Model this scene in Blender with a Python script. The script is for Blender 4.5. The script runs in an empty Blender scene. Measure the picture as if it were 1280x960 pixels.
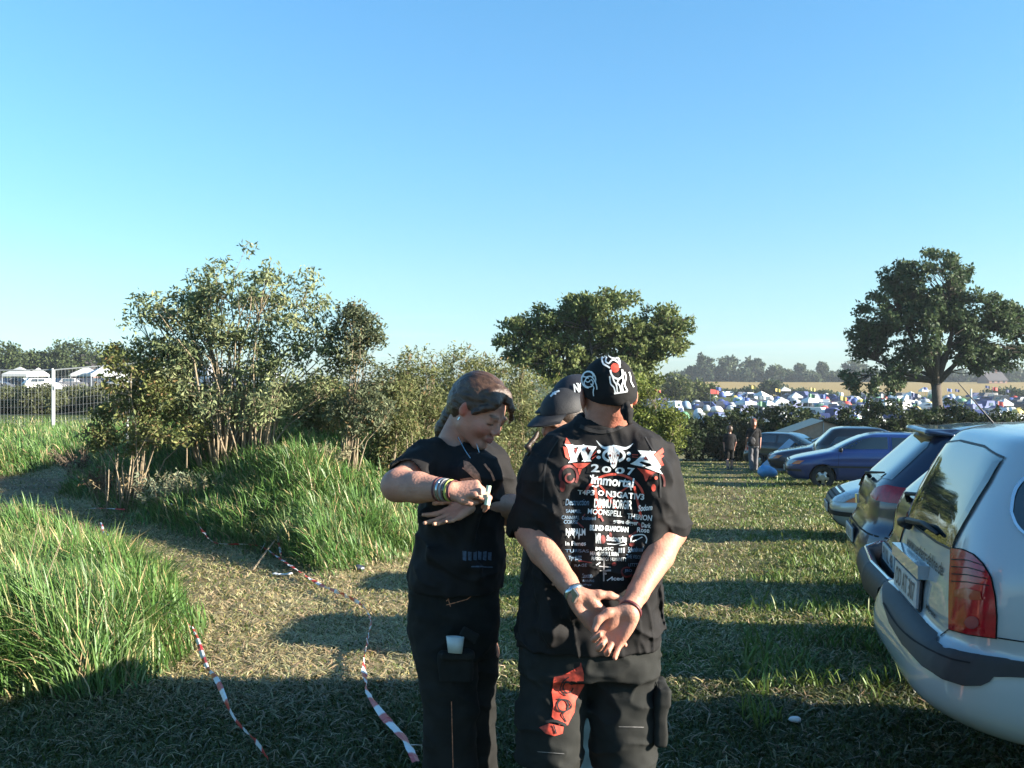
import bpy, bmesh, math, random, time
import numpy as np
from mathutils import Vector, Matrix
from mathutils.bvhtree import BVHTree
T0 = time.time()
random.seed(7)
RNG = np.random.default_rng(11)
rad = math.radians
scene = bpy.context.scene
COL = scene.collection

# ---------------------------------------------------------------- camera, sky, sun, exposure
F = 1230.0            # focal length in photo pixels (1280 wide)
CAMZ = 1.65
HZ = 480.0
cam_d = bpy.data.cameras.new('camera'); cam = bpy.data.objects.new('camera', cam_d); COL.objects.link(cam)
cam.location = (0, 0, CAMZ); cam.rotation_euler = (rad(90), 0, 0)
cam_d.sensor_width = 36; cam_d.lens = 36 * F / 1280; cam_d.clip_end = 6000; cam_d.clip_start = 0.05
scene.camera = cam
SUN_EL, SUN_AZ = 17.0, -13.0        # azimuth measured from +x, negative is towards the camera side
w = bpy.data.worlds.new('World'); scene.world = w; w.use_nodes = True
nt = w.node_tree; nt.nodes.clear()
sky = nt.nodes.new('ShaderNodeTexSky'); sky.sky_type = 'NISHITA'; sky.sun_disc = False
sky.sun_elevation = rad(SUN_EL); sky.sun_rotation = rad(90 - SUN_AZ)
sky.altitude = 0; sky.air_density = 1.0; sky.dust_density = 0.35; sky.ozone_density = 2.2
bg = nt.nodes.new('ShaderNodeBackground'); bg.inputs[1].default_value = 0.058
wo = nt.nodes.new('ShaderNodeOutputWorld')
# white balance of the sky: cooler towards the horizon than the stock atmosphere
tcw = nt.nodes.new('ShaderNodeTexCoord'); sxyz = nt.nodes.new('ShaderNodeSeparateXYZ'); rampw = nt.nodes.new('ShaderNodeValToRGB'); mulw = nt.nodes.new('ShaderNodeVectorMath'); mulw.operation = 'MULTIPLY'
nt.links.new(tcw.outputs['Generated'], sxyz.inputs[0]); nt.links.new(sxyz.outputs[2], rampw.inputs[0])
cr_ = rampw.color_ramp; cr_.elements[0].position = 0.0; cr_.elements[0].color = (.59, .81, 1.19, 1); cr_.elements[1].position = .36; cr_.elements[1].color = (.71, 1.16, 1.32, 1)
e_ = cr_.elements.new(.105); e_.color = (.73, .93, .99, 1); e_ = cr_.elements.new(.22); e_.color = (.71, 1.06, 1.18, 1)
nt.links.new(sky.outputs[0], mulw.inputs[0]); nt.links.new(rampw.outputs[0], mulw.inputs[1])
# a few faint low cloud streaks just above the horizon
mpw = nt.nodes.new('ShaderNodeMapping'); mpw.inputs['Scale'].default_value = (3, 3, 42); nzw = nt.nodes.new('ShaderNodeTexNoise'); nzw.inputs['Scale'].default_value = 2.6; nzw.inputs['Detail'].default_value = 6
nt.links.new(tcw.outputs['Generated'], mpw.inputs[0]); nt.links.new(mpw.outputs[0], nzw.inputs['Vector'])
thw = nt.nodes.new('ShaderNodeMapRange'); thw.inputs[1].default_value = .56; thw.inputs[2].default_value = .75; nt.links.new(nzw.outputs[0], thw.inputs[0])
elw = nt.nodes.new('ShaderNodeMapRange'); elw.inputs[1].default_value = .075; elw.inputs[2].default_value = .012; elw.inputs[4].default_value = .55; nt.links.new(sxyz.outputs[2], elw.inputs[0])
fcw = nt.nodes.new('ShaderNodeMath'); fcw.operation = 'MULTIPLY'; nt.links.new(thw.outputs[0], fcw.inputs[0]); nt.links.new(elw.outputs[0], fcw.inputs[1])
mxw = nt.nodes.new('ShaderNodeMix'); mxw.data_type = 'RGBA'; mxw.inputs[7].default_value = (4.0, 4.15, 4.2, 1); nt.links.new(fcw.outputs[0], mxw.inputs[0]); nt.links.new(mulw.outputs[0], mxw.inputs[6])
nt.links.new(mxw.outputs[2], bg.inputs[0]); nt.links.new(bg.outputs[0], wo.inputs[0])
sd = bpy.data.lights.new('sun', 'SUN'); sun = bpy.data.objects.new('sun', sd); COL.objects.link(sun)
sd.energy = 5.0; sd.angle = rad(0.5); sd.color = (1.0, 0.90, 0.76)
ce, se = math.cos(rad(SUN_EL)), math.sin(rad(SUN_EL))
SUNV = Vector((ce * math.cos(rad(SUN_AZ)), ce * math.sin(rad(SUN_AZ)), se))
sun.rotation_euler = SUNV.to_track_quat('Z', 'Y').to_euler()
vs = scene.view_settings
vs.view_transform = 'Standard'; vs.look = 'None'; vs.exposure = 2.0; vs.gamma = 1.0; vs.use_curve_mapping = False
scene.render.engine = 'CYCLES'
scene.cycles.max_bounces = 6; scene.cycles.diffuse_bounces = 2; scene.cycles.glossy_bounces = 3
scene.cycles.transparent_max_bounces = 4; scene.cycles.transmission_bounces = 2; scene.cycles.volume_bounces = 0
scene.cycles.caustics_reflective = False; scene.cycles.caustics_refractive = False
scene.cycles.use_denoising = True

# ---------------------------------------------------------------- helpers
def P(px, py, d):
    return np.array([(px - 640) / F * d, d, CAMZ - (py - HZ) / F * d])

def sstep(a, b, x):
    t = np.clip((x - a) / (b - a), 0, 1); return t * t * (3 - 2 * t)

_lat = RNG.random((8, 32, 32, 32)).astype(np.float32)
def vnoise(x, y, z, scale, seed=0):
    """value noise in -1..1"""
    L = _lat[seed % 8]
    x = np.asarray(x, dtype=np.float32) / scale + seed * 7.31; y = np.asarray(y, dtype=np.float32) / scale + seed * 3.7
    z = np.asarray(z, dtype=np.float32) / scale + seed * 1.9
    x, y, z = np.broadcast_arrays(x, y, z)
    xi = np.floor(x).astype(int); yi = np.floor(y).astype(int); zi = np.floor(z).astype(int)
    fx = x - xi; fy = y - yi; fz = z - zi
    fx = fx * fx * (3 - 2 * fx); fy = fy * fy * (3 - 2 * fy); fz = fz * fz * (3 - 2 * fz)
    a = xi & 31; b = yi & 31; c = zi & 31; a1 = (a + 1) & 31; b1 = (b + 1) & 31; c1 = (c + 1) & 31
    v = ((L[a, b, c] * (1 - fx) + L[a1, b, c] * fx) * (1 - fy) + (L[a, b1, c] * (1 - fx) + L[a1, b1, c] * fx) * fy) * (1 - fz) + \
        ((L[a, b, c1] * (1 - fx) + L[a1, b, c1] * fx) * (1 - fy) + (L[a, b1, c1] * (1 - fx) + L[a1, b1, c1] * fx) * fy) * fz
    return v * 2 - 1

def fbm(x, y, z, scale, seed=0, o=3):
    s = 0; a = 1; t = 0
    for i in range(o):
        s = s + a * vnoise(x, y, z, scale / 2 ** i, seed + i); t += a; a *= .5
    return s / t

def tag(o, label=None, cat=None, group=None, kind=None):
    if label: o['label'] = label
    if cat: o['category'] = cat
    if group: o['group'] = group
    if kind: o['kind'] = kind
    return o

def empty(name, loc=(0, 0, 0), rz=0.0):
    o = bpy.data.objects.new(name, None); COL.objects.link(o)
    o.location = loc; o.rotation_euler = (0, 0, rz); o.empty_display_size = .1
    o.matrix_world  # noqa
    return o

def mesh_obj(name, verts, faces, mat, parent=None, smooth=False, world=True, attrs=None, midx=None):
    """faces: list / array of equal-size polys or list of arrays. verts in WORLD space when parent has a loc (world=True)."""
    me = bpy.data.meshes.new(name)
    verts = np.asarray(verts, dtype=np.float32).reshape(-1, 3)
    if isinstance(faces, np.ndarray): faces = [faces]
    if isinstance(faces, list) and len(faces) and isinstance(faces[0], np.ndarray):
        n = len(verts); me.vertices.add(n); me.vertices.foreach_set('co', verts.ravel())
        tot = sum(f.size for f in faces); npoly = sum(len(f) for f in faces)
        me.loops.add(tot); me.polygons.add(npoly)
        me.loops.foreach_set('vertex_index', np.concatenate([f.ravel() for f in faces]).astype(np.int32))
        ls = []; st = 0
        for f in faces:
            ls.append(st + np.arange(len(f)) * f.shape[1]); st += f.size
        me.polygons.foreach_set('loop_start', np.concatenate(ls).astype(np.int32))
        me.update(calc_edges=True)
    else:
        me.from_pydata([tuple(map(float, v)) for v in verts], [], [tuple(int(i) for i in f) for f in faces])
        me.update()
    if smooth: me.polygons.foreach_set('use_smooth', np.ones(len(me.polygons), dtype=bool))
    for m in (mat if isinstance(mat, (list, tuple)) else [mat]): me.materials.append(m)
    if midx is not None: me.polygons.foreach_set('material_index', np.asarray(midx, dtype=np.int32))
    if attrs:
        for k, v in attrs.items():
            v = np.asarray(v, dtype=np.float32)
            if v.ndim == 1:
                a = me.attributes.new(k, 'FLOAT', 'POINT'); a.data.foreach_set('value', v)
            else:
                a = me.attributes.new(k, 'FLOAT_COLOR', 'POINT')
                if v.shape[1] == 3: v = np.concatenate([v, np.ones((len(v), 1), np.float32)], 1)
                a.data.foreach_set('color', v.ravel())
    o = bpy.data.objects.new(name, me); COL.objects.link(o)
    if parent is not None:
        o.parent = parent
        if world: o.matrix_parent_inverse = world_m(parent).inverted()
    return o

def world_m(o):
    m = o.matrix_basis.copy()
    if o.parent: m = world_m(o.parent) @ o.matrix_parent_inverse @ m
    return m

def copy_tree(o, parent=None):
    c = o.copy(); COL.objects.link(c); c.parent = parent
    for ch in [k for k in KIDS(o)]: copy_tree(ch, c)
    return c
def KIDS(o): return [k for k in bpy.data.objects if k.parent == o]

# ---------------------------------------------------------------- materials
MATS = {}
def mat(name, col, rough=.7, spec=.5, metal=0, var=.12, vscale=8.0, bump=0, bscale=60, coat=0, sss=0, attr=None, sheen=0, trans=0, coords='Object', detail=4, noise2=None, aniso=None):
    """principled material; base colour varied by noise; attr multiplies by a colour attribute"""
    if name in MATS: return MATS[name]
    m = bpy.data.materials.new(name); m.use_nodes = True; n = m.node_tree; p = n.nodes['Principled BSDF']
    p.inputs['Roughness'].default_value = rough; p.inputs['Metallic'].default_value = metal
    p.inputs['Specular IOR Level'].default_value = spec
    p.inputs['Coat Weight'].default_value = coat; p.inputs['Coat Roughness'].default_value = .03
    if sheen: p.inputs['Sheen Weight'].default_value = sheen; p.inputs['Sheen Roughness'].default_value = .5
    if sss:
        p.inputs['Subsurface Weight'].default_value = sss; p.inputs['Subsurface Radius'].default_value = (1, .35, .2); p.inputs['Subsurface Scale'].default_value = .012
    tc = n.nodes.new('ShaderNodeTexCoord'); nz = n.nodes.new('ShaderNodeTexNoise')
    nz.inputs['Scale'].default_value = vscale; nz.inputs['Detail'].default_value = detail
    src = tc.outputs[coords]
    if aniso:
        mp = n.nodes.new('ShaderNodeMapping'); mp.inputs['Scale'].default_value = aniso; n.links.new(src, mp.inputs[0]); src = mp.outputs[0]
    n.links.new(src, nz.inputs['Vector'])
    mr = n.nodes.new('ShaderNodeMapRange'); mr.inputs[1].default_value = .3; mr.inputs[2].default_value = .7
    mr.inputs[3].default_value = 1 - var; mr.inputs[4].default_value = 1 + var
    n.links.new(nz.outputs[0], mr.inputs[0])
    mx = n.nodes.new('ShaderNodeVectorMath'); mx.operation = 'SCALE'
    n.links.new(mr.outputs[0], mx.inputs[3])
    if attr:
        at = n.nodes.new('ShaderNodeAttribute'); at.attribute_name = attr
        n.links.new(at.outputs['Color'], mx.inputs[0])
    else:
        mx.inputs[0].default_value = col[:3]
    n.links.new(mx.outputs[0], p.inputs['Base Color'])
    if bump:
        bn = n.nodes.new('ShaderNodeTexNoise'); bn.inputs['Scale'].default_value = bscale; bn.inputs['Detail'].default_value = 3
        n.links.new(src, bn.inputs['Vector'])
        b = n.nodes.new('ShaderNodeBump'); b.inputs['Strength'].default_value = bump; b.inputs['Distance'].default_value = .01
        n.links.new(bn.outputs[0], b.inputs['Height']); n.links.new(b.outputs[0], p.inputs['Normal'])
    if trans:   # thin leaf-like translucency
        tr = n.nodes.new('ShaderNodeBsdfTranslucent'); ms = n.nodes.new('ShaderNodeMixShader'); ms.inputs[0].default_value = trans
        n.links.new(mx.outputs[0], tr.inputs[0]); n.links.new(p.outputs[0], ms.inputs[1]); n.links.new(tr.outputs[0], ms.inputs[2])
        out = [k for k in n.nodes if k.type == 'OUTPUT_MATERIAL'][0]; n.links.new(ms.outputs[0], out.inputs[0])
    MATS[name] = m; return m

# ---------------------------------------------------------------- signed distance modelling (surface nets)
class Field:
    def __init__(s, lo, hi, h):
        s.h = h; s.lo = np.array(lo, float); n = np.ceil((np.array(hi) - s.lo) / h).astype(int) + 1
        s.n = n; s.v = np.full(tuple(n), .08, np.float32)
        s.ax = [(s.lo[i] + h * np.arange(n[i])).astype(np.float32) for i in range(3)]
    def sl(s, lo, hi, pad):
        r = []
        for i in range(3):
            a = int(max(0, math.floor((lo[i] - pad - s.lo[i]) / s.h))); b = int(min(s.n[i], math.ceil((hi[i] + pad - s.lo[i]) / s.h) + 1))
            if b <= a: return None
            r.append(slice(a, b))
        return tuple(r)
    def grid(s, r):
        return s.ax[0][r[0]][:, None, None], s.ax[1][r[1]][None, :, None], s.ax[2][r[2]][None, None, :]
    def put(s, r, d, k, op):
        a = s.v[r]
        if op == 'add':
            if k <= 0: s.v[r] = np.minimum(a, d)
            else:
                hh = np.clip(k - np.abs(a - d), 0, None) / k; s.v[r] = np.minimum(a, d) - hh * hh * k * .25
        elif op == 'sub':
            d = -d
            if k <= 0: s.v[r] = np.maximum(a, d)
            else:
                hh = np.clip(k - np.abs(a - d), 0, None) / k; s.v[r] = np.maximum(a, d) + hh * hh * k * .25
    def cap(s, a, b, ra, rb=None, k=.01, op='add', flat=None):
        """tapered capsule; flat=(axis vector, factor): squashes distance along axis"""
        rb = ra if rb is None else rb; a = np.array(a, float); b = np.array(b, float); R = max(ra, rb)
        r = s.sl(np.minimum(a, b), np.maximum(a, b), R * 1.3 + k + .03)
        if r is None: return
        X, Y, Z = s.grid(r); ba = b - a; L = max(ba @ ba, 1e-12)
        px, py, pz = X - a[0], Y - a[1], Z - a[2]
        t = np.clip((px * ba[0] + py * ba[1] + pz * ba[2]) / L, 0, 1).astype(np.float32)
        dx, dy, dz = px - t * ba[0], py - t * ba[1], pz - t * ba[2]
        if flat is not None:
            f = np.array(flat[0], float); f /= np.linalg.norm(f); q = dx * f[0] + dy * f[1] + dz * f[2]; g = flat[1]
            q2 = q * (g - 1); dx = dx + q2 * f[0]; dy = dy + q2 * f[1]; dz = dz + q2 * f[2]
        d = np.sqrt(dx * dx + dy * dy + dz * dz) - (ra + (rb - ra) * t)
        s.put(r, d.astype(np.float32), k, op)
    def chain(s, pts, rs, k=.01, op='add', flat=None):
        for i in range(len(pts) - 1): s.cap(pts[i], pts[i + 1], rs[i], rs[i + 1], k if i == 0 else min(k, .012), op, flat)
    def ell(s, c, rr, R=None, k=.01, op='add'):
        c = np.array(c, float); rr = np.array(rr, float); m = rr.max()
        r = s.sl(c, c, m + k + .03)
        if r is None: return
        X, Y, Z = s.grid(r); X, Y, Z = X - c[0], Y - c[1], Z - c[2]
        if R is not None:
            R = np.array(R); X, Y, Z = X * R[0, 0] + Y * R[1, 0] + Z * R[2, 0], X * R[0, 1] + Y * R[1, 1] + Z * R[2, 1], X * R[0, 2] + Y * R[1, 2] + Z * R[2, 2]
        k0 = np.sqrt((X / rr[0]) ** 2 + (Y / rr[1]) ** 2 + (Z / rr[2]) ** 2)
        k1 = np.sqrt((X / rr[0] ** 2) ** 2 + (Y / rr[1] ** 2) ** 2 + (Z / rr[2] ** 2) ** 2)
        d = k0 * (k0 - 1) / np.maximum(k1, 1e-6)
        s.put(r, d.astype(np.float32), k, op)
    def loft(s, secs, k=.01, op='add', n=2.2, yaw=0.0):
        """vertical stack of sections (z, cx, cy, rx, ry), top to bottom or bottom to top; yaw rotates the ellipse axes"""
        S = np.array(sorted([tuple(q[:5]) for q in secs]), float)
        z0, z1 = S[0, 0], S[-1, 0]; m = S[:, 3:5].max()
        lo = np.array([S[:, 1].min() - m, S[:, 2].min() - m, z0]); hi = np.array([S[:, 1].max() + m, S[:, 2].max() + m, z1])
        r = s.sl(lo, hi, k + .03)
        if r is None: return
        X, Y, Z = s.grid(r); zz = s.ax[2][r[2]]
        zc = np.clip(zz, z0, z1)
        def ip(col):
            # monotone-ish cubic through the sections
            z = S[:, 0]; v = S[:, col]; out = np.empty_like(zc, dtype=float)
            g = np.gradient(v, z) if len(z) > 2 else np.full(len(z), (v[-1] - v[0]) / (z[-1] - z[0]))
            i = np.clip(np.searchsorted(z, zc) - 1, 0, len(z) - 2); h = z[i + 1] - z[i]; t = (zc - z[i]) / h
            return ((2 * t ** 3 - 3 * t ** 2 + 1) * v[i] + (t ** 3 - 2 * t ** 2 + t) * h * g[i] + (-2 * t ** 3 + 3 * t ** 2) * v[i + 1] + (t ** 3 - t ** 2) * h * g[i + 1]).astype(np.float32)
        cx, cy, rx, ry = [ip(c)[None, None, :] for c in (1, 2, 3, 4)]
        dx, dy = X - cx, Y - cy
        if yaw: c_, s_ = math.cos(yaw), math.sin(yaw); dx, dy = dx * c_ + dy * s_, -dx * s_ + dy * c_
        q = (np.abs(dx / rx) ** n + np.abs(dy / ry) ** n) ** (1 / n)
        d = (q - 1) * np.minimum(rx, ry) * .9
        dz = np.abs(Z - (z0 + z1) / 2) - (z1 - z0) / 2
        d = np.where(dz > 0, np.sqrt(np.maximum(d, 0) ** 2 + dz ** 2) + np.minimum(d, 0) * 0, np.maximum(d, dz))
        s.put(r, d.astype(np.float32), k, op)
    def box(s, c, hs, R=None, rnd=.005, k=0.0, op='add'):
        c = np.array(c, float); hs = np.array(hs, float); m = np.linalg.norm(hs)
        r = s.sl(c, c, m + k + .02)
        if r is None: return
        X, Y, Z = s.grid(r); X, Y, Z = X - c[0], Y - c[1], Z - c[2]
        if R is not None:
            R = np.array(R); X, Y, Z = X * R[0, 0] + Y * R[1, 0] + Z * R[2, 0], X * R[0, 1] + Y * R[1, 1] + Z * R[2, 1], X * R[0, 2] + Y * R[1, 2] + Z * R[2, 2]
        qx, qy, qz = np.abs(X) - hs[0] + rnd, np.abs(Y) - hs[1] + rnd, np.abs(Z) - hs[2] + rnd
        d = np.sqrt(np.maximum(qx, 0) ** 2 + np.maximum(qy, 0) ** 2 + np.maximum(qz, 0) ** 2) + np.minimum(np.maximum(qx, np.maximum(qy, qz)), 0) - rnd
        s.put(r, d.astype(np.float32), k, op)
    def plane(s, o, nrm, k=0.0):
        """keep the side opposite to nrm (cut away where dot>0)"""
        r = (slice(None),) * 3; X, Y, Z = s.grid(r); nrm = np.array(nrm, float); nrm /= np.linalg.norm(nrm)
        d = (X - o[0]) * nrm[0] + (Y - o[1]) * nrm[1] + (Z - o[2]) * nrm[2]
        s.put(r, (-d).astype(np.float32), k, 'sub')
    def fn(s, f):
        X, Y, Z = s.grid((slice(None),) * 3); s.v = f(s.v, X, Y, Z).astype(np.float32)
    def near(s, f, band=.03):
        """add f(x,y,z) to the field only near the surface"""
        m = np.abs(s.v) < band; i, j, k = np.nonzero(m)
        s.v[m] += f(s.ax[0][i], s.ax[1][j], s.ax[2][k]).astype(np.float32)
    def mesh(s):
        V = s.v.copy(); V[0], V[-1] = .1, .1; V[:, 0], V[:, -1] = .1, .1; V[:, :, 0], V[:, :, -1] = .1, .1
        I = V < 0
        c = np.zeros(tuple(s.n - 1), np.uint8)
        nx, ny, nz = s.n
        for a in (0, 1):
            for b in (0, 1):
                for e in (0, 1): c += I[a:nx - 1 + a, b:ny - 1 + b, e:nz - 1 + e]
        act = (c > 0) & (c < 8); ci, cj, ck = np.nonzero(act); N = len(ci)
        idx = np.full(act.shape, -1, np.int64); idx[ci, cj, ck] = np.arange(N)
        acc = np.zeros((N, 3)); cnt = np.zeros(N)
        cs = [(a, b, e) for a in (0, 1) for b in (0, 1) for e in (0, 1)]
        val = {q: V[ci + q[0], cj + q[1], ck + q[2]] for q in cs}
        for q in cs:
            for ax in range(3):
                if q[ax]: continue
                q2 = list(q); q2[ax] = 1; q2 = tuple(q2); a, b = val[q], val[q2]; m = (a < 0) != (b < 0)
                t = np.where(m, a / np.where(m, a - b, 1), 0); p = np.array(q, float)[None, :].repeat(N, 0); p[:, ax] += t
                acc[m] += p[m]; cnt[m] += 1
        vert = s.lo + s.h * (np.stack([ci, cj, ck], 1) + acc / cnt[:, None])
        fs = []
        for ax in range(3):
            sl0 = [slice(0, s.n[i]) for i in range(3)]; sl1 = list(sl0); sl0[ax] = slice(0, s.n[ax] - 1); sl1[ax] = slice(1, s.n[ax])
            A, B = I[tuple(sl0)], I[tuple(sl1)]; i, j, k = np.nonzero(A != B)
            o1, o2 = [x for x in range(3) if x != ax]
            q = np.stack([i, j, k], 1); d1 = np.zeros(3, int); d1[o1] = 1; d2 = np.zeros(3, int); d2[o2] = 1
            g = lambda w: idx[w[:, 0], w[:, 1], w[:, 2]]
            ok = (q[:, o1] > 0) & (q[:, o2] > 0); q = q[ok]; ins = A[i[ok], j[ok], k[ok]]
            f = np.stack([g(q - d1 - d2), g(q - d2), g(q), g(q - d1)], 1)
            flip = ins if ax != 1 else ~ins
            f[~flip] = f[~flip][:, ::-1]
            fs.append(f)
        return vert.astype(np.float32), np.concatenate(fs)

def relax(v, f, it=1, lam=.5):
    e = np.concatenate([f[:, [i, (i + 1) % 4]] for i in range(4)]); e = np.concatenate([e, e[:, ::-1]])
    n = len(v); cnt = np.bincount(e[:, 0], minlength=n)[:, None]
    for _ in range(it):
        s = np.stack([np.bincount(e[:, 0], weights=v[e[:, 1], i], minlength=n) for i in range(3)], 1)
        v = v + lam * (s / np.maximum(cnt, 1) - v)
    return v.astype(np.float32)

def sdf_obj(name, fld, m, parent, it=2, attrs=None, keep=None, midx=None):
    v, f = fld.mesh(); v = relax(v, f, it)
    a = attrs(v) if attrs else None
    mi = midx(v[f].mean(1)) if midx else None
    return mesh_obj(name, v, f, m, parent, True, attrs=a, midx=mi)

def bvh_of(objs):
    vs_, ps = [], []
    for o in (objs if isinstance(objs, (list, tuple)) else [objs]):
        n = len(vs_); mw = world_m(o); vs_ += [mw @ v.co for v in o.data.vertices]; ps += [tuple(i + n for i in p.vertices) for p in o.data.polygons]
    return BVHTree.FromPolygons(vs_, ps)

# ---------------------------------------------------------------- flat shapes -> surface decals
def poly_bm(polys, cell):
    """polys: list of outlines (2D). returns bmesh clipped to a grid"""
    bm = bmesh.new()
    for pl in polys:
        vs_ = [bm.verts.new((x, y, 0)) for x, y in pl]
        try: bm.faces.new(vs_)
        except ValueError: pass
    bmesh.ops.triangulate(bm, faces=[f for f in bm.faces if len(f.verts) > 4])
    return bm

def grid_cut(bm, cell):
    xs = [v.co.x for v in bm.verts]; ys = [v.co.y for v in bm.verts]
    if not xs: return bm
    for axis, lo, hi in ((0, min(xs), max(xs)), (1, min(ys), max(ys))):
        n = int((hi - lo) / cell)
        for i in range(1, n + 1):
            co = [0, 0, 0]; no = [0, 0, 0]; co[axis] = lo + i * cell; no[axis] = 1
            bmesh.ops.bisect_plane(bm, geom=bm.verts[:] + bm.edges[:] + bm.faces[:], plane_co=co, plane_no=no, dist=1e-5)
    return bm

def stroke(pts, wd, closed=False):
    """polyline (2D) to list of quads"""
    q = []; pts = [np.array(p, float) for p in pts]
    if closed: pts = pts + [pts[0], pts[1]]
    n = len(pts); ws = wd if isinstance(wd, (list, tuple)) else [wd] * n
    L = []; R = []
    for i, p in enumerate(pts):
        t = pts[min(i + 1, n - 1)] - pts[max(i - 1, 0)]; t = t / max(np.linalg.norm(t), 1e-9); nn = np.array([-t[1], t[0]])
        ww = ws[min(i, len(ws) - 1)] / 2; L.append(p + nn * ww); R.append(p - nn * ww)
    for i in range(n - 1): q.append([L[i], L[i + 1], R[i + 1], R[i]])
    return q

def arc(cx, cy, rx, ry, a0, a1, n=14):
    return [(cx + rx * math.cos(rad(a0 + (a1 - a0) * i / n)), cy + ry * math.sin(rad(a0 + (a1 - a0) * i / n))) for i in range(n + 1)]

def ball(cx, cy, rx, ry, n=14): return [(cx + rx * math.cos(2 * math.pi * i / n), cy + ry * math.sin(2 * math.pi * i / n)) for i in range(n)]

def bez(pts, n=6):
    """catmull-rom through points"""
    p = [np.array(q, float) for q in pts]; p = [p[0]] + p + [p[-1]]; out = []
    for i in range(1, len(p) - 2):
        for j in range(n):
            t = j / n
            out.append(.5 * ((2 * p[i]) + (-p[i - 1] + p[i + 1]) * t + (2 * p[i - 1] - 5 * p[i] + 4 * p[i + 1] - p[i + 2]) * t * t + (-p[i - 1] + 3 * p[i] - 3 * p[i + 1] + p[i + 2]) * t ** 3))
    out.append(p[-2]); return out

_tcache = {}
def text_bm(txt, x0, y0, x1, y1, rot=0, bold=0.0, shear=0.0):
    """text filling the box x0..x1 (y downwards, pixel-like): y0 top, y1 bottom"""
    cu = bpy.data.curves.new('t', 'FONT'); cu.body = txt; cu.resolution_u = 3; cu.offset = bold; cu.shear = shear
    ob = bpy.data.objects.new('t', cu); COL.objects.link(ob)
    dg = bpy.context.evaluated_depsgraph_get(); me = bpy.data.meshes.new_from_object(ob.evaluated_get(dg))
    bm = bmesh.new(); bm.from_mesh(me); bpy.data.objects.remove(ob); bpy.data.meshes.remove(me); bpy.data.curves.remove(cu)
    xs = [v.co.x for v in bm.verts]; ys = [v.co.y for v in bm.verts]
    if not xs: return bm
    ax, bx, ay, by = min(xs), max(xs), min(ys), max(ys)
    cx, cy = (x0 + x1) / 2, (y0 + y1) / 2; c, s_ = math.cos(rad(rot)), math.sin(rad(rot))
    for v in bm.verts:
        u = (v.co.x - ax) / (bx - ax) * (x1 - x0) + x0 - cx; q = y1 - (v.co.y - ay) / (by - ay) * (y1 - y0) - cy
        v.co = Vector((cx + u * c - q * s_, cy + u * s_ + q * c, 0))
    return bm

def merge_bm(bms):
    out = bmesh.new()
    for b in bms:
        me = bpy.data.meshes.new('x'); b.to_mesh(me); out.from_mesh(me); bpy.data.meshes.remove(me); b.free()
    return out

def drape(name, bm, bvh, ray, m, parent, off=.002, cell=None, drop=None, thick=0, smooth=True):
    """lay the flat bmesh on the surface: ray(x,y)->(origin, direction)"""
    if cell: grid_cut(bm, cell)
    dead = []
    for v in bm.verts:
        o, d = ray(v.co.x, v.co.y); d = d.normalized()
        hit, nrm, i, dist = bvh.ray_cast(o, d)
        if hit is None: dead.append(v); continue
        if nrm.dot(d) > 0: nrm = -nrm
        v.co = hit - d * off * .5 + nrm * off * .8
    bmesh.ops.delete(bm, geom=dead, context='VERTS')
    if drop:  # remove faces stretched across depth gaps
        bmesh.ops.delete(bm, geom=[f for f in bm.faces if any(e.calc_length() > drop for e in f.edges)], context='FACES')
    bmesh.ops.recalc_face_normals(bm, faces=bm.faces)
    me = bpy.data.meshes.new(name); bm.to_mesh(me); bm.free()
    v = np.array([q.co for q in me.vertices]); fs = [tuple(p.vertices) for p in me.polygons]; bpy.data.meshes.remove(me)
    if len(fs) == 0: return None
    return mesh_obj(name, v, fs, m, parent, smooth)

def px_ray(x, y):
    return Vector((0, 0, CAMZ)), Vector(((x - 640) / F, 1, -(y - HZ) / F))

def tube_mesh(pts, rs, n=6, caps=True):
    pts = [np.array(p, float) for p in pts]; V = []; Fc = []
    m = len(pts); rs = rs if isinstance(rs, (list, tuple, np.ndarray)) else [rs] * m
    up = np.array([.3, .2, 1.0])
    for i, p in enumerate(pts):
        t = pts[min(i + 1, m - 1)] - pts[max(i - 1, 0)]; t /= max(np.linalg.norm(t), 1e-9)
        a = np.cross(t, up); 
        if np.linalg.norm(a) < 1e-3: a = np.cross(t, [1, 0, 0])
        a /= np.linalg.norm(a); b = np.cross(t, a)
        for j in range(n):
            an = 2 * math.pi * j / n; V.append(p + rs[i] * (a * math.cos(an) + b * math.sin(an)))
    for i in range(m - 1):
        for j in range(n): Fc.append((i * n + j, i * n + (j + 1) % n, (i + 1) * n + (j + 1) % n, (i + 1) * n + j))
    if caps: Fc.append(tuple(range(n))[::-1]); Fc.append(tuple((m - 1) * n + j for j in range(n)))
    return V, Fc

class MB:
    """collects pieces of ONE part"""
    def __init__(s): s.v = []; s.f = []
    def add(s, V, Fc):
        o = len(s.v); s.v += [tuple(map(float, q)) for q in V]; s.f += [tuple(i + o for i in q) for q in Fc]; return s
    def tube(s, pts, r, n=6): return s.add(*tube_mesh(pts, r, n))
    def box(s, c, h, R=None):
        V = []
        for x in (-1, 1):
            for y in (-1, 1):
                for z in (-1, 1):
                    q = np.array([x * h[0], y * h[1], z * h[2]], float)
                    if R is not None: q = np.array(R) @ q
                    V.append(q + np.array(c))
        return s.add(V, [(0, 1, 3, 2), (4, 6, 7, 5), (0, 4, 5, 1), (2, 3, 7, 6), (0, 2, 6, 4), (1, 5, 7, 3)])
    def build(s, name, m, parent=None, smooth=False, world=True): return mesh_obj(name, s.v, s.f, m, parent, smooth, world=world)
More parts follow.
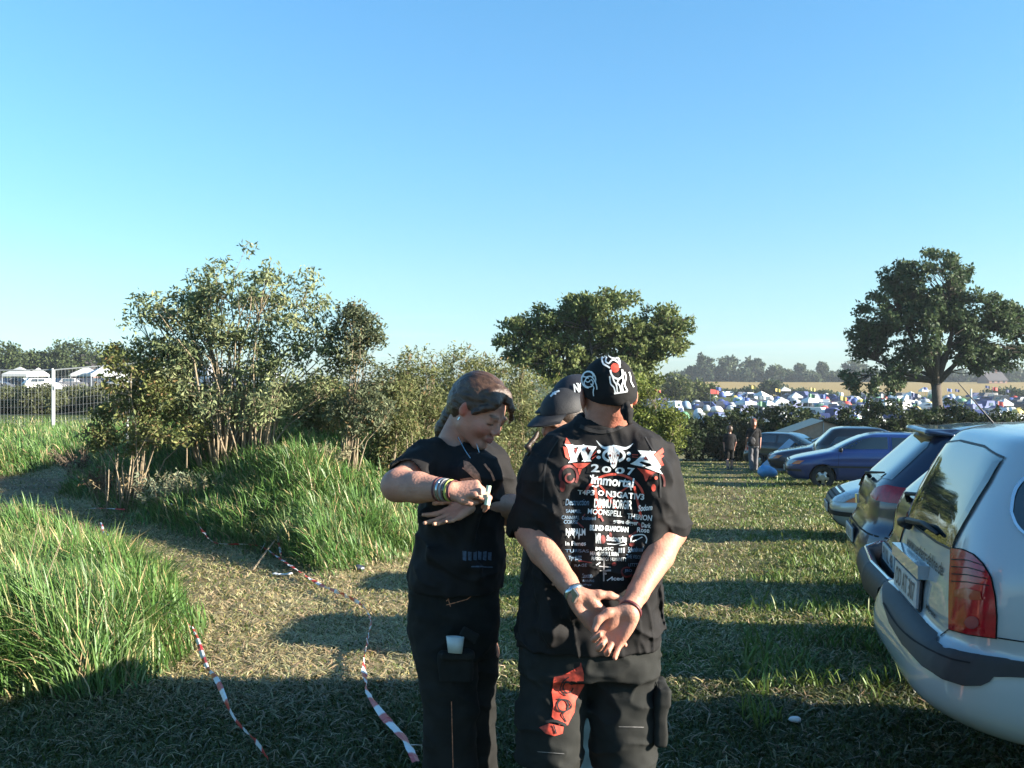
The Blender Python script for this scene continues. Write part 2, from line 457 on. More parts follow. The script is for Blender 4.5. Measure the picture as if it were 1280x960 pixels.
# ---------------------------------------------------------------- terrain
def _interp(y, pts): a = np.array(pts); return np.interp(y, a[:, 0], a[:, 1])
R_PTS = [(-40, .3), (0, 0), (5, -.05), (9, -.25), (14, -.5), (28, -1.15), (34, -1.40), (50, -2.2), (70, -3.2), (100, -4.3), (130, -4.2), (180, -3.3), (260, -1.9), (330, -.9), (500, 2.6), (620, 2.9), (4000, 3)]
L_PTS = [(-40, 0), (0, 0), (5, -.02), (12, -.05), (31, -.15), (60, -.1), (130, .75), (300, 1.3), (600, 1.6), (4000, 1.8)]
def mound_w(x, y):
    """0..1 height factor of the grass bank"""
    e = .35 * vnoise(x, y, 0, 1.7, 2) + .12 * vnoise(x, y, 0, .6, 3)
    dR = (-1.55 + (y - 9.5) * .24) - x                      # lane side
    dF = (y - (9.3 + np.clip(-1.8 - x, 0, 9) * 1.15)) / 1.25  # towards the viewer
    dL = (x + 6.4 + (y - 12) * .32) / 1.05
    d = np.minimum(np.minimum(dR, dF), dL) + e
    return sstep(-.15, 2.9, d) * (1 - .75 * sstep(22, 45, y)), d
def tuft_w(x, y):
    e = .3 * vnoise(x, y, 0, 1.1, 4) + .1 * vnoise(x, y, 0, .4, 5)
    fx = np.interp(y, [4.9, 5.4, 6.6, 7.4, 8.4, 10.3, 12.5], [-2.35, -2.1, -2.02, -2.2, -2.75, -4.2, -9.5])
    d = np.minimum(fx - x, (y - 5.15 + .12 * (x + 2)) / .9) + e * .6
    return sstep(0, .9, d), d
def H(x, y):
    x = np.asarray(x, float); y = np.asarray(y, float)
    az = x / np.maximum(y, 1); wl = sstep(-.02, -.30, az) * sstep(6, 20, y)
    z = _interp(y - .233 * x * sstep(3, 12, y) * (y < 60) * 0, R_PTS) * (1 - wl) + _interp(y, L_PTS) * wl
    m, _ = mound_w(x, y); t, _ = tuft_w(x, y)
    z = z + .92 * m + .22 * t
    near = 1 - sstep(60, 200, y)
    z = z + near * (.05 * vnoise(x, y, 0, 2.3, 1) + .02 * vnoise(x, y, 0, .7, 2) * (1 - sstep(30, 50, y)))
    return z
def Hs(x, y): return float(H(np.array([x]), np.array([y]))[0])
def G(px, py):
    """ground point seen at a photo pixel"""
    dx, dz = (px - 640) / F, -(py - HZ) / F; t = np.concatenate([np.arange(2.5, 40, .02), np.arange(40, 600, .5)])
    h = H(dx * t, t); z = CAMZ + dz * t; i = np.argmax(z < h); d = t[i]; return np.array([dx * d, d, h[i]])

ux = np.concatenate([-np.geomspace(2500, 13, 60), np.arange(-12.9, 13, .11), np.geomspace(13, 2500, 60)])
uy = np.concatenate([np.linspace(-60, 2.4, 14), np.arange(2.5, 26, .11), np.geomspace(26.1, 700, 150), np.geomspace(720, 3500, 16)])
XX, YY = np.meshgrid(ux, uy, indexing='ij'); ZZ = H(XX, YY)
nX, nY = XX.shape; ii = np.arange(nX * nY).reshape(nX, nY)
gf = np.stack([ii[:-1, :-1], ii[1:, :-1], ii[1:, 1:], ii[:-1, 1:]], -1).reshape(-1, 4)

def straw_amt(x, y):
    """0 green, 1 dry straw"""
    m, dm = mound_w(x, y); t, dt = tuft_w(x, y)
    lane_c = 1.0 + (y - 6) * .233                                   # worn lane centre
    lane = np.exp(-((x - lane_c) / (1.5 + .03 * y)) ** 2)
    path = sstep(1.2, 0, np.minimum(np.abs(dm), 9)) * (y > 7.5) + np.exp(-((x + 1.6) / 1.5) ** 2) * sstep(10.5, 8, y)
    path = np.maximum(path, (dt < .15) * (dm < .15) * sstep(-1.0, -2.2, x) * .9)
    n = fbm(x, y, 0, 1.3, 5) * .9 + fbm(x, y, 0, .35, 6) * .5
    s = np.maximum(lane * .5, np.clip(path, 0, 1) * 1.05) + n * .7 - .18
    s = s * (.15 + .85 * sstep(4.6, 6.2, y + .25 * n))  # pale straw faded out up close, painting the shaded foreground darker
    s = s - 1.1 * np.clip(t, 0, 1) - 1.0 * sstep(.3, .9, dm)
    return np.clip(s, 0, 1)
def dirt_amt(x, y):
    """bare trodden soil: the cart track beyond the bank on the left and worn patches"""
    tr = np.exp(-((y - (17.5 - .12 * (x + 9))) / 1.5) ** 2) * sstep(-6.0, -7.2, x)
    lane_c = 1.2 + (y - 6) * .233
    ln = np.exp(-((x - lane_c) / .8) ** 2) * sstep(8, 14, y) * .55 * (y < 60)
    pa = sstep(.0, -.5, mound_w(x, y)[1]) * sstep(.1, -.3, tuft_w(x, y)[1]) * np.exp(-((x + 3.4 + (y - 9) * .75) / 1.0) ** 2) * sstep(6.5, 8.5, y) * .8
    n = fbm(x, y, 0, .9, 3)
    return np.clip(np.maximum(np.maximum(tr * 1.3, ln), pa * 1.1) + n * .45 - .08, 0, 1)

gx, gy = XX.ravel(), YY.ravel()
st_, dr_ = straw_amt(gx, gy), dirt_amt(gx, gy)
g1 = np.array([.042, .060, .018]); g2 = np.array([.24, .205, .11]); g3 = np.array([.145, .105, .06])
g1 = g1[None, :] * (.6 + .4 * sstep(5, 6.5, gy))[:, None]; gc = g1 * (1 - st_[:, None]) + g2 * st_[:, None]; gc = gc * (1 - dr_[:, None]) + g3 * dr_[:, None]  # near green darkened: foreground shade put into the ground colour
far = sstep(45, 80, gy)[:, None]; gc = gc * (1 - far) + np.array([.06, .075, .022]) * far
# stubble field beyond the camp
fld = (sstep(268, 285, gy) * sstep(505, 495, gy) * sstep(.04, .1, gx / np.maximum(gy, 1)))[:, None]
gc = gc * (1 - fld) + np.array([.26, .19, .075]) * fld
GM = mat('ground_soil', (0, 0, 0), rough=.95, spec=.1, var=.35, vscale=3.0, bump=.6, bscale=35, attr='tone', detail=8)
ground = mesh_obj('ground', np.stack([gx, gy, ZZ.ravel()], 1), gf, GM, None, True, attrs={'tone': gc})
tag(ground, kind='structure')

# ---------------------------------------------------------------- grass blades (one mesh each)
def blades(name, label, x, y, hgt, wid, bend, lean, col, tip, seed=0, flat=0.0):
    r = np.random.default_rng(seed); n = len(x); z = H(x, y)
    a = r.random(n) * 2 * np.pi
    la = lean if lean is not None else a
    dirx, diry = np.cos(la), np.sin(la); sx, sy = -np.sin(a), np.cos(a)
    V = np.zeros((n, 7, 3), np.float32); C = np.zeros((n, 7, 3), np.float32)
    for lv, (t, wf) in enumerate(((0, .8), (.4, 1.0), (.75, .7), (1.0, 0))):
        hh = hgt * (t - bend * .42 * t * t * t) ; out = hgt * bend * (t ** 1.7) * .85
        hh = hh * (1 - flat) ; out = out + hgt * flat * t
        cx = x + dirx * out; cy = y + diry * out; cz = z + hh - .01
        if lv < 3:
            V[:, lv * 2] = np.stack([cx - sx * wid * wf, cy - sy * wid * wf, cz], 1)
            V[:, lv * 2 + 1] = np.stack([cx + sx * wid * wf, cy + sy * wid * wf, cz], 1)
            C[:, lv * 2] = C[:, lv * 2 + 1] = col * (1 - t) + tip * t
        else:
            V[:, 6] = np.stack([cx, cy, cz], 1); C[:, 6] = tip
    b = (np.arange(n) * 7)[:, None]
    q = np.concatenate([b + np.array([[0, 1, 3, 2]]), b + np.array([[2, 3, 5, 4]])]); t3 = b + np.array([[4, 5, 6]])
    o = mesh_obj(name, V.reshape(-1, 3), [q, t3], MATS['blade'], None, True, attrs={'tone': C.reshape(-1, 3)})
    tag(o, label, 'grass', kind='stuff'); return o
mat('blade', (0, 0, 0), rough=.48, spec=.45, var=.1, vscale=5, attr='tone', trans=.28)

def scatter(n, d0, d1, az0, az1, power, seed):
    """points in the view wedge, density falling with distance"""
    r = np.random.default_rng(seed); u = r.random(n); e = 1 - power
    d = (d0 ** e + u * (d1 ** e - d0 ** e)) ** (1 / e) if abs(e) > 1e-6 else d0 * (d1 / d0) ** u
    a = az0 + r.random(n) * (az1 - az0); return d * a, d, r
def jit(c, r, n, s): return np.array(c)[None, :] * (1 + s * (r.random((n, 1)) - .5)) * (1 + .25 * (r.random((n, 3)) - .5))

# tall grass on the bank and the left clump
x, y, r = scatter(620000, 4.6, 34, -.78, .12, 1.15, 1)
m, dm = mound_w(x, y); t, dt = tuft_w(x, y)
tall = np.maximum(sstep(.05, .55, dm), sstep(-.02, .3, dt))
clump = .5 + .5 * fbm(x, y, 0, .55, 1)
keep = (r.random(len(x)) < tall * (.45 + .75 * clump)) & (dirt_amt(x, y) < .75)
x, y, tall, clump, dm, dt = [q[keep] for q in (x, y, tall, clump, dm, dt)]; n = len(x)
hg = (.20 + .40 * r.random(n) ** 1.6) * (.35 + .95 * clump) * (.35 + .65 * tall); hg = np.where(dt > 0, hg * 1.05, hg * .9)
wd = (.0016 + .0026 * r.random(n)) * (1 + y / 11)
bend = .15 + 1.0 * r.random(n)
wind = 3.6 + 2.2 * fbm(x, y, 0, .8, 3) * np.pi * .5 + (r.random(n) - .5) * 3.2
warm = sstep(.1, .6, fbm(x, y, 0, 1.4, 6))[:, None] * .5
cg = jit([.070, .135, .032], r, n, .9) * (1 - warm) + jit([.17, .16, .06], r, n, .6) * warm
dry = r.random(n) < .13; cg[dry] = jit([.30, .25, .12], r, dry.sum(), .4)
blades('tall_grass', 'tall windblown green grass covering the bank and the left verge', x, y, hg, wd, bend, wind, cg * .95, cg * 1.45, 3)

# short mown grass and straw over the field
x, y, r = scatter(680000, 3.6, 46, -.72, .72, 1.2, 2)
m, dm = mound_w(x, y); t, dt = tuft_w(x, y); s = straw_amt(x, y); dd = dirt_amt(x, y)
tallm = np.maximum(sstep(.05, .55, dm), sstep(-.02, .3, dt))
keep = (r.random(len(x)) < (1 - .8 * tallm) * (1 - .75 * dd) * (.35 + .65 * sstep(-.5, .4, fbm(x, y, 0, .3, 2))))
x, y, s = [q[keep] for q in (x, y, s)]; n = len(x)
isst = r.random(n) < (s * .75 + .05)
gr_r = sstep(0, 1.6, x - (1.0 + (y - 6) * .233)) * sstep(2.6, 6, y)     # lusher towards the parked cars
cl = sstep(-.1, .6, fbm(x, y, 0, .5, 7))
hg = (.022 + .042 * r.random(n)) * (1 + .9 * gr_r * cl) * (1 + .015 * y); hg[isst] = (.03 + .07 * r.random(isst.sum()))
wd = (.0014 + .0020 * r.random(n)) * (1 + y / 7)
bend = .4 + .8 * r.random(n); bend[isst] = 1.4
wind = r.random(n) * 6.28
cg = jit([.085, .120, .026], r, n, .7); cy = jit([.34, .285, .155], r, n, .7); cg[isst] = cy[isst]; shade_green = (y < 5.8) & ~isst; cg[shade_green] *= .5; shade_straw = (y < 5.6) & isst; cg[shade_straw] *= .55  # foreground shade painted into the blades: near green and straw darkened
yel = (r.random(n) < .3) & ~isst & (y > 6); cg[yel] = jit([.20, .19, .06], r, yel.sum(), .5)
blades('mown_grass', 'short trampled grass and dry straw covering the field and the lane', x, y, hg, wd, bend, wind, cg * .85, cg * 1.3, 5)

# knee-high weeds along the row of parked cars
x, y, r = scatter(60000, 4.6, 40, .05, .6, 1.1, 8)
off = x - (1.75 + (y - 4.7) * .233)
keep = (np.abs(off - .1) < .75) & (fbm(x, y, 0, .6, 4) > .12) & (r.random(len(x)) < .5)
x, y = x[keep], y[keep]; n = len(x)
hg = .07 + .14 * r.random(n) ** 2; tallw = r.random(n) < .012; hg[tallw] *= 2.2
cg = jit([.11, .17, .035], r, n, .6)
blades('verge_grass', 'longer green grass tufts growing along the noses and tails of the parked cars', x, y, hg, .003 * (1 + y / 10), .3 + .6 * r.random(n), r.random(n) * 6.28, cg * .8, cg * 1.2, 9)

# loose straw litter
x, y, r = scatter(150000, 3.6, 30, -.72, .55, 1.35, 12); s = straw_amt(x, y)
keep = (r.random(len(x)) < s) & ((y > 5.6) | (r.random(len(x)) < .3)); x, y = x[keep], y[keep]; n = len(x)
cg = jit([.42, .34, .17], r, n, .6)
blades('straw_litter', 'loose dry straw lying on the trodden path', x, y, .03 + .11 * r.random(n), .0014 * (1 + y / 7), .1 + 0 * x, r.random(n) * 6.28, cg, cg, 13, flat=.9)
print('GROUND', time.time() - T0)
# ---------------------------------------------------------------- plants
mat('bark', (.065, .052, .04), rough=.9, var=.35, vscale=12, bump=.5, bscale=30)
mat('twig', (.24, .19, .125), rough=.85, var=.3, vscale=20)
mat('leaf', (0, 0, 0), rough=.6, spec=.22, var=.12, vscale=3, attr='tone', trans=.3)

def leaf_mesh(pos, size, r, up=.35, aspect=.42, droop=0.0):
    n = len(pos); d = r.normal(size=(n, 3)); d[:, 2] -= droop; d /= np.linalg.norm(d, axis=1)[:, None]
    nn = r.normal(size=(n, 3)); nn[:, 2] += up * 2; s = np.cross(d, nn); s /= np.maximum(np.linalg.norm(s, axis=1), 1e-6)[:, None]
    u = np.cross(s, d); L = size[:, None]; w = L * aspect
    V = np.stack([pos, pos + d * L * .45 + s * w * .5 + u * L * .06, pos + d * L - u * L * .08, pos + d * L * .45 - s * w * .5 + u * L * .06], 1)
    b = (np.arange(n) * 4)[:, None]
    return V.reshape(-1, 3).astype(np.float32), np.concatenate([b + np.array([[0, 1, 2]]), b + np.array([[0, 2, 3]])])

def sample_env(ells, n, r, shell=.55, gap=.0, gs=1.0, seed=0):
    """points inside a union of ellipsoids, biased outwards, thinned by noise"""
    E = np.array(ells, float); vol = E[:, 3] * E[:, 4] * E[:, 5]; out = np.zeros((0, 3))
    while len(out) < n:
        k = r.choice(len(E), size=n * 3, p=vol / vol.sum()); v = r.normal(size=(n * 3, 3)); v /= np.linalg.norm(v, axis=1)[:, None]
        q = r.random(n * 3) ** (1 / 3); q = shell + (1 - shell) * q if shell else q
        q = np.where(r.random(n * 3) < .75, q, r.random(n * 3) ** .5)
        p = E[k, :3] + v * q[:, None] * E[k, 3:6]
        nz = fbm(p[:, 0], p[:, 1], p[:, 2], gs, seed % 5, 2)
        out = np.concatenate([out, p[nz > gap]])
    return out[:n]

def plant(name, label, cat, base, ells, nclus, cr, nleaf, lsize, cols, trunk=(.1, 1.0), stems=0, spread=.3, shell=.5, gap=-.1, gs=1.0, seed=1, group=None,
          aspect=.42, twigs=True, dead=0.0, up=.35, lod=5, droop=0, stemmat='bark', tonev=.5, name_t='trunk', name_c='crown', clev=1.0):
    r = np.random.default_rng(seed); base = np.array(base, float)
    C = sample_env(ells, nclus, r, shell, gap, gs, seed)
    root = empty(name, base); tag(root, label, cat, group)
    mb = MB(); E = np.array(ells, float); mid = (E[:, :3] * (E[:, 3:4])).sum(0) / E[:, 3].sum()
    if stems:
        tips = C[r.choice(len(C), size=stems, replace=len(C) < stems)]
        foot = base + np.stack([(tips[:, 0] - base[0]) * .22 + r.normal(size=stems) * spread * .35, (tips[:, 1] - base[1]) * .3 + r.normal(size=stems) * spread * .35, np.full(stems, -.05)], 1)
        nodes = []
        for a, b in zip(foot, tips):
            m_ = a * .5 + b * .5 + np.array([(a[0] - b[0]) * .12, (a[1] - b[1]) * .12, .10 * np.linalg.norm(b - a)]) + r.normal(size=3) * .025 * np.linalg.norm(b - a)
            pts = [a, a * .45 + m_ * .55 + r.normal(size=3) * .02, m_, m_ * .4 + b * .6 + r.normal(size=3) * .04, b]
            q = trunk[0] * (.6 + .7 * r.random()); mb.tube(pts, [q, q * .85, q * .65, q * .45, q * .2], lod); nodes += [pts[1], pts[2], pts[3]]
        nodes = np.array(nodes)
    else:
        top = base + np.array([r.normal() * .1, r.normal() * .1, trunk[1]]); q = trunk[0]
        mb.tube([base - [0, 0, .3], base + (top - base) * .15, base + (top - base) * .55 + r.normal(size=3) * .04, top], [q * 1.35, q * 1.05, q * .92, q * .8], 8)
        nl = max(5, min(14, nclus // 12)); ends = C[r.choice(len(C), size=nl, replace=False)]; nodes = [top]
        for b in ends:
            b = top + (b - top) * .72; m_ = top * .5 + b * .5 + np.array([0, 0, -.04 * np.linalg.norm(b - top)]) + r.normal(size=3) * .06 * np.linalg.norm(b - top)
            a2 = top - np.array([0, 0, trunk[1] * .16 * r.random()])
            mb.tube([a2, m_, b], [q * .6, q * .38, q * .15], 6); nodes += [m_, m_ * .5 + b * .5, b]
        nodes = np.array(nodes)
    if twigs:
        for c in C:
            dd = np.linalg.norm(nodes - c, axis=1) + np.maximum(0, nodes[:, 2] - c[2]) * 1.5; a = nodes[np.argmin(dd)]
            q = min(trunk[0] * .22, .035) if not stems else trunk[0] * .3
            mb.tube([a, a * .5 + c * .5 + r.normal(size=3) * .06 * np.linalg.norm(c - a), c + (c - a) * .15], [q, q * .65, q * .3], 4)
    mb.build(name_t, MATS[stemmat], root, True)
    cnt = np.full(nclus, nleaf); cc = np.repeat(C, cnt, 0); off = r.normal(size=cc.shape); off /= np.linalg.norm(off, axis=1)[:, None]; off *= (r.random((len(cc), 1)) ** .5) * cr * np.array([1, 1, .7])
    pos = cc + off; sz = lsize * (.6 + .7 * r.random(len(pos)))
    V, Fc = leaf_mesh(pos, sz, r, up, aspect, droop)
    ctone = np.repeat(r.random(nclus), cnt); ltone = r.random(len(pos)); t = np.clip(tonev * ctone + (1 - tonev) * ltone, 0, 1)[:, None]
    cols = np.array(cols); c = cols[0] * (1 - t) + cols[1] * t; c = c * (.75 + .5 * r.random((len(c), 1)))
    if dead: k = r.random(len(c)) < dead; c[k] = np.array([.22, .15, .07]) * (.6 + .8 * r.random((k.sum(), 1)))
    mesh_obj(name_c, V, Fc, MATS['leaf'], root, False, attrs={'tone': np.repeat(c, 4, 0)})
    return root

def pxell(px, py, rx, ry, d, depth=None):
    c = P(px, py, d); s = d / F; return (c[0], c[1], c[2], rx * s, (depth or rx * .8) * s, ry * s)

ELD = ([.095, .135, .055], [.27, .29, .15]); GRY = ([.075, .10, .035], [.20, .205, .085]); OAK = ([.034, .062, .030], [.10, .14, .06])
MAP = ([.055, .085, .024], [.18, .21, .075]); DRK = ([.018, .032, .012], [.04, .058, .02])
# large elder on the bank
d = 14.6
plant('elder_bush', 'large many-stemmed elder bush with loose leafy tips on top of the grass bank', 'bush', (-4.05, d, Hs(-4.05, d)),
      [pxell(300, 380, 70, 62, d), pxell(210, 400, 56, 54, d), pxell(185, 420, 36, 46, d), pxell(230, 380, 50, 34, d), pxell(372, 405, 52, 52, d), pxell(312, 322, 13, 22, d), pxell(340, 335, 12, 18, d), pxell(385, 345, 16, 22, d), pxell(272, 330, 16, 16, d), pxell(205, 352, 24, 14, d), pxell(170, 385, 16, 14, d), pxell(270, 450, 80, 45, d), pxell(375, 345, 22, 22, d), pxell(355, 480, 70, 50, d), pxell(230, 470, 60, 50, d), pxell(300, 500, 90, 30, d), pxell(405, 440, 40, 50, d)],
      500, .19, 34, .088, ELD, trunk=(.017, 1), stems=110, spread=.6, shell=.2, gap=-.17, gs=.38, seed=3, stemmat='twig', aspect=.36, droop=.25, name_t='stems', name_c='foliage')
plant('elder_bush', 'low leafy elder bush with yellowish tips left of the large elder', 'bush', (-5.6, 14.3, Hs(-5.6, 14.3)),
      [pxell(165, 465, 38, 48, 14.3), pxell(150, 440, 22, 22, 14.3), pxell(200, 500, 45, 35, 14.3), pxell(160, 535, 50, 34, 14.3), pxell(215, 540, 50, 26, 14.3)], 150, .17, 50, .075, ([.07, .10, .03], [.22, .22, .08]), trunk=(.012, 1), stems=22, spread=.3, shell=.2, gap=-.25, gs=.4, seed=4, stemmat='twig', dead=.1, name_t='stems', name_c='foliage')
plant('sapling_bush', 'narrow upright dark-leaved bush right of the large elder', 'bush', (-2.45, 14.4, Hs(-2.45, 14.4)),
      [pxell(442, 430, 34, 50, 14.4), pxell(440, 395, 12, 20, 14.4), pxell(462, 450, 28, 40, 14.4), pxell(450, 510, 42, 34, 14.4)], 170, .16, 46, .07, ([.045, .065, .03], [.17, .19, .11]), trunk=(.013, 1), stems=22, spread=.22, shell=.2, gap=-.2, gs=.4, seed=5, stemmat='twig', dead=.06, name_t='stems', name_c='foliage')
# willow-like thicket continuing along the bank
for k, (px, top, hw, dd, lab) in enumerate([(520, 440, 42, 16.5, 'grey-green willow bush directly behind the woman on the left side'), (575, 432, 45, 17.8, 'tall feathery willow bush rising behind the head of the woman'),
        (628, 448, 42, 19, 'olive willow bush between the woman and the capped pair'), (682, 462, 45, 21, 'dense willow bush behind the person in the grey-brimmed cap'), (735, 478, 45, 24, 'willow bush hidden mostly behind the man in the bandana'),
        (395, 470, 40, 17.5, 'thin twiggy bush behind the large elder'), (488, 470, 30, 15.2, 'low brambly bush at the foot of the narrow dark bush')]):
    c = P(px, top, dd); gz = Hs(c[0], dd); hh = c[2] - gz; s = dd / F
    plant('willow_bush', lab, 'bush', (c[0], dd, gz), [(c[0], dd, gz + hh * .62, hw * s, hw * s, hh * .4), (c[0] + .1, dd, gz + hh * .3, hw * s * 1.15, hw * s, hh * .34), (c[0] - hw * s * .4, dd, gz + hh * .75, hw * s * .4, .5, hh * .25), (c[0] + hw * s * .45, dd, gz + hh * .7, hw * s * .4, .5, hh * .28)],
          190, .2, 46, .062 + .0012 * dd, GRY if k != 3 else ([.07, .10, .025], [.20, .21, .06]), trunk=(.012, 1), stems=34, spread=.45, shell=.25, gap=-.4, gs=.5, seed=20 + k, stemmat='twig', aspect=.3, dead=.05, group='willow bushes along the bank', name_t='stems', name_c='foliage')
c = P(822, 490, 27); gz = Hs(c[0], 27)
plant('hazel_bush', 'sunlit yellow-green bush at the end of the bank beside the lane', 'bush', (c[0], 27, gz), [pxell(815, 520, 26, 36, 27), pxell(840, 535, 18, 28, 27), pxell(795, 500, 22, 35, 27)], 170, .25, 40, .10, ([.07, .11, .02], [.20, .22, .05]), trunk=(.02, 1), stems=16, spread=.3, shell=.3, gap=-.4, seed=31, stemmat='twig', name_t='stems', name_c='foliage')
# spreading tree in the middle distance
d = 46
plant('field_maple', 'broad sunlit spreading tree behind the four people', 'tree', (P(742, 0, d)[0], d, Hs(4, d)),
      [pxell(752, 400, 52, 36, d), pxell(690, 408, 36, 28, d), pxell(655, 425, 36, 30, d), pxell(825, 415, 36, 34, d), pxell(790, 435, 40, 34, d), pxell(695, 450, 55, 26, d), pxell(845, 410, 22, 28, d), pxell(760, 470, 70, 26, d), pxell(720, 380, 22, 16, d), pxell(780, 380, 26, 18, d)],
      620, .42, 66, .20, MAP, trunk=(.26, 2.3), shell=.3, gap=-.28, gs=1.5, seed=7, aspect=.55, tonev=.6)
# oak on the right
d = 60
plant('oak_tree', 'large dark oak standing behind the parked cars on the right', 'tree', (P(1172, 0, d)[0], d, Hs(26, d)),
      [pxell(1165, 362, 52, 48, d), pxell(1112, 405, 42, 44, d), pxell(1205, 380, 44, 38, d), pxell(1240, 408, 38, 36, d), pxell(1095, 450, 34, 34, d), pxell(1160, 420, 60, 42, d), pxell(1125, 350, 24, 24, d), pxell(1265, 430, 26, 22, d), pxell(1095, 478, 34, 20, d), pxell(1070, 462, 22, 22, d), pxell(1130, 458, 34, 18, d), pxell(1228, 452, 34, 14, d), pxell(1215, 345, 16, 16, d), pxell(1080, 428, 24, 30, d), pxell(1275, 410, 26, 28, d), pxell(1270, 448, 30, 12, d), pxell(1090, 480, 24, 14, d), pxell(1235, 475, 14, 10, d), pxell(1140, 335, 20, 16, d)],
      700, .46, 50, .25, OAK, trunk=(.34, 4.6), shell=.35, gap=-.04, gs=1.3, seed=8, aspect=.6, tonev=.6)
print('TREES', time.time() - T0)
# dark hedge between the lane and the camp
labs = ['dark bush beside the end of the bank left of the walking pair', 'dark bush directly behind the shorter walker', 'dark bush directly behind the taller walker', 'dark bush right of the walking pair behind the small black car', 'dark bush behind the beige tent',
        'dark bush behind the roof of the blue car', 'tall dark bush left of the foot of the oak', 'dark bush under the left branches of the oak', 'dark bush at the foot of the oak trunk', 'dark bush right of the oak trunk', 'dark bush at the right edge of the photo']
for k, (px, top, hw) in enumerate([(838, 512, 34), (893, 520, 34), (935, 508, 40), (985, 502, 38), (1030, 516, 36), (1072, 508, 34), (1108, 496, 34), (1150, 506, 34), (1190, 500, 32), (1235, 508, 36), (1282, 512, 36)]):
    dd = 47 + (k % 3) * 1.3; c = P(px, top, dd); gz = Hs(c[0], dd); hh = max(1.5, c[2] - gz); s = dd / F
    plant('hedge_bush', labs[k], 'bush', (c[0], dd, gz), [(c[0], dd, gz + hh * .55, hw * s, hw * s, hh * .42), (c[0] + .4, dd, gz + hh * .3, hw * s * 1.2, hw * s, hh * .34), (c[0] - .5, dd, gz + hh * .6, hw * s * .7, hw * s * .7, hh * .36)],
          130, .33, 44, .19, DRK, trunk=(.03, 1), stems=8, spread=.4, shell=.3, gap=-.5, seed=50 + k, aspect=.6, group='hedge bushes between the lane and the camp', twigs=False, name_t='stems', name_c='foliage')
# far trees: small crowns
def far_tree(px, top, hw, d, label, cols=DRK, bottom=None, group=None, kind='far_tree', n=60, seed=0, ls=None):
    c = P(px, top, d); gz = Hs(c[0], d); s = d / F; hh = c[2] - gz
    if hh < 1: hh = 1.5
    z = gz + hh
    ell = [(c[0], d, gz + hh * .66, hw * s * .95, hw * s, hh * .36), (c[0] - hw * s * .35, d, gz + hh * .52, hw * s * .8, hw * s * .7, hh * .34), (c[0] + hw * s * .4, d, gz + hh * .50, hw * s * .75, hw * s * .7, hh * .34), (c[0], d, gz + hh * .24, hw * s * 1.0, hw * s * .6, hh * .26)]
    return plant(kind, label, 'tree', (c[0], d, gz), ell, n, max(hw * s * .30, .9), 30, ls or max(.9, d / 380), cols, trunk=(max(.2, hh * .03), hh * .35), shell=.25, gap=-.8, seed=seed, aspect=.75, twigs=False, group=group, lod=4)
FAR = ([.035, .055, .030], [.075, .105, .050])
T = [(880, 444, 11, 'first tall tree left of the row on the skyline'), (912, 445, 15, 'widest round tree on the skyline row'), (943, 447, 12, 'third tall tree on the skyline row'), (896, 460, 12, 'low tree between the first and the widest skyline trees'),
     (928, 462, 11, 'low tree between the widest and third skyline trees'), (968, 458, 12, 'low round tree right of the third skyline tree'), (985, 464, 12, 'low shrubby tree left of the two thin skyline trees'), (1000, 455, 6, 'left one of the two thin skyline trees'),
     (1014, 467, 12, 'low shrubby tree between the two thin skyline trees'), (1028, 453, 6, 'right one of the two thin skyline trees'), (1044, 466, 13, 'low tree right of the two thin skyline trees'), (1068, 449, 14, 'round tree against the left edge of the oak crown'),
     (1092, 462, 14, 'low tree behind the left branches of the oak'), (1125, 464, 16, 'low tree behind the oak limbs'), (1150, 466, 14, 'low tree left of the oak trunk on the skyline'), (1195, 464, 16, 'low tree right of the oak trunk on the skyline'), (1258, 455, 14, 'round tree right of the farmhouse'), (1278, 462, 12, 'tree at the right edge on the skyline'), (866, 458, 10, 'small tree at the left end of the skyline row')]
for k, (px, top, hw, lab) in enumerate(T): far_tree(px, top, hw, 508 + (k % 4) * 4, lab, FAR, group='trees on the skyline beyond the field', seed=80 + k, n=70)
for k in range(15):
    px = 858 + k * 30; far_tree(px, 466 + (k * 7) % 5, 22, 530, ['low hedge section on the skyline %s' % w_ for w_ in ('at its left end', 'left of the first tall tree', 'under the widest tree', 'under the third tall tree', 'right of the third tall tree', 'under the left thin tree', 'under the right thin tree', 'left of the oak crown', 'at the left edge of the oak crown', 'behind the left oak branches', 'behind the oak trunk', 'right of the oak trunk', 'left of the farmhouse', 'behind the farmhouse', 'at the right edge')][k], FAR, group='hedge sections on the skyline', kind='field_hedge', seed=300 + k, n=60)
T = [(4, 428, 24, 'rounded tree at the left edge behind the camp'), (45, 438, 18, 'darker smaller tree between two big trees behind the left camp'), (95, 427, 34, 'wide domed tree behind the left camp'), (150, 436, 22, 'tree partly hidden behind the low elder'), (72, 440, 14, 'small tree left of the wide domed tree'), (185, 445, 20, 'tree behind the left side of the large elder'),
     (235, 448, 24, 'tree seen through the large elder'), (20, 448, 22, 'low tree in front of the left edge trees')]
for k, (px, top, hw, lab) in enumerate(T): far_tree(px, top, hw, 200 + (k % 3) * 6, lab, ([.035, .055, .022], [.075, .10, .035]), group='trees behind the left camp', seed=110 + k, n=170, ls=.6)
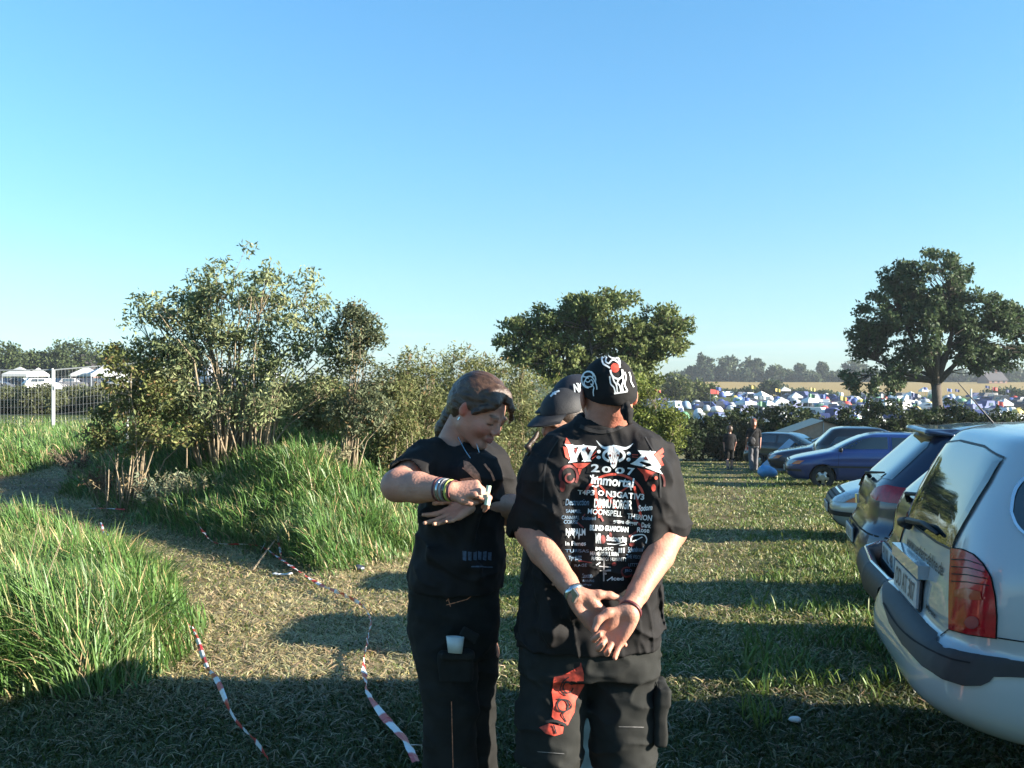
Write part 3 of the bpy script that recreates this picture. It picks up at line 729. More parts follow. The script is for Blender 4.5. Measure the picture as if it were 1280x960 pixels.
T = [(800, 458, 24, 190, 'tall sunlit shrub mass right of the broad tree'), (838, 466, 26, 195, 'middle sunlit shrub on the slope left of the field'), (872, 476, 22, 200, 'low sunlit shrub at the end of the slope'), (965, 476, 16, 262, 'tree-like bush in the hedge below the field'), (915, 488, 18, 262, 'low bush left in the hedge below the field'), (940, 484, 14, 262, 'bush between two others in the hedge below the field'), (995, 488, 20, 262, 'low bush right in the hedge below the field'),
     (1030, 490, 16, 262, 'small bush in the hedge below the field near the oak'), (1258, 487, 26, 240, 'dark mound-shaped bush at the right edge below the field'), (768, 462, 22, 180, 'shrub behind the head of the man in the bandana')]
for k, (px, top, hw, dd, lab) in enumerate(T): far_tree(px, top, hw, dd, lab, ([.045, .065, .02], [.11, .13, .04]) if dd < 220 else FAR, group='bushes around the camp field', kind='field_bush', seed=130 + k, n=80, ls=.6)

# roadside weeds by the bank
def weed(x, y, h, lab, col, n=26, seed=0):
    r = np.random.default_rng(seed); gz = Hs(x, y); root = empty('weed_plant', (x, y, gz)); tag(root, lab, 'weed', 'tall weeds on the bank')
    mb = MB(); pos = []
    for k in range(n):
        a = r.normal(size=2) * .5; hh = h * (.5 + .6 * r.random()); p0 = np.array([x + a[0] * .15, y + a[1] * .15, gz - .02]); p1 = p0 + np.array([a[0] * .25 * hh, a[1] * .25 * hh, hh * .55]); p2 = p0 + np.array([a[0] * .7 * hh, a[1] * .7 * hh, hh])
        mb.tube([p0, p1, p2], [.005, .004, .002], 4)
        for t in r.random(22): pos.append(p1 * (1 - t) + p2 * t + r.normal(size=3) * .025)
    mb.build('stems', MATS['twig'], root); pos = np.array(pos); V, Fc = leaf_mesh(pos, .05 * (.6 + r.random(len(pos))), r, .2, .35)
    mesh_obj('foliage', V, Fc, MATS['leaf'], root, attrs={'tone': np.repeat(np.array(col)[None, :] * (.6 + .8 * r.random((len(pos), 1))), 4, 0)})
for k, (px, py, d, h, lab, col) in enumerate([(200, 545, 13.6, .55, 'silvery mugwort clump in front of the large elder', (.22, .25, .16)), (128, 560, 15, .5, 'dead brown dock stems near the fence post', (.16, .10, .06)), (105, 548, 17, .6, 'dark seeded dock at the back of the bank near the white post', (.10, .07, .05)),
        (160, 556, 14.5, .45, 'dry straw-coloured weed under the low elder', (.28, .22, .12)), (250, 548, 13.5, .4, 'yellow-grey weed below the elder stems', (.24, .23, .13)), (405, 552, 14.0, .35, 'pale dry weed between the elder and the narrow bush', (.26, .24, .14)), (30, 585, 11.5, .45, 'thin weed by the trodden path at the left edge', (.14, .13, .06)),
        (545, 560, 15.0, .4, 'grey weed behind the shoulder of the woman', (.17, .18, .10))]):
    x = (px - 640) / F * d; weed(x, d, h, lab, col, seed=k)
# two dry stalks standing in the left grass clump
for k, (px, py, d, lab) in enumerate([(25, 770, 6.0, 'left of two dry tan stalks in the left grass clump'), (50, 780, 5.9, 'right of two dry tan stalks in the left grass clump')]):
    x = (px - 640) / F * d; z = Hs(x, d); mb = MB(); mb.tube([(x, d, z), (x + .03, d, z + .35), (x + .12 + .05 * k, d, z + .72)], [.004, .0035, .002], 5); tag(mb.build('dry_stalk', MATS['twig']), lab, 'stalk', 'dry stalks in the left grass')
print('VEG', time.time() - T0)
# ---------------------------------------------------------------- the festival camp far away
def dome_tent(px, d, R, hh, mt, lab):
    x = (px - 640) / F * d; z = Hs(x, d); V = []; Fc = []; ns, nr = 8, 4; a0 = random.random() * 6
    for i in range(nr):
        t = i / nr * math.pi / 2
        for j in range(ns):
            a = a0 + 2 * math.pi * j / ns; q = R * math.cos(t) ** .8; V.append((x + q * math.cos(a), d + q * .8 * math.sin(a), z + hh * math.sin(t)))
    V.append((x, d, z + hh))
    for i in range(nr - 1):
        for j in range(ns): Fc.append((i * ns + j, i * ns + (j + 1) % ns, (i + 1) * ns + (j + 1) % ns, (i + 1) * ns + j))
    for j in range(ns): Fc.append(((nr - 1) * ns + j, (nr - 1) * ns + (j + 1) % ns, nr * ns))
    V.append((x, d, z)); 
    for j in range(ns): Fc.append((j, nr * ns + 1, (j + 1) % ns))
    o = mesh_obj('dome_tent', V, Fc, mt, None, True); tag(o, lab, 'tent', 'small tents in the crowded camp'); return o
TC = {'white': (.62, .63, .62), 'blue': (.05, .10, .32), 'pale blue': (.25, .36, .48), 'green': (.08, .22, .12), 'red': (.5, .05, .04), 'grey': (.32, .35, .38), 'navy': (.03, .05, .16), 'yellow': (.6, .45, .1)}
for k, c in TC.items(): mat('tent_' + k.replace(' ', '_'), c, rough=.6, var=.08)
mat('tent_offwhite', (.42, .44, .45), rough=.6); r = random.Random(5); names = ['white'] * 5 + ['blue'] * 4 + ['pale blue'] * 4 + ['green'] * 3 + ['red'] * 2 + ['grey'] * 4 + ['navy'] * 3 + ['yellow']
for i in range(300):
    d = 128 + 136 * r.random() ** .9; px = 800 + 500 * r.random(); c = names[r.randrange(len(names))]
    dome_tent(px, d, .75 + .5 * r.random(), .9 + .6 * r.random(), MATS['tent_' + c.replace(' ', '_')], 'small %s tent among the crowded tents of the distant camp' % c)
def pavilion(px, d, wd, lab, grp, rz=0, name='pavilion'):
    x = (px - 640) / F * d; z = Hs(x, d); root = empty(name, (x, d, z)); tag(root, lab, 'pavilion', grp)
    c, s = math.cos(rz), math.sin(rz); T_ = lambda a, b, h: (x + a * c - b * s, d + a * s + b * c, z + h); h0, h1 = 2.0, 2.9; q = wd / 2
    V = [T_(-q, -q, h0), T_(q, -q, h0), T_(q, q, h0), T_(-q, q, h0), T_(0, 0, h1), T_(-q, -q, h0 - .3), T_(q, -q, h0 - .3), T_(q, q, h0 - .3), T_(-q, q, h0 - .3)]
    mesh_obj('canopy', V, [(0, 1, 4), (1, 2, 4), (2, 3, 4), (3, 0, 4), (5, 6, 1, 0), (6, 7, 2, 1), (7, 8, 3, 2), (8, 5, 0, 3)], MATS['tent_white' if wd < 2.9 else 'tent_offwhite'], root)
    for a, b in ((-q, -q), (q, -q), (q, q), (-q, q)): MB().tube([T_(a * .98, b * .98, 0), T_(a * .98, b * .98, h0 - .1)], .05, 4).build('leg', MATS['tent_grey'], root)
for i in range(14): pavilion(805 + 480 * r.random(), 150 + 110 * r.random(), 1.9 + .9 * r.random(), 'white pavilion canopy among the tents of the distant camp', 'white pavilions in the camp', r.random())
for i, (px, d, wd, lab) in enumerate([(25, 122, 3.0, 'wide white pavilion behind the left fence panel'), (108, 120, 3.0, 'white gabled pavilion right of the fence post'), (48, 134, 2.6, 'small white pavilion at the centre of the left camp'),
        (128, 118, 3.2, 'pale pavilion next to the low elder'), (205, 116, 3.4, 'pavilion glimpsed through the left of the elder'), (262, 112, 3.4, 'pavilion glimpsed through the middle of the elder'), (330, 118, 3.4, 'pavilion glimpsed through the right of the elder')]):
    pavilion(px, d, wd, lab, 'white pavilions in the left camp', .2 * i)
mat('car_far_dark', (.05, .055, .07), rough=.3); mat('car_far_light', (.6, .62, .62), rough=.3); mat('glass_far', (.03, .04, .05), rough=.08)
def far_car(px, d, mt, lab, rz, grp='cars parked in the distant camp', name='parked_car', van=False):
    x = (px - 640) / F * d; z = Hs(x, d); root = empty(name, (x, d, z)); tag(root, lab, 'van' if van else 'car', grp)
    pr = [(-2.1, .3), (-2.1, .85), (-1.9, 1.0), (-1.5, 1.45), (.4, 1.48), (1.0, .98), (2.0, .85), (2.15, .6), (2.1, .3)] if not van else [(-2.4, .3), (-2.4, 2.0), (-2.2, 2.15), (1.2, 2.15), (1.8, 1.3), (2.4, 1.1), (2.5, .3)]
    c, s = math.cos(rz), math.sin(rz); T_ = lambda a, b, h: (x + a * c - b * s, d + a * s + b * c, z + h); n = len(pr)
    V = [T_(a, sg * (.85 if h < 1.0 else .68), h) for sg in (-1, 1) for a, h in pr]
    Fc = [tuple(range(n)), tuple(range(2 * n - 1, n - 1, -1))] + [(i + 1, i, n + i, n + i + 1) for i in range(n - 1)] + [(0, n - 1, 2 * n - 1, n)]
    mesh_obj('body', V, Fc, mt, root)
    hw = (1.02, 1.38) if not van else (1.3, 1.8)
    for sg in (-1, 1):
        e = .70 if not van else .74
        mesh_obj('window', [T_(-1.4, sg * (e + .09), hw[0]), T_(.6, sg * (e + .09), hw[0]), T_(.3, sg * e, hw[1]), T_(-1.3, sg * e, hw[1])], [(0, 1, 2, 3)], MATS['glass_far'], root)
for i in range(46):
    lt = r.random() < .3; vn = r.random() < .12
    far_car(-15 + 300 * r.random(), 118 + 45 * r.random(), MATS['car_far_light' if lt else 'car_far_dark'], '%s parked among the pavilions of the left camp' % (('white van' if lt else 'dark van') if vn else ('light car' if lt else 'dark car')), r.random() * 6, 'cars parked in the left camp', van=vn)
for i in range(130):
    lt = r.random() < .22; vn = r.random() < .12
    far_car(800 + 490 * r.random(), 135 + 128 * r.random(), MATS['car_far_light' if lt else ('tent_navy' if r.random() < .4 else 'car_far_dark')], '%s standing between the crowded tents of the distant camp' % (('white van' if lt else 'dark van') if vn else ('light car' if lt else 'dark car')), r.random() * 6, 'cars parked in the distant camp', van=vn)
def camp_flag(px, d, hh, m, lab, k):
    x = (px - 640) / F * d; z = Hs(x, d); root = empty('camp_flag', (x, d, z)); tag(root, lab, 'flag', 'flags flying over the distant camp'); MB().tube([(x, d, z), (x, d, z + hh)], .035, 4).build('pole', MATS['tent_grey'], root)
    V = []; Fc = []
    for i in range(5): V += [(x + .25 * i, d + .08 * math.sin(i * 2 + k), z + hh - .05 * i), (x + .25 * i, d + .08 * math.sin(i * 2 + k), z + hh - .65 - .05 * i)]
    for i in range(4): Fc.append((2 * i, 2 * i + 2, 2 * i + 3, 2 * i + 1))
    mesh_obj('cloth', V, Fc, MATS[m], root)
for i in range(36):
    c = ['red', 'blue', 'white', 'navy', 'green', 'yellow'][i % 6]; camp_flag(805 + 480 * r.random(), 130 + 120 * r.random(), 2.6 + 1.6 * r.random(), 'tent_' + c, 'small %s flag on a pole in the distant camp' % c, i)
# farm houses
mat('roof_tile', (.05, .045, .05), rough=.8, var=.25, vscale=3); mat('brick_far', (.20, .12, .10), rough=.9)
def house(px, py_eave, d, wd, dp, hh, rf, lab, rz):
    x = (px - 640) / F * d; z = Hs(x, d); root = empty('farmhouse', (x, d, z)); tag(root, lab, 'house'); c, s = math.cos(rz), math.sin(rz)
    T_ = lambda a, b, h: (x + a * c - b * s, d + a * s + b * c, z + h); a, b = wd / 2, dp / 2
    V = [T_(-a, -b, 0), T_(a, -b, 0), T_(a, b, 0), T_(-a, b, 0), T_(-a, -b, hh), T_(a, -b, hh), T_(a, b, hh), T_(-a, b, hh), T_(-a, 0, hh + rf), T_(a, 0, hh + rf)]
    mesh_obj('wall', V, [(0, 1, 5, 4), (2, 3, 7, 6), (1, 2, 6, 9, 5), (3, 0, 4, 8, 7)], MATS['brick_far'], root)
    e = .6; V = [T_(-a - e, -b - e, hh - .4), T_(a + e, -b - e, hh - .4), T_(a + e, 0, hh + rf + .12), T_(-a - e, 0, hh + rf + .12), T_(a + e, b + e, hh - .4), T_(-a - e, b + e, hh - .4)]
    rfo = mesh_obj('roof', V, [(0, 1, 2, 3), (3, 2, 4, 5)], MATS['roof_tile'], root)
    MB().box(T_(a * .4, 0, hh + rf + .5), (.5, .5, .8)).build('chimney', MATS['brick_far'], rfo)
    for k in (-.5, 0, .5): MB().box(T_(wd * k * .6, -b - .04, hh * .55), (.7, .05, .6)).build('window', MATS['glass_far'], root)
house(1240, 470, 470, 10, 8, 1.6, 3.6, 'farmhouse with a dark pitched roof on the skyline right of the oak trunk', .25)
house(124, 460, 215, 9, 7, 3.2, 3.4, 'brick house with a steep roof between the left trees', 1.1)
MB().tube([P(1214, 505, 90), P(1214, 486, 90)], .09, 6).build('marker_post', MATS['tent_white']); tag(bpy.data.objects['marker_post'], 'thin pale post standing right of the oak trunk', 'post')
# banner flag in the camp
x, y, z = P(888, 492, 180); root = empty('flag_pole', (x, y, Hs(x, y))); tag(root, 'red and yellow flag on a pole at the back of the camp', 'flag')
MB().tube([(x, y, Hs(x, y)), (x, y, z + .9)], .05, 4).build('pole', MATS['tent_grey'], root)
mesh_obj('cloth', [(x, y, z), (x + 1.1, y + .2, z - .1), (x + 1.1, y + .2, z + .7), (x, y, z + .8)], [(0, 1, 2, 3)], MATS['tent_red'], root)

# ---------------------------------------------------------------- construction fence on the left
mat('galv', (.30, .32, .33), rough=.5, metal=.4, var=.1)
mat('white_sign', (.8, .8, .8), rough=.5)
def fence_panel(x0, y0, x1, y1, lab, hh=2.0):
    root = empty('wire_fence', (x0, y0, Hs(x0, y0))); tag(root, lab, 'fence', 'wire fence panels'); z0, z1 = Hs(x0, y0), Hs(x1, y1)
    p = lambda t, h: (x0 + (x1 - x0) * t, y0 + (y1 - y0) * t, z0 + (z1 - z0) * t + h)
    MB().tube([p(0, .05), p(0, hh)], .028).tube([p(1, .05), p(1, hh)], .028).tube([p(0, hh), p(1, hh)], .022).tube([p(0, .12), p(1, .12)], .022).build('frame', MATS['galv'], root)
    m = MB()
    for i in range(1, 34): m.tube([p(i / 34, .12), p(i / 34, hh)], .0018, 3)
    for i in range(1, 8): m.tube([p(0, .12 + i * (hh - .12) / 8), p(1, .12 + i * (hh - .12) / 8)], .0040, 3)
    m.build('wire_mesh', MATS['galv'], root)
    for t in (0, 1): MB().box((p(t, .06)[0], p(t, .06)[1], p(t, .06)[2]), (.32, .11, .06)).build('foot', mat('concrete', (.3, .3, .29), rough=.9), root)
a = (-18.2, 31.0); b = (-14.62, 31.3); c = (-11.2, 32.6)
fence_panel(*a, *b, 'wire fence panel at the left edge of the photo'); fence_panel(b[0] + .06, b[1], *c, 'wire fence panel running behind the low elder')
MB().tube([(b[0] + .03, b[1] - .06, Hs(*b)), (b[0] + .03, b[1] - .06, Hs(*b) + 2.05)], .034, 8).build('fence_post', MATS['rim_grey'] if 'rim_grey' in MATS else mat('rim_grey', (.38, .40, .40), rough=.5)); tag(bpy.data.objects['fence_post'], 'thick pale post joining the two wire fence panels', 'post')
q = P(73, 484, 31.2); MB().box(q, (.11, .008, .06)).build('small_sign', MATS['white_sign']); tag(bpy.data.objects['small_sign'], 'small blank white sign on the wire fence', 'sign')
q = P(159, 540, 17); MB().tube([(q[0], q[1], Hs(q[0], q[1])), (q[0], q[1], q[2] + .25)], .022, 8).build('marker_post', MATS['galv']); tag(bpy.data.objects['marker_post.001'], 'short grey metal post beside the low elder', 'post')
# dark hedge slope behind the fence
for k, (px, top, hw, d) in enumerate([(20, 484, 32, 52), (55, 480, 28, 50), (95, 482, 32, 54), (135, 480, 32, 52), (170, 478, 28, 50), (-10, 482, 32, 54)]):
    c = P(px, top, d); gz = Hs(c[0], d); s = d / F; hh = max(1.2, c[2] - gz)
    plant('field_bush', ['bush behind the left fence panel', 'bush behind the thick pale fence post', 'grey-green bush right of the small white sign', 'bush behind the right fence panel near the elder', 'bush behind the low elder', 'bush beyond the fence at the far left edge'][k], 'bush', (c[0], d, gz),
          [(c[0], d, gz + hh * .5, hw * s, hw * s, hh * .45), (c[0] - .5, d, gz + hh * .4, hw * s, hw * s, hh * .4)], 130, .33, 44, .16, ([.05, .065, .03], [.12, .13, .06]), trunk=(.02, 1), stems=6, spread=.3, gap=-.5, seed=200 + k, twigs=False, group='bushes behind the wire fence', name_t='stems', name_c='foliage')
print('FAR', time.time() - T0)
# ---------------------------------------------------------------- cars
def paint(name, col, metal=.3, rough=.28): return mat(name, col, rough=rough, metal=metal, coat=1.0, var=.03, vscale=2)
paint('paint_silver_blue', (.36, .43, .47), metal=.15, rough=.38); paint('paint_dark', (.012, .018, .03)); paint('paint_black', (.008, .010, .014)); paint('paint_blue', (.012, .04, .17)); paint('paint_silver', (.36, .40, .42)); paint('paint_navy', (.012, .02, .05)); paint('paint_maroon', (.05, .01, .015))
mat('car_glass', (.010, .022, .028), rough=.04, spec=.9, coat=1.0, var=.02); mat('black_plastic', (.014, .017, .022), rough=.55, var=.1, vscale=40); mat('rubber', (.02, .02, .02), rough=.8, var=.2); mat('rim', (.4, .41, .42), rough=.3, metal=.9)
mat('lamp_red', (.34, .008, .016), rough=.15, coat=.25, var=.25, vscale=30); mat('lamp_orange', (.65, .16, .02), rough=.1, coat=1); mat('lamp_clear', (.38, .42, .44), rough=.06, coat=1.0, var=.2, vscale=30); mat('chrome', (.7, .72, .74), rough=.12, metal=1); mat('plate', (.50, .52, .52), rough=.4); mat('plate_ink', (.12, .12, .13), rough=.5)
mat('reflector', (.85, .05, .03), rough=.2)
MATS['black_gap'] = mat('black_gap', (.006, .006, .007), rough=.9)

def smooth_rows(rows, k=5):
    """catmull-rom through tuples"""
    return [np.array(p) for p in bez(rows, k)]

class Car:
    """rows: (rear x, rear z, front x, front z, half width) from the sill up to the roof edge; local frame: +x forwards, origin on the ground at the rear"""
    def __init__(s, name, label, cat, group, pos, yaw, rows, m, n=6.0, crown=.05, ns=72, arches=()):
        s.pos = Vector(pos); s.yaw = yaw; s.M = Matrix.Translation(s.pos) @ Matrix.Rotation(yaw, 4, 'Z')
        s.root = empty(name, pos, yaw); tag(s.root, label, cat, group)
        R = smooth_rows(rows); V = []; Fc = []
        for r0 in R:
            xr, zr, xf, zf, b = r0[:5]; nn = r0[5] if len(r0) > 5 else n; cx = (xr + xf) / 2; a = (xf - xr) / 2
            for j in range(ns):
                # dense sampling around corners
                t = 2 * math.pi * j / ns; c_, s_ = math.cos(t), math.sin(t)
                q = (abs(c_) ** nn + abs(s_) ** nn) ** (-1 / nn); x = cx + a * c_ * q; y = b * s_ * q
                f = (x - xr) / max(xf - xr, 1e-6); V.append((x, y, zr + (zf - zr) * f))
        L = len(R)
        for i in range(L - 1):
            for j in range(ns): Fc.append((i * ns + j, i * ns + (j + 1) % ns, (i + 1) * ns + (j + 1) % ns, (i + 1) * ns + j))
        # roof cap
        last = (L - 1) * ns; top = np.array(V[last:last + ns]); cen = top.mean(0)
        for k, q in enumerate((.93, .82, .65, .4, .15)):
            for p in top: v = cen + (p - cen) * q; V.append((v[0], v[1], p[2] * q + (1 - q) * cen[2] + crown * (1 - q ** 3)))
            o0 = last + k * ns; o1 = last + (k + 1) * ns
            for j in range(ns): Fc.append((o0 + j, o0 + (j + 1) % ns, o1 + (j + 1) % ns, o1 + j))
        Fc.append(tuple(last + 5 * ns + j for j in range(ns))); Fc.append(tuple(range(ns))[::-1])
        W = [s.M @ Vector(v) for v in V]
        s.body = mesh_obj('body', W, Fc, [m, MATS['black_gap']], s.root, True)
        s.full = bvh_of(s.body)
        for ax, rr in arches:   # wheel arches cut through the lower body
            bm = bmesh.new(); bmesh.ops.create_cone(bm, cap_ends=True, segments=28, radius1=rr, radius2=rr, depth=3, matrix=Matrix.Translation((ax, 0, .30)) @ Matrix.Rotation(rad(90), 4, 'X'))
            me = bpy.data.meshes.new('c'); bm.to_mesh(me); bm.free(); co = bpy.data.objects.new('c', me); COL.objects.link(co); co.matrix_world = s.M; co.matrix_basis = s.M
            me.materials.append(MATS['black_gap'])
            md = s.body.modifiers.new('b', 'BOOLEAN'); md.object = co; md.operation = 'DIFFERENCE'; md.solver = 'EXACT'
            try: md.material_mode = 'TRANSFER'
            except Exception: pass
            bpy.context.view_layer.update(); dg = bpy.context.evaluated_depsgraph_get(); nm = bpy.data.meshes.new_from_object(s.body.evaluated_get(dg)); s.body.modifiers.clear(); s.body.data = nm
            bpy.data.objects.remove(co)
            if len(nm.materials) < 2: nm.materials.append(MATS['black_gap'])
            for sg in (-1, 1): s.wheel(ax, sg)
    def w(s, x, y, z): return s.M @ Vector((x, y, z))
    def wheel(s, ax, sg, r=.30, yy=.70):
        V = []; Fc = []; prof = [(.0, .60), (.0, 1.0), (.03, 1.06), (.17, 1.06), (.20, 1.0), (.20, .6)]; n = 28
        for j in range(n):
            a = 2 * math.pi * j / n
            for dy, q in prof: V.append(s.w(ax + math.cos(a) * r * q * .94, sg * (yy + .1 - dy), .29 + math.sin(a) * r * q * .94))
        k = len(prof)
        for j in range(n):
            for i in range(k): Fc.append((j * k + i, j * k + (i + 1) % k, ((j + 1) % n) * k + (i + 1) % k, ((j + 1) % n) * k + i))
        wh = mesh_obj('wheel', V, Fc, MATS['rubber'], s.root, True)
        V = [s.w(ax, sg * (yy + .085), .29)]; Fc = []; m = 40
        for j in range(m):
            a = 2 * math.pi * j / m; q = .62
            V += [s.w(ax + math.cos(a) * r * .24, sg * (yy + .085), .29 + math.sin(a) * r * .24), s.w(ax + math.cos(a) * r * q * (.98 if (j // 4) % 2 else .55), sg * (yy + .07), .29 + math.sin(a) * r * q * (.98 if (j // 4) % 2 else .55))]
            b = 1 + 2 * j; c = 1 + 2 * ((j + 1) % m); Fc += [(0, b, c), (b, b + 1, c + 1, c)]
        mesh_obj('rim', V, Fc, MATS['rim'], wh)
    def ray_side(s, sg): return lambda x, y: (s.w(x, sg * 3, y), (s.M.to_3x3() @ Vector((0, -sg, 0))))
    def ray_end(s, e):   # e=-1 rear: polygons in (y, z)
        return lambda x, y: (s.w(-2 if e < 0 else 8, x, y), s.M.to_3x3() @ Vector((1 if e < 0 else -1, 0, 0)))
    def ray_diag(s, e, sg, px, deg=45):
        """corner view: u runs around the corner (from the end towards the side), around the corner point px"""
        dv = s.M.to_3x3() @ Vector((math.cos(rad(deg)) * (1 if e < 0 else -1), -sg * math.sin(rad(deg)), 0)); uv = Vector((math.sin(rad(deg)) * (1 if e < 0 else -1), sg * math.cos(rad(deg)), 0))
        return lambda x, y: (s.w(px + uv.x * x, 0, y) + s.M.to_3x3() @ Vector((0, sg * .80 + uv.y * x, 0)) - dv * 2, dv)
    def side(s, name, poly, m, sgs=(-1, 1), off=.004, cell=.06, parent=None):
        for sg in sgs: drape(name, poly_bm([poly], cell), s.full, s.ray_side(sg), MATS[m], parent or s.root, off, cell)
    def end(s, name, poly, m, e, off=.004, cell=.06, parent=None):
        return drape(name, poly_bm([poly] if not isinstance(poly[0][0], (list, tuple, np.ndarray)) else poly, cell), s.full, s.ray_end(e), MATS[m], parent or s.root, off, cell)
    def corner(s, name, poly, m, e, px, deg=45, off=.006, cell=.04, sgs=(-1, 1)):
        for sg in sgs: drape(name, poly_bm([poly], cell), s.full, s.ray_diag(e, sg, px, deg), MATS[m], s.root, off, cell)
    def seam(s, pts, sgs=(-1, 1), wd=.008):
        for sg in sgs: drape('door_seam', poly_bm(stroke(pts, wd), .06), s.full, s.ray_side(sg), MATS['black_gap'], s.root, .002, .06)
    def plate(s, e, z, y=0.0, txt='', tilt=0, x=None):
        hit = s.full.ray_cast(*s.ray_end(e)(y, z))[0]; loc = s.M.inverted() @ hit; X = loc.x + (-.02 if e < 0 else .02)
        b = MB(); R = np.array(s.M.to_3x3() @ Matrix.Rotation(tilt, 3, 'Y')); b.box(s.w(X, y, z), (.006, .26, .056), R)
        pl = b.build('number_plate', MATS['plate'], s.root); b = MB(); b.box(s.w(X + (.009 if e < 0 else -.009), y, z), (.004, .275, .066), R); b.build('plate_holder', MATS['black_plastic'], pl)
        if txt:
            bm = text_bm(txt, -.22, -.04, .22, .04, bold=.01)
            for v in bm.verts:
                q = Vector((-.0085 if e < 0 else .0085, (-v.co.x if e < 0 else v.co.x), -v.co.y)); q = Matrix.Rotation(tilt, 3, 'Y') @ q; v.co = s.w(X + q.x, y + q.y, z + q.z)
            me = bpy.data.meshes.new('x'); bm.to_mesh(me); bm.free(); v = [q.co for q in me.vertices]; f = [tuple(p.vertices) for p in me.polygons]; mesh_obj('plate_lettering', v, f, MATS['plate_ink'], pl)
    def mirror(s, x, z, hw, m, sgs=(-1, 1)):
        for sg in sgs:
            f = Field((-.12, -.14, -.10), (.12, .14, .10), .012); f.ell((0, 0, 0), (.07, .10, .065), k=0); f.plane((-.03, 0, 0), (-1, 0, 0)); f.cap((0, -.10 * 1, -.03), (.02, -.13, -.05), .02, .02)
            v, fc = f.mesh(); v = relax(v, fc, 2); W = [s.w(x + q[0], sg * (hw + .09 + q[1]), z + q[2]) for q in v]; mesh_obj('wing_mirror', W, fc, MATS[m], s.root, True)
    def antenna(s, x, y, z, L=.55, back=.5):
        MB().tube([s.w(x, y, z), s.w(x - .03 * back, y, z + .04), s.w(x - L * back, y, z + L * (1 - .5 * back))], [.009, .006, .003], 6).build('antenna', MATS['black_plastic'], s.root)

LY = -13.5
def lanepos(t, off=0.0):  # t: distance along y of the near rear corner; off: further from the lane
    x, y = 1.66 + .25 * (t - 4.0) + off, t; return (x, y, 0)
def car_at(px_x, y, yaw_deg, halfw, front=False, L=4.2):
    """origin so that the middle of the lane-side end sits at (x, y)"""
    yaw = rad(yaw_deg if not front else yaw_deg + 180); x = px_x
    if front: x, y = x + L * math.cos(rad(yaw_deg)), y + L * math.sin(rad(yaw_deg))
    return (x, y, Hs(px_x + 1.2, y)), yaw

HATCH = [(.10, .24, 3.95, .24, .78), (.02, .34, 4.07, .34, .83), (0, .50, 4.12, .50, .85), (.03, .62, 4.10, .62, .855), (.09, .72, 4.04, .70, .85), (.11, .86, 3.80, .80, .845), (.15, .96, 3.20, .93, .82), (.20, 1.02, 2.95, .99, .79), (.38, 1.18, 2.62, 1.17, .72), (.54, 1.32, 2.30, 1.32, .65), (.62, 1.38, 2.12, 1.38, .60), (.72, 1.41, 2.02, 1.41, .56)]
SALOON = [(.12, .24, 4.35, .24, .78), (.03, .34, 4.50, .34, .83), (0, .50, 4.56, .50, .86), (.02, .62, 4.54, .60, .865), (.05, .78, 4.46, .68, .86), (.06, .90, 4.15, .80, .85), (.25, .97, 3.45, .93, .82), (.62, 1.01, 3.20, .98, .78), (.88, 1.16, 2.90, 1.16, .71), (1.12, 1.32, 2.56, 1.32, .64), (1.22, 1.38, 2.40, 1.38, .60), (1.35, 1.41, 2.28, 1.41, .56)]
MPV = [(.26, .40, 4.0, .26, .79, 6), (.11, .435, 4.08, .33, .835, 6), (-.01, .51, 4.13, .44, .86, 6), (-.03, .61, 4.12, .57, .865, 6), (.005, .715, 4.08, .66, .865, 6), (.075, .75, 4.03, .72, .855, 7), (.085, .82, 3.85, .82, .845, 7.5), (.10, .92, 3.45, .94, .835, 7.5), (.125, 1.03, 3.12, 1.03, .82, 7.5), (.17, 1.17, 2.88, 1.17, .775, 7), (.245, 1.33, 2.55, 1.33, .72, 6.5), (.305, 1.43, 2.28, 1.42, .68, 6), (.355, 1.478, 2.12, 1.47, .645, 5.5), (.46, 1.505, 2.0, 1.50, .59, 5)]
GRP = 'cars parked in a row along the lane'
# --- the nearest car: pale MPV seen from its rear corner
CX, CY = 1.64, 4.21
(p, yaw) = car_at(CX, CY, -12, .86)
c1 = Car('parked_car', 'nearest pale silver-blue people carrier with a red tail light at the right edge', 'car', GRP, (CX, CY, Hs(2.2, 4.7) - .01), yaw, MPV, MATS['paint_silver_blue'], ns=120, crown=.035, arches=((.83, .36), (3.38, .36)))
def c1px(name, poly, m, off=.004, cell=5, parent=None):
    bm = poly if isinstance(poly, bmesh.types.BMesh) else poly_bm(poly if isinstance(poly[0][0], (list, tuple, np.ndarray)) else [poly], cell)
    return drape(name, bm, c1.full, px_ray, MATS[m], parent or c1.root, off, cell, drop=.25)
def endtext(car, name, txt, y0, y1, z0, z1, m, off=.003, bold=0.0, shear=0.0, parent=None):
    bm = text_bm(txt, -y0, -z1, -y1, -z0, bold=bold, shear=shear)
    for v in bm.verts: v.co = Vector((-v.co.x, -v.co.y, 0))
    drape(name, bm, car.full, car.ray_end(-1), MATS[m], parent or car.root, off, .05)
mat('lamp_pinkish', (.22, .05, .055), rough=.2, coat=.2); mat('lamp_amber', (.30, .04, .012), rough=.2, coat=.2); mat('bag_blue_seal', (.02, .02, .025), rough=.5); mat('glass_edge', (.004, .008, .012), rough=.06, coat=1.0)
rw = c1.end('rear_window', [(-.44, 1.06), (-.485, 1.2), (-.495, 1.32), (-.475, 1.405), (-.2, 1.43), (.2, 1.43), (.475, 1.405), (.495, 1.32), (.485, 1.2), (.44, 1.06), (.2, 1.05), (-.2, 1.05)], 'car_glass', -1, .004, .05)
c1.end('window_border', [stroke([(-.415, 1.07), (-.455, 1.2), (-.465, 1.32), (-.45, 1.395)], .055)[i] for i in range(3)], 'glass_edge', -1, .007, .05, rw)
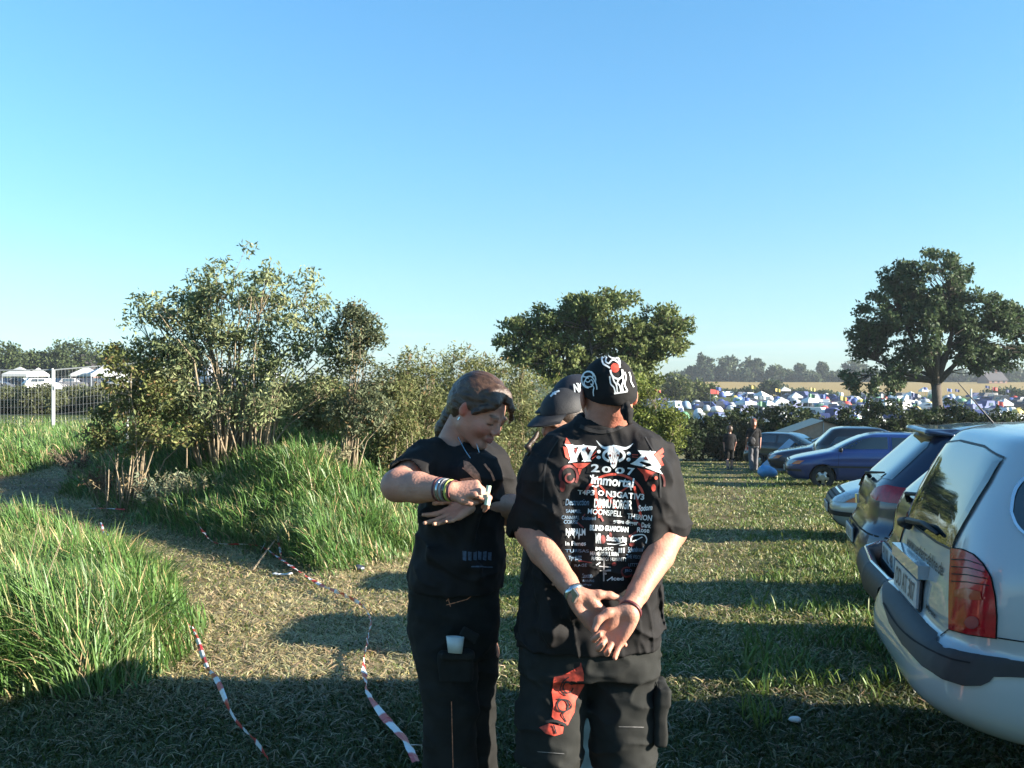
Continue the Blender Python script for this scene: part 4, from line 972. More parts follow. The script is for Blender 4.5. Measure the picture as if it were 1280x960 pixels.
c1.end('window_seal', stroke([(-.445, 1.055), (-.49, 1.2), (-.50, 1.32), (-.48, 1.41), (-.2, 1.436), (.2, 1.436), (.48, 1.41), (.50, 1.32), (.49, 1.2), (.445, 1.055), (.2, 1.045), (-.2, 1.045), (-.445, 1.055)], .007), 'black_plastic', -1, .005, .05, rw)
s_ = lambda y, z, o=.03: (lambda h: (h - (c1.M.to_3x3() @ Vector((o, 0, 0)))))(c1.full.ray_cast(*c1.ray_end(-1)(y, z))[0])
MB().tube([s_(.33, 1.045, .01), s_(.32, 1.055, .05), s_(.24, 1.075, .045)], [.028, .024, .016], 8).tube([s_(.24, 1.075, .045), s_(0, 1.095, .035), s_(-.24, 1.085, .02)], [.016, .012, .008], 6).build('rear_wiper', MATS['black_plastic'], c1.root, True)
tl = [(1191, 686), (1205, 688), (1218, 694), (1230, 706), (1239, 722), (1244, 745), (1246, 770), (1245, 797), (1230, 795), (1210, 792), (1188, 786), (1188, 750), (1189, 715)]
c1px('tail_light_seal', [(x + (x - 1217) * .05, y + (y - 742) * .035) for x, y in tl], 'black_gap', .003)
lt = c1px('tail_light', tl, 'lamp_red', .010)
c1px('indicator_lens', [(1196, 738), (1210, 735), (1228, 740), (1230, 750), (1215, 750), (1196, 746)], 'lamp_amber', .014, parent=lt)
c1px('reversing_lens', ball(1217, 778, 9, 8), 'lamp_pinkish', .013, parent=lt)
for a in range(4): c1px('lens_rib', stroke([(1192, 700 + a * 9), (1212, 701 + a * 9), (1232 + a * 2, 708 + a * 8)], 1.2), 'black_gap', .012, parent=lt)
lh = [(c1.M.inverted() @ c1.full.ray_cast(px_ray(x, y)[0], px_ray(x, y)[1].normalized())[0]) for x, y in tl]
bmm = bmesh.new(); vs_ = [bmm.verts.new(c1.w(q.x - .006, -q.y + .006, q.z)) for q in lh]; bmm.faces.new(vs_); bmesh.ops.triangulate(bmm, faces=bmm.faces[:]); me = bpy.data.meshes.new('x'); bmm.to_mesh(me); bmm.free()
mesh_obj('tail_light', [v.co for v in me.vertices], [tuple(f.vertices) for f in me.polygons], MATS['lamp_red'], c1.root)
band = [(1107, 726), (1120, 737), (1140, 760), (1160, 781), (1174, 793), (1171, 803), (1182, 811), (1215, 818), (1250, 823), (1285, 828), (1285, 847), (1262, 846), (1243, 846), (1238, 852), (1227, 857), (1205, 857), (1180, 849), (1155, 833), (1130, 806), (1114, 780), (1106, 756), (1104, 738)]
bd = c1px('bumper_strip', band, 'black_plastic', .012, 4)
c1px('bumper_groove', stroke(bez([(1107, 755), (1125, 783), (1150, 805), (1185, 822), (1215, 829)]), 2.0), 'black_gap', .015, parent=bd)
c1px('panel_seam', stroke([(1188, 786), (1210, 792), (1246, 797), (1285, 803)], 1.6), 'black_gap', .003)
c1px('panel_seam', stroke([(1189, 686), (1187, 786), (1176, 795)], 1.6), 'black_gap', .003)
c1.side('bumper_strip', [(.02, .56), (.9, .56), (.9, .66), (.02, .70)], 'black_plastic', (1,), .01)
c1.side('rear_quarter_window', [(.285, 1.23), (.30, 1.175), (.36, 1.135), (.5, 1.11), (1.05, 1.09), (1.10, 1.14), (1.08, 1.38), (.95, 1.40), (.5, 1.40), (.38, 1.38), (.31, 1.31)], 'car_glass')
q_ = [(.285, 1.23), (.30, 1.175), (.36, 1.135), (.5, 1.11), (1.05, 1.09), (1.10, 1.14), (1.08, 1.38), (.95, 1.40), (.5, 1.40), (.38, 1.38), (.31, 1.31), (.285, 1.23)]
for sg in (-1, 1): drape('window_trim', poly_bm(stroke(bez(q_, 3), .009), .05), c1.full, c1.ray_side(sg), MATS['chrome'], c1.root, .008, .05)
c1.side('side_window', [(1.18, 1.09), (1.95, 1.07), (1.93, 1.39), (1.2, 1.40)], 'car_glass'); c1.side('side_window', [(2.03, 1.07), (2.98, 1.06), (2.75, 1.25), (2.4, 1.37), (2.03, 1.39)], 'car_glass')
c1.seam([(1.14, 1.48), (1.13, .75), (1.25, .6), (1.25, .3)]); c1.seam([(1.99, 1.48), (1.99, .3)]); c1.seam([(3.0, 1.1), (3.0, .35)])
c1.end('windscreen', [(-.62, 1.08), (.62, 1.08), (.52, 1.41), (-.52, 1.41)], 'car_glass', 1)
for sg in (-1, 1): c1.end('headlight', [(sg * .45, .68), (sg * .78, .70), (sg * .76, .80), (sg * .5, .78)], 'lamp_clear', 1)
c1.end('grille', [(-.35, .58), (.35, .58), (.38, .70), (-.38, .70)], 'black_plastic', 1)
c1.plate(-1, .815, .12, 'OD AT 307', tilt=.06); c1.plate(1, .45, 0, 'OD AT 307')
MB().box(s_(.13, .915, .012), (.03, .31, .028), np.array(c1.M.to_3x3())).build('tailgate_handle', MATS['paint_silver_blue'], c1.root)
endtext(c1, 'tailgate_lettering', 'www.verkehr-dehne.de', .34, -.405, .945, .992, 'black_plastic', bold=.012)
endtext(c1, 'model_badge', 'Megane', -.22, -.40, .772, .802, 'black_plastic', bold=.02, shear=.3)
c1.mirror(3.0, 1.08, .80, 'black_plastic')
h_ = c1.full.ray_cast(c1.w(.95, -.05, 3), Vector((0, 0, -1)))[0]
MB().tube([h_, h_ + Vector((-.02, 0, .03)), h_ + (c1.M.to_3x3() @ Vector((-.2, .03, .26)))], [.010, .006, .003], 6).build('antenna', MATS['black_plastic'], c1.root)
h_ = c1.full.ray_cast(c1.w(.62, .0, 3), Vector((0, 0, -1)))[0]; f = Field(h_ - Vector((.06, .06, .03)), h_ + Vector((.06, .06, .06)), .004); f.ell(h_, (.035, .02, .028)); sdf_obj('washer_nozzle', f, MATS['black_plastic'], c1.root)

# --- the rest of the row
def dress(c, prof, glass='car_glass', rear=True, lights='wide', rails=False, wiper=True):
    K = {'h': dict(bz=1.02, tz=1.36, xw=[.62, 1.55, 2.55], yb=.60, yt=.52, gz=(1.06, 1.36)), 's': dict(bz=1.02, tz=1.36, xw=[1.15, 2.05, 2.8], yb=.62, yt=.52, gz=(1.05, 1.35))}[prof]
    b, t = K['gz']
    c.end('rear_window', [(-K['yb'], b - .01), (K['yb'], b - .01), (K['yt'] + .02, t - .08), (K['yt'] - .04, t), (-K['yt'] + .04, t), (-K['yt'] - .02, t - .08)], glass, -1)
    c.end('windscreen', [(-K['yb'] - .04, b - .02), (K['yb'] + .04, b - .02), (K['yt'], t), (-K['yt'], t)], glass, 1)
    x0, x1, x2 = K['xw']
    c.side('side_window', [(x0 - .12, b), (x1 - .05, b - .01), (x1 - .05, t - .02), (x0 + .12, t - .02)], glass); c.side('side_window', [(x1 + .05, b - .01), (x2 + .22, b - .03), (x2 - .22, t - .10), (x1 + .45, t - .02), (x1 + .05, t - .01)], glass)
    c.seam([(x1, t), (x1, .3)]); c.seam([(x2 + .25, b - .05), (x2 + .28, .35)]); c.seam([(x0 + .05, b), (x0 + .15, .7)])
    c.side('rub_strip', [(.9, .56), (3.1, .55), (3.1, .60), (.9, .61)], 'black_plastic', off=.008)
def front_face(c, hz=.62, g=(-.40, .40), low=.40):
    fx = 0
    for sg in (-1, 1):
        l = c.end('headlight', [(sg * .44, hz - .05), (sg * .70, hz - .045), (sg * .74, hz + .06), (sg * .46, hz + .07)], 'lamp_clear', 1, .012, .05)
        if l: c.end('indicator', [(sg * .71, hz - .04), (sg * .79, hz - .03), (sg * .80, hz + .06), (sg * .75, hz + .06)], 'lamp_orange', 1, .012, .03)
    gr = c.end('grille', [(g[0], hz - .045), (g[1], hz - .045), (g[1], hz + .07), (g[0], hz + .07)], 'black_plastic', 1, .008)
    for k in range(3): c.end('grille_bar', [(g[0], hz - .03 + k * .035), (g[1], hz - .03 + k * .035), (g[1], hz - .018 + k * .035), (g[0], hz - .018 + k * .035)], 'chrome' if k == 2 else 'black_gap', 1, .012, .1, gr)
    c.end('air_intake', [(-.55, .30), (.55, .30), (.50, .37), (-.50, .37)], 'black_gap', 1, .006); c.end('bumper_strip', [(-.80, .44), (.80, .44), (.80, .50), (-.80, .50)], 'black_plastic', 1, .012, .05)
def place_rear(name_lab, px, y, prof, m, yaw=-13.5, scale=1.0, hscale=1.0, group=GRP, ns=96):
    x = (px - 640) / F * y; rows = [tuple([r[0] * scale, r[1] * hscale, r[2] * scale, r[3] * hscale, r[4]] + list(r[5:])) for r in prof]
    return Car('parked_car', name_lab, 'car', group, (x, y, Hs(x + .8, y) - .01), rad(yaw), rows, MATS[m], ns=ns, arches=((.78, .34), (3.2 if prof is HATCH else 3.6, .34)))
def place_front(name_lab, px, y, prof, m, yaw=-13.5, L=4.12, group=GRP):
    x = (px - 640) / F * y; a = rad(yaw); ox, oy = x + L * math.cos(a), y + L * math.sin(a)
    return Car('parked_car', name_lab, 'car', group, (ox, oy, Hs(x + 1.2, y) - .01), a + math.pi, prof, MATS[m], arches=((.78, .34), (3.2 if prof is HATCH else 3.6, .34)))
# second car: old dark estate almost hidden by the nearest one
c2 = place_rear('dark green car mostly hidden between the nearest pale car and the tall dark blue one', 1108, 6.35, HATCH, 'paint_dark', hscale=1.05)
dress(c2, 'h'); c2.plate(-1, .66, .0, 'PI KL 48')
bb = Field(tuple(c2.w(0, 0, .5) - Vector((.8, 1.2, .3))), tuple(c2.w(0, 0, .5) + Vector((.9, 1.2, .3))), .02)
pts = [c2.w(.35, -.89, .52), c2.w(.06, -.84, .52), c2.w(-.06, -.6, .52), c2.w(-.09, 0, .52), c2.w(-.06, .6, .52), c2.w(.06, .84, .52), c2.w(.35, .89, .52)]
bb.chain(pts, [.06] * 7, k=.02, flat=((0, 0, 1), .55)); sdf_obj('rear_bumper', bb, MATS['black_plastic'], c2.root)
MB().tube([p + Vector((0, 0, .105)) for p in pts], .012, 6).build('bumper_trim', MATS['chrome'], c2.root)
for sg in (-1, 1): c2.end('tail_light', [(sg * .58, .70), (sg * .80, .70), (sg * .80, .90), (sg * .58, .90)], 'lamp_red', -1, .01)
MB().tube([c2.w(.15, .1, 1.02), c2.w(.12, .0, 1.07), c2.w(.25, -.35, 1.10)], [.02, .014, .008]).build('rear_wiper', MATS['black_plastic'], c2.root)
# third car: tall dark blue hatchback with roof spoiler
c3 = place_rear('glossy dark blue hatchback with a roof spoiler and high red tail lights', 1063, 8.7, HATCH, 'paint_navy', hscale=1.09, ns=120)
c3.end('rear_window', [(-.60, 1.13), (.60, 1.13), (.54, 1.40), (.48, 1.46), (-.48, 1.46), (-.54, 1.40)], 'car_glass', -1); c3.side('side_window', [(.62, 1.14), (1.5, 1.12), (1.5, 1.46), (.85, 1.45)], 'car_glass'); c3.side('side_window', [(1.6, 1.12), (2.8, 1.10), (2.4, 1.36), (2.05, 1.46), (1.6, 1.46)], 'car_glass'); c3.end('windscreen', [(-.64, 1.12), (.64, 1.12), (.52, 1.46), (-.52, 1.46)], 'car_glass', 1)
for sg in (-1, 1): c3.end('tail_light', [(sg * .42, .985), (sg * .60, .96), (sg * .80, .955), (sg * .835, 1.0), (sg * .80, 1.07), (sg * .62, 1.09), (sg * .48, 1.05)], 'lamp_red', -1, .012, .04)
for sg in (-1, 1): c3.end('reflector', [(sg * .45, .33), (sg * .75, .33), (sg * .75, .37), (sg * .45, .37)], 'reflector', -1, .008)
sp = Field(tuple(c3.w(.5, 0, 1.5) - Vector((.6, .9, .2))), tuple(c3.w(.5, 0, 1.5) + Vector((.6, .9, .2))), .015)
sp.chain([c3.w(.72, -.55, 1.50), c3.w(.58, -.50, 1.515), c3.w(.52, 0, 1.535), c3.w(.58, .50, 1.515), c3.w(.72, .55, 1.50)], [.045, .05, .055, .05, .045], k=.04, flat=((0, 0, 1), 2.4)); sp.box(c3.w(.68, 0, 1.525), (.14, .5, .022), np.array(c3.M.to_3x3()), .015, .03); sdf_obj('roof_spoiler', sp, MATS['paint_navy'], c3.root)
c3.plate(-1, .62, 0, 'HH RX 612'); MB().tube([c3.w(.17, .05, 1.10), c3.w(.13, 0, 1.14), c3.w(.24, -.33, 1.17)], [.02, .014, .008]).build('rear_wiper', MATS['black_plastic'], c3.root)
MB().add(*tube_mesh([c3.w(.06, .0, .90 - .03), c3.w(.055, .0, .90 + .05)], .018, 6)).build('maker_badge', MATS['chrome'], c3.root)
c3.end('bumper_seam', stroke([(-.86, .66), (-.5, .70), (.5, .70), (.86, .66)], .012), 'black_gap', -1, .003); c3.seam([(1.55, 1.5), (1.55, .3)]); c3.mirror(2.75, 1.12, .82, 'paint_navy')
h_ = c3.full.ray_cast(c3.w(1.15, -.05, 3), Vector((0, 0, -1)))[0]; MB().tube([h_, h_ + (c3.M.to_3x3() @ Vector((-.28, .04, .36)))], [.009, .003], 6).build('antenna', MATS['black_plastic'], c3.root)
# fourth: silver saloon, nose to the lane
c4 = place_front('silver saloon with its front bumper and headlight towards the lane', 1040, 13.4, SALOON, 'paint_silver', L=4.5); dress(c4, 's'); front_face(c4, .66); c4.plate(1, .50, 0, 'RZ DN 91'); c4.mirror(3.0, 1.02, .82, 'paint_silver')
# fifth: blue hatchback, nose to the lane
c5 = place_front('bright blue hatchback with a wheel and side windows showing, nose to the lane', 981, 26.5, HATCH, 'paint_blue'); dress(c5, 'h'); front_face(c5, .66); c5.plate(1, .48, 0, 'OH WS 27'); c5.mirror(2.75, 1.02, .82, 'black_plastic')
c6 = place_front('dark blue car just beyond the bright blue hatchback, nose to the lane', 962, 33.0, SALOON, 'paint_navy', L=4.5); dress(c6, 's'); front_face(c6)
c7 = place_rear('dark estate car with a pale roof rack seen above the bright blue hatchback', 1012, 30.0, HATCH, 'paint_black', hscale=1.12); dress(c7, 'h')
for sg in (-1, 1): MB().tube([c7.w(.9, sg * .5, 1.46), c7.w(1.0, sg * .5, 1.53), c7.w(2.1, sg * .5, 1.53), c7.w(2.2, sg * .5, 1.46)], .02).build('roof_rail', MATS['chrome'], c7.root)
c8 = place_rear('small black car with a red light left of the small blue tent', 936, 40, HATCH, 'paint_black', yaw=-40, hscale=.98); dress(c8, 'h')
for sg in (-1, 1): c8.end('tail_light', [(sg * .55, .68), (sg * .80, .68), (sg * .80, .90), (sg * .55, .90)], 'lamp_red', -1, .01)
c9 = place_front('dark car with a pale roof beside the red-lit small car', 968, 39, HATCH, 'paint_black'); dress(c9, 'h'); front_face(c9)
c10 = place_front('grey car behind the beige tent at the far end of the row', 1030, 33, HATCH, 'paint_silver'); dress(c10, 'h'); front_face(c10)
print('CARS', time.time() - T0)
# tents and bag at the end of the row
def fieldtent(name, label, px, d, wd, dp, h0, h1, m, rz, grp=None):
    x = (px - 640) / F * d; z = Hs(x, d); root = empty(name, (x, d, z)); tag(root, label, 'tent'); c, s = math.cos(rz), math.sin(rz)
    T_ = lambda a, b, h: (x + a * c - b * s, d + a * s + b * c, z + h); a, b = wd / 2, dp / 2
    V = [T_(-a, -b, 0), T_(a, -b, 0), T_(a, b, 0), T_(-a, b, 0), T_(-a * .97, -b, h0), T_(a * .97, -b, h0), T_(a * .97, b, h0), T_(-a * .97, b, h0), T_(0, -b, h1), T_(0, b, h1)]
    mesh_obj('wall', V, [(0, 1, 5, 8, 4), (2, 3, 7, 9, 6), (1, 2, 6, 5), (3, 0, 4, 7)], MATS[m], root); e = .12
    rf = mesh_obj('roof', [T_(-a - e, -b - e, h0 - .08), T_(0, -b - e, h1 + .03), T_(a + e, -b - e, h0 - .08), T_(a + e, b + e, h0 - .08), T_(0, b + e, h1 + .03), T_(-a - e, b + e, h0 - .08)], [(0, 1, 4, 5), (1, 2, 3, 4)], MATS[m + '_roof'], root)
    MB().tube([T_(0, -b - .02, 0), T_(0, -b - .02, h1)], .025, 5).build('pole', MATS['galv'] if 'galv' in MATS else MATS['rim'], root); return root
mat('canvas_beige', (.36, .24, .17), rough=.8); mat('canvas_beige_roof', (.62, .48, .36), rough=.8); mat('canvas_blue', (.10, .20, .34), rough=.6); mat('canvas_blue_roof', (.14, .26, .40), rough=.6)
fieldtent('frame_tent', 'beige canvas ridge tent standing behind the far parked cars', 1022, 42, 3.6, 3.0, 1.35, 1.95, 'canvas_beige', -.15)
t_ = fieldtent('ridge_tent', 'small blue tent with a pale flap left of the beige tent', 990, 35.5, 1.7, 2.2, .25, 1.1, 'canvas_blue', -.2)
q = P(957, 578, 31.0); gz = Hs(q[0], 31); f = Field((q[0] - .5, 30.5, gz - .05), (q[0] + .5, 31.5, gz + .6), .025); f.ell((q[0], 31, gz + .18), (.26, .2, .2)); f.ell((q[0] + .2, 31, gz + .14), (.18, .18, .15), k=.05); f.cap((q[0] - .1, 31, gz + .3), (q[0] - .08, 31, gz + .42), .05, .03, k=.05)
f.near(lambda x, y, z: .015 * vnoise(x, y, z, .09, 1), .1); tag(sdf_obj('plastic_bag', f, mat('bag_light_blue', (.10, .30, .55), rough=.4), None), 'light blue full plastic bag lying in front of the dark blue car', 'bag')
# ---------------------------------------------------------------- people
mat('skin', (0, 0, 0), rough=.52, spec=.32, var=.13, vscale=22, attr='tone', sss=.10, bump=.22, bscale=130)
mat('hair', (0, 0, 0), rough=.42, spec=.5, var=.25, vscale=60, attr='tone', bump=.3, bscale=260)
mat('cotton_black', (.0125, .012, .0125), rough=.8, spec=.16, var=.18, vscale=18, bump=.12, bscale=420)
mat('denim_black', (.013, .0135, .013), rough=.85, spec=.15, var=.35, vscale=10, bump=.16, bscale=380)
mat('canvas_charcoal', (.019, .020, .019), rough=.88, spec=.14, var=.3, vscale=10, bump=.18, bscale=360)
mat('ink_white', (.62, .66, .67), rough=.7, var=.15, vscale=80); mat('ink_red', (.50, .055, .03), rough=.7, var=.5, vscale=60); mat('ink_dim_red', (.12, .012, .010), rough=.7, var=.6, vscale=40)
mat('ink_blue', (.10, .17, .25), rough=.7, var=.3, vscale=80); mat('ink_black', (.012, .012, .013), rough=.8); mat('ink_copper', (.42, .17, .09), rough=.7, var=.6, vscale=90); mat('ink_grey', (.26, .25, .25), rough=.7, var=.3, vscale=80)
mat('leather_red', (.09, .018, .022), rough=.5); mat('steel', (.42, .50, .54), rough=.18, metal=.9); mat('gold', (.7, .5, .22), rough=.2, metal=1)
mat('denim_pale', (.25, .36, .40), rough=.85, var=.2, vscale=20); mat('trainers', (.05, .05, .05), rough=.6); mat('eye_white', (.7, .68, .65), rough=.2); mat('lens_black', (.006, .006, .008), rough=.05, coat=1.0)

def basis(f, up=(0, 0, 1), pitch=0.0, roll=0.0):
    """columns forward, left, up"""
    f = Vector(f).normalized(); l = Vector(up).cross(f).normalized(); u = f.cross(l)
    M = Matrix((f, l, u)).transposed()
    M = M @ Matrix.Rotation(pitch, 3, 'Y') @ Matrix.Rotation(roll, 3, 'X'); return np.array(M)

def crease(amp, sx, sy, sz, seed, a=0.0, b=0.0):
    """sharp-edged cloth creases"""
    return lambda x, y, z: -amp * (1 - np.abs(fbm((x + a * z) / sx, y / sy, (z + b * x) / sz, 1.0, seed, 2))) ** 5

def head(fl, c, R, s=1.0, female=False, ears=True, k=.012):
    c = np.array(c); q = lambda *p: c + R @ (np.array(p) * s)
    E = lambda p, r, k=.012, op='add', RR=None: fl.ell(q(*p), np.array(r) * s, R if RR is None else RR, k, op)
    C = lambda a, b, ra, rb, k=.01, op='add': fl.cap(q(*a), q(*b), ra * s, rb * s, k, op)
    E((-.018, 0, .028), (.094, .074, .084), .01); E((.030, 0, -.022), (.058, .061, .078), .03); E((-.005, 0, -.03), (.06, .064, .06), .03)
    C((.0, .050, -.062), (.060, .014, -.098), .016, .015, .025); C((.0, -.050, -.062), (.060, -.014, -.098), .016, .015, .025); E((.066, 0, -.094), (.017, .020, .016), .02)
    for g in (-1, 1):
        E((.058, g * .036, -.034), (.024, .024, .024), .02); E((.088, g * .031, -.001), (.014, .016, .011), .012, 'sub')
        E((.074, g * .031, -.001), (.0135, .0145, .0125), .006); C((.086, g * .016, .016), (.080, g * .046, .016), .007, .005, .012)
        if ears:
            R2 = R @ np.array(Matrix.Rotation(rad(-g * 30), 3, 'Z')); es = .8 if female else 1.0; E((-.008, g * (.080 if female else .084), -.006), (.018 * es, .0075, .033 * es), .006, 'add', R2); E((.0, g * .090, -.001), (.009, .006, .018), .004, 'sub', R2)
    C((.086, 0, .004), (.102, 0, -.026), .0075, .0105, .012); E((.098, .012, -.033), (.010, .008, .007), .006); E((.098, -.012, -.033), (.010, .008, .007), .006)
    C((.085, .020, -.057), (.095, 0, -.054), .0045, .0055, .008); C((.085, -.020, -.057), (.095, 0, -.054), .0045, .0055, .008)
    C((.083, .017, -.065), (.092, 0, -.067), .005, .0065, .008); C((.083, -.017, -.065), (.092, 0, -.067), .005, .0065, .008)
    C((.090, -.020, -.0605), (.099, 0, -.0602), .0016, .0018, .002, 'sub'); C((.090, .020, -.0605), (.099, 0, -.0602), .0016, .0018, .002, 'sub')

def hand(fl, W, X, N, T, s=1.0, curl=((10, 15, 10),) * 4, spread=(4, 1, -2, -6), thumb=((.052, .046, .008), (.078, .058, .014), (.100, .060, .020)), k=.004):
    X = np.array(X, float); X /= np.linalg.norm(X); N = np.array(N, float); N -= X * (N @ X); N /= np.linalg.norm(N); T0_ = np.cross(N, X); T_ = T0_ if T0_ @ np.array(T) > 0 else -T0_
    q = lambda a, b, c: W + s * (a * X + b * T_ + c * N)
    kn = [(.088, .030, 0), (.093, .010, -.002), (.089, -.010, -.001), (.081, -.028, .002)]
    L = [(.043, .026, .021), (.048, .030, .022), (.045, .028, .022), (.035, .021, .020)]
    for i, p in enumerate(kn): fl.cap(q(.008, p[1] * .55, 0), q(*p), .0135 * s, .0115 * s, .012)
    fl.ell(q(.036, .024, .009), np.array((.033, .015, .013)) * s, np.stack([X, T_, N], 1), .014); fl.ell(q(.040, -.024, .007), np.array((.036, .012, .012)) * s, np.stack([X, T_, N], 1), .014)
    for i, p in enumerate(kn):
        a = 0; sp = rad(spread[i]); d0 = X * math.cos(sp) + T_ * math.sin(sp); pt = q(*p); r0 = (.0090, .0093, .0088, .0078)[i] * s
        for j in range(3):
            a += rad(curl[i][j]); d = d0 * math.cos(a) + N * math.sin(a); nx = pt + d * L[i][j] * s
            fl.cap(pt, nx, r0 * (1 - .08 * j), r0 * (1 - .08 * (j + 1)), k if j else .008); pt = nx
    t = [q(.012, .018, .002)] + [q(*p) for p in thumb]; fl.chain(t, [.015 * s, .0125 * s, .0108 * s, .0088 * s], .008)
    return q

def skin_tone(v, base, heads=(), red=(), n_=.08):
    b = np.array(base, float)[None, :]; c = b * (1 + n_ * fbm(v[:, 0], v[:, 1], v[:, 2], .03, 1)[:, None]) * np.ones((len(v), 3)); c[:, 1:] *= (1 - .05 * vnoise(v[:, 0], v[:, 1], v[:, 2], .05, 2)[:, None])
    for hc, R, s, brow, lip in heads:
        p = ((v - np.array(hc)) @ R) / s; x, y, z = p.T
        f = (x > .05)
        def blob(cx, cy, cz, rx, ry, rz): return np.clip(1.3 - np.sqrt(((x - cx) / rx) ** 2 + ((np.abs(y) - cy) / ry) ** 2 + ((z - cz) / rz) ** 2), 0, 1)
        m = np.clip(blob(.086, .031, .020, .02, .018, .0045) * 2.5, 0, 1)[:, None] * .8; c = c * (1 - m) + np.array(brow) * m
        m = np.clip(blob(.088, .031, -.009, .02, .014, .0032) * 2.5, 0, 1)[:, None] * .85; c = c * (1 - m) + np.array([.02, .012, .01]) * m
        m = np.clip(blob(.092, .0, -.061, .016, .022, .012) * 1.8, 0, 1)[:, None] * .8; c = c * (1 - m) + np.array(lip) * m
        m = blob(.068, .040, -.035, .03, .026, .024)[:, None] * .55; c = c * (1 - m) + c * np.array([1.05, .62, .62]) * m
        m = blob(.108, 0, -.028, .02, .016, .016)[:, None] * .5; c = c * (1 - m) + c * np.array([1.05, .65, .62]) * m
        m = blob(0, .082, 0, .03, .016, .04)[:, None] * .7; c = c * (1 - m) + c * np.array([1.1, .42, .38]) * m
    for rc, rr, a in red:
        m = np.clip(1 - np.linalg.norm(v - np.array(rc), axis=1) / rr, 0, 1)[:, None] * a; c = c * (1 - m) + c * np.array([1.05, .55, .52]) * m
    return c

def leg_pair(fl, hipL, hipR, kneeL, kneeR, ankL, ankR, r=(.085, .055, .038), feet=True, k=.02, fdir=(0, 1, 0)):
    for h, kn, a in ((hipL, kneeL, ankL), (hipR, kneeR, ankR)):
        h, kn, a = map(np.array, (h, kn, a)); fl.chain([h, kn, kn * .62 + a * .38, a], [r[0], r[1], r[1] * 1.02, r[2]], k)
        if feet: f = np.array(fdir, float); fl.cap(a + [0, 0, -.03], a + f * .13 + [0, 0, -.055], .038, .03, .02)

def shoes(parent, anks, fdir, gz, m='trainers'):
    for a in anks:
        f = np.array(fdir, float); f /= np.linalg.norm(f); a = np.array(a); lo = np.minimum(a, a + f * .2) - .1; hi = np.maximum(a, a + f * .2) + .1; lo[2] = gz - .02
        s = Field(lo, hi, .008); b = np.array([a[0], a[1], gz + .045]); s.cap(b - f * .04, b + f * .05, .048, .046, .02); s.cap(b + f * .05, b + f * .15, .046, .036, .02, flat=((0, 0, 1), 1.3)); s.cap(b - f * .03 + [0, 0, .0], b - f * .03 + [0, 0, .06], .045, .045, .02); s.plane((0, 0, gz), (0, 0, -1))
        sdf_obj('shoe', s, MATS[m], parent, 2)

def wrinkle(amp, sx, sy, sz, seed=0, sk=0.0, o=2):
    return lambda x, y, z: amp * (fbm(x / sx + sk * z, y / sy, z / sz, 1.0, seed, o))

# ================= the man in the bandana, seen from behind
D = 3.0
mr = empty('person', (P(745, 0, D)[0], D, Hs(.25, D))); tag(mr, 'man in patterned bandana seen from behind, hands clasped at his back, printed black shirt', 'person')
hc = P(761, 494, 3.02) ; hR = basis((-.30, .95, 0), pitch=rad(2), roll=rad(-4))
shL, shR = P(691, 585, 3.0), P(818, 580, 3.02); elL, elR = P(663, 668, 2.95), P(844, 668, 2.97); wrL, wrR = P(722, 750, 2.775), P(789, 768, 2.755)
hipL, hipR = P(700, 832, 3.02), P(778, 832, 3.04); knL, knR = P(688, 925, 3.0), P(783, 930, 3.03); gz = Hs(.25, 3.0); anL, anR = np.array([P(690, 0, 3)[0], 3.08, gz + .09]), np.array([P(790, 0, 3)[0], 3.12, gz + .09])
b = Field((-.06, 2.60, gz), (.66, 3.30, 1.80), .0036)
head(b, hc, hR, 1.02)
b.cap(hc + hR @ np.array([-.035, 0, -.05]), P(752, 552, 3.03), .056, .064, .03)
b.loft([(1.49, .275, 3.03, .06, .06), (1.44, .285, 3.03, .12, .08), (1.36, .285, 3.03, .165, .10), (1.1, .26, 3.03, .15, .11), (.95, .25, 3.03, .155, .115), (.80, .245, 3.03, .16, .12)], .03)
for s_h, e_, w_ in ((shL, elL, wrL), (shR, elR, wrR)):
    b.chain([s_h, s_h * .5 + e_ * .5, e_], [.048, .048, .043], .02); m_ = e_ * .68 + w_ * .32; b.chain([e_, m_, e_ * .2 + w_ * .8, w_], [.043, .046, .031, .028], .02)
leg_pair(b, hipL, hipR, knL, knR, anL, anR)
# his left hand lies underneath, palm to the viewer, thumb up; his right hand rests in it
hand(b, wrL, P(766, 800, 2.76) - wrL, (0.05, -1, .05), (.5, 0, .6), 1.02, curl=((5, 12, 8), (6, 14, 8), (6, 14, 10), (8, 16, 10)), thumb=((.040, .050, .006), (.064, .072, .0), (.088, .086, -.006)))
wrR2 = wrR + np.array([0, -.030, 0])
hand(b, wrR2, P(765, 806, 2.72) - wrR2, (-.15, -1, .10), (-.7, 0, .2), 1.04, curl=((48, 62, 30), (44, 58, 30), (40, 52, 28), (30, 40, 20)), spread=(10, 2, -6, -14), thumb=((.036, .046, .020), (.066, .056, .030), (.092, .050, .034)), k=.003)
b.chain([wrR, wrR2], [.028, .026], .015)
body = sdf_obj('body', b, MATS['skin'], mr, 1, attrs=lambda v: {'tone': skin_tone(v, (.40, .195, .135), [(hc, hR, 1.02, (.12, .07, .04), (.45, .16, .13))], [(elR, .09, .7), (elL, .07, .5), (hc + hR @ np.array([-.06, 0, -.09]), .10, .6)])}); del b
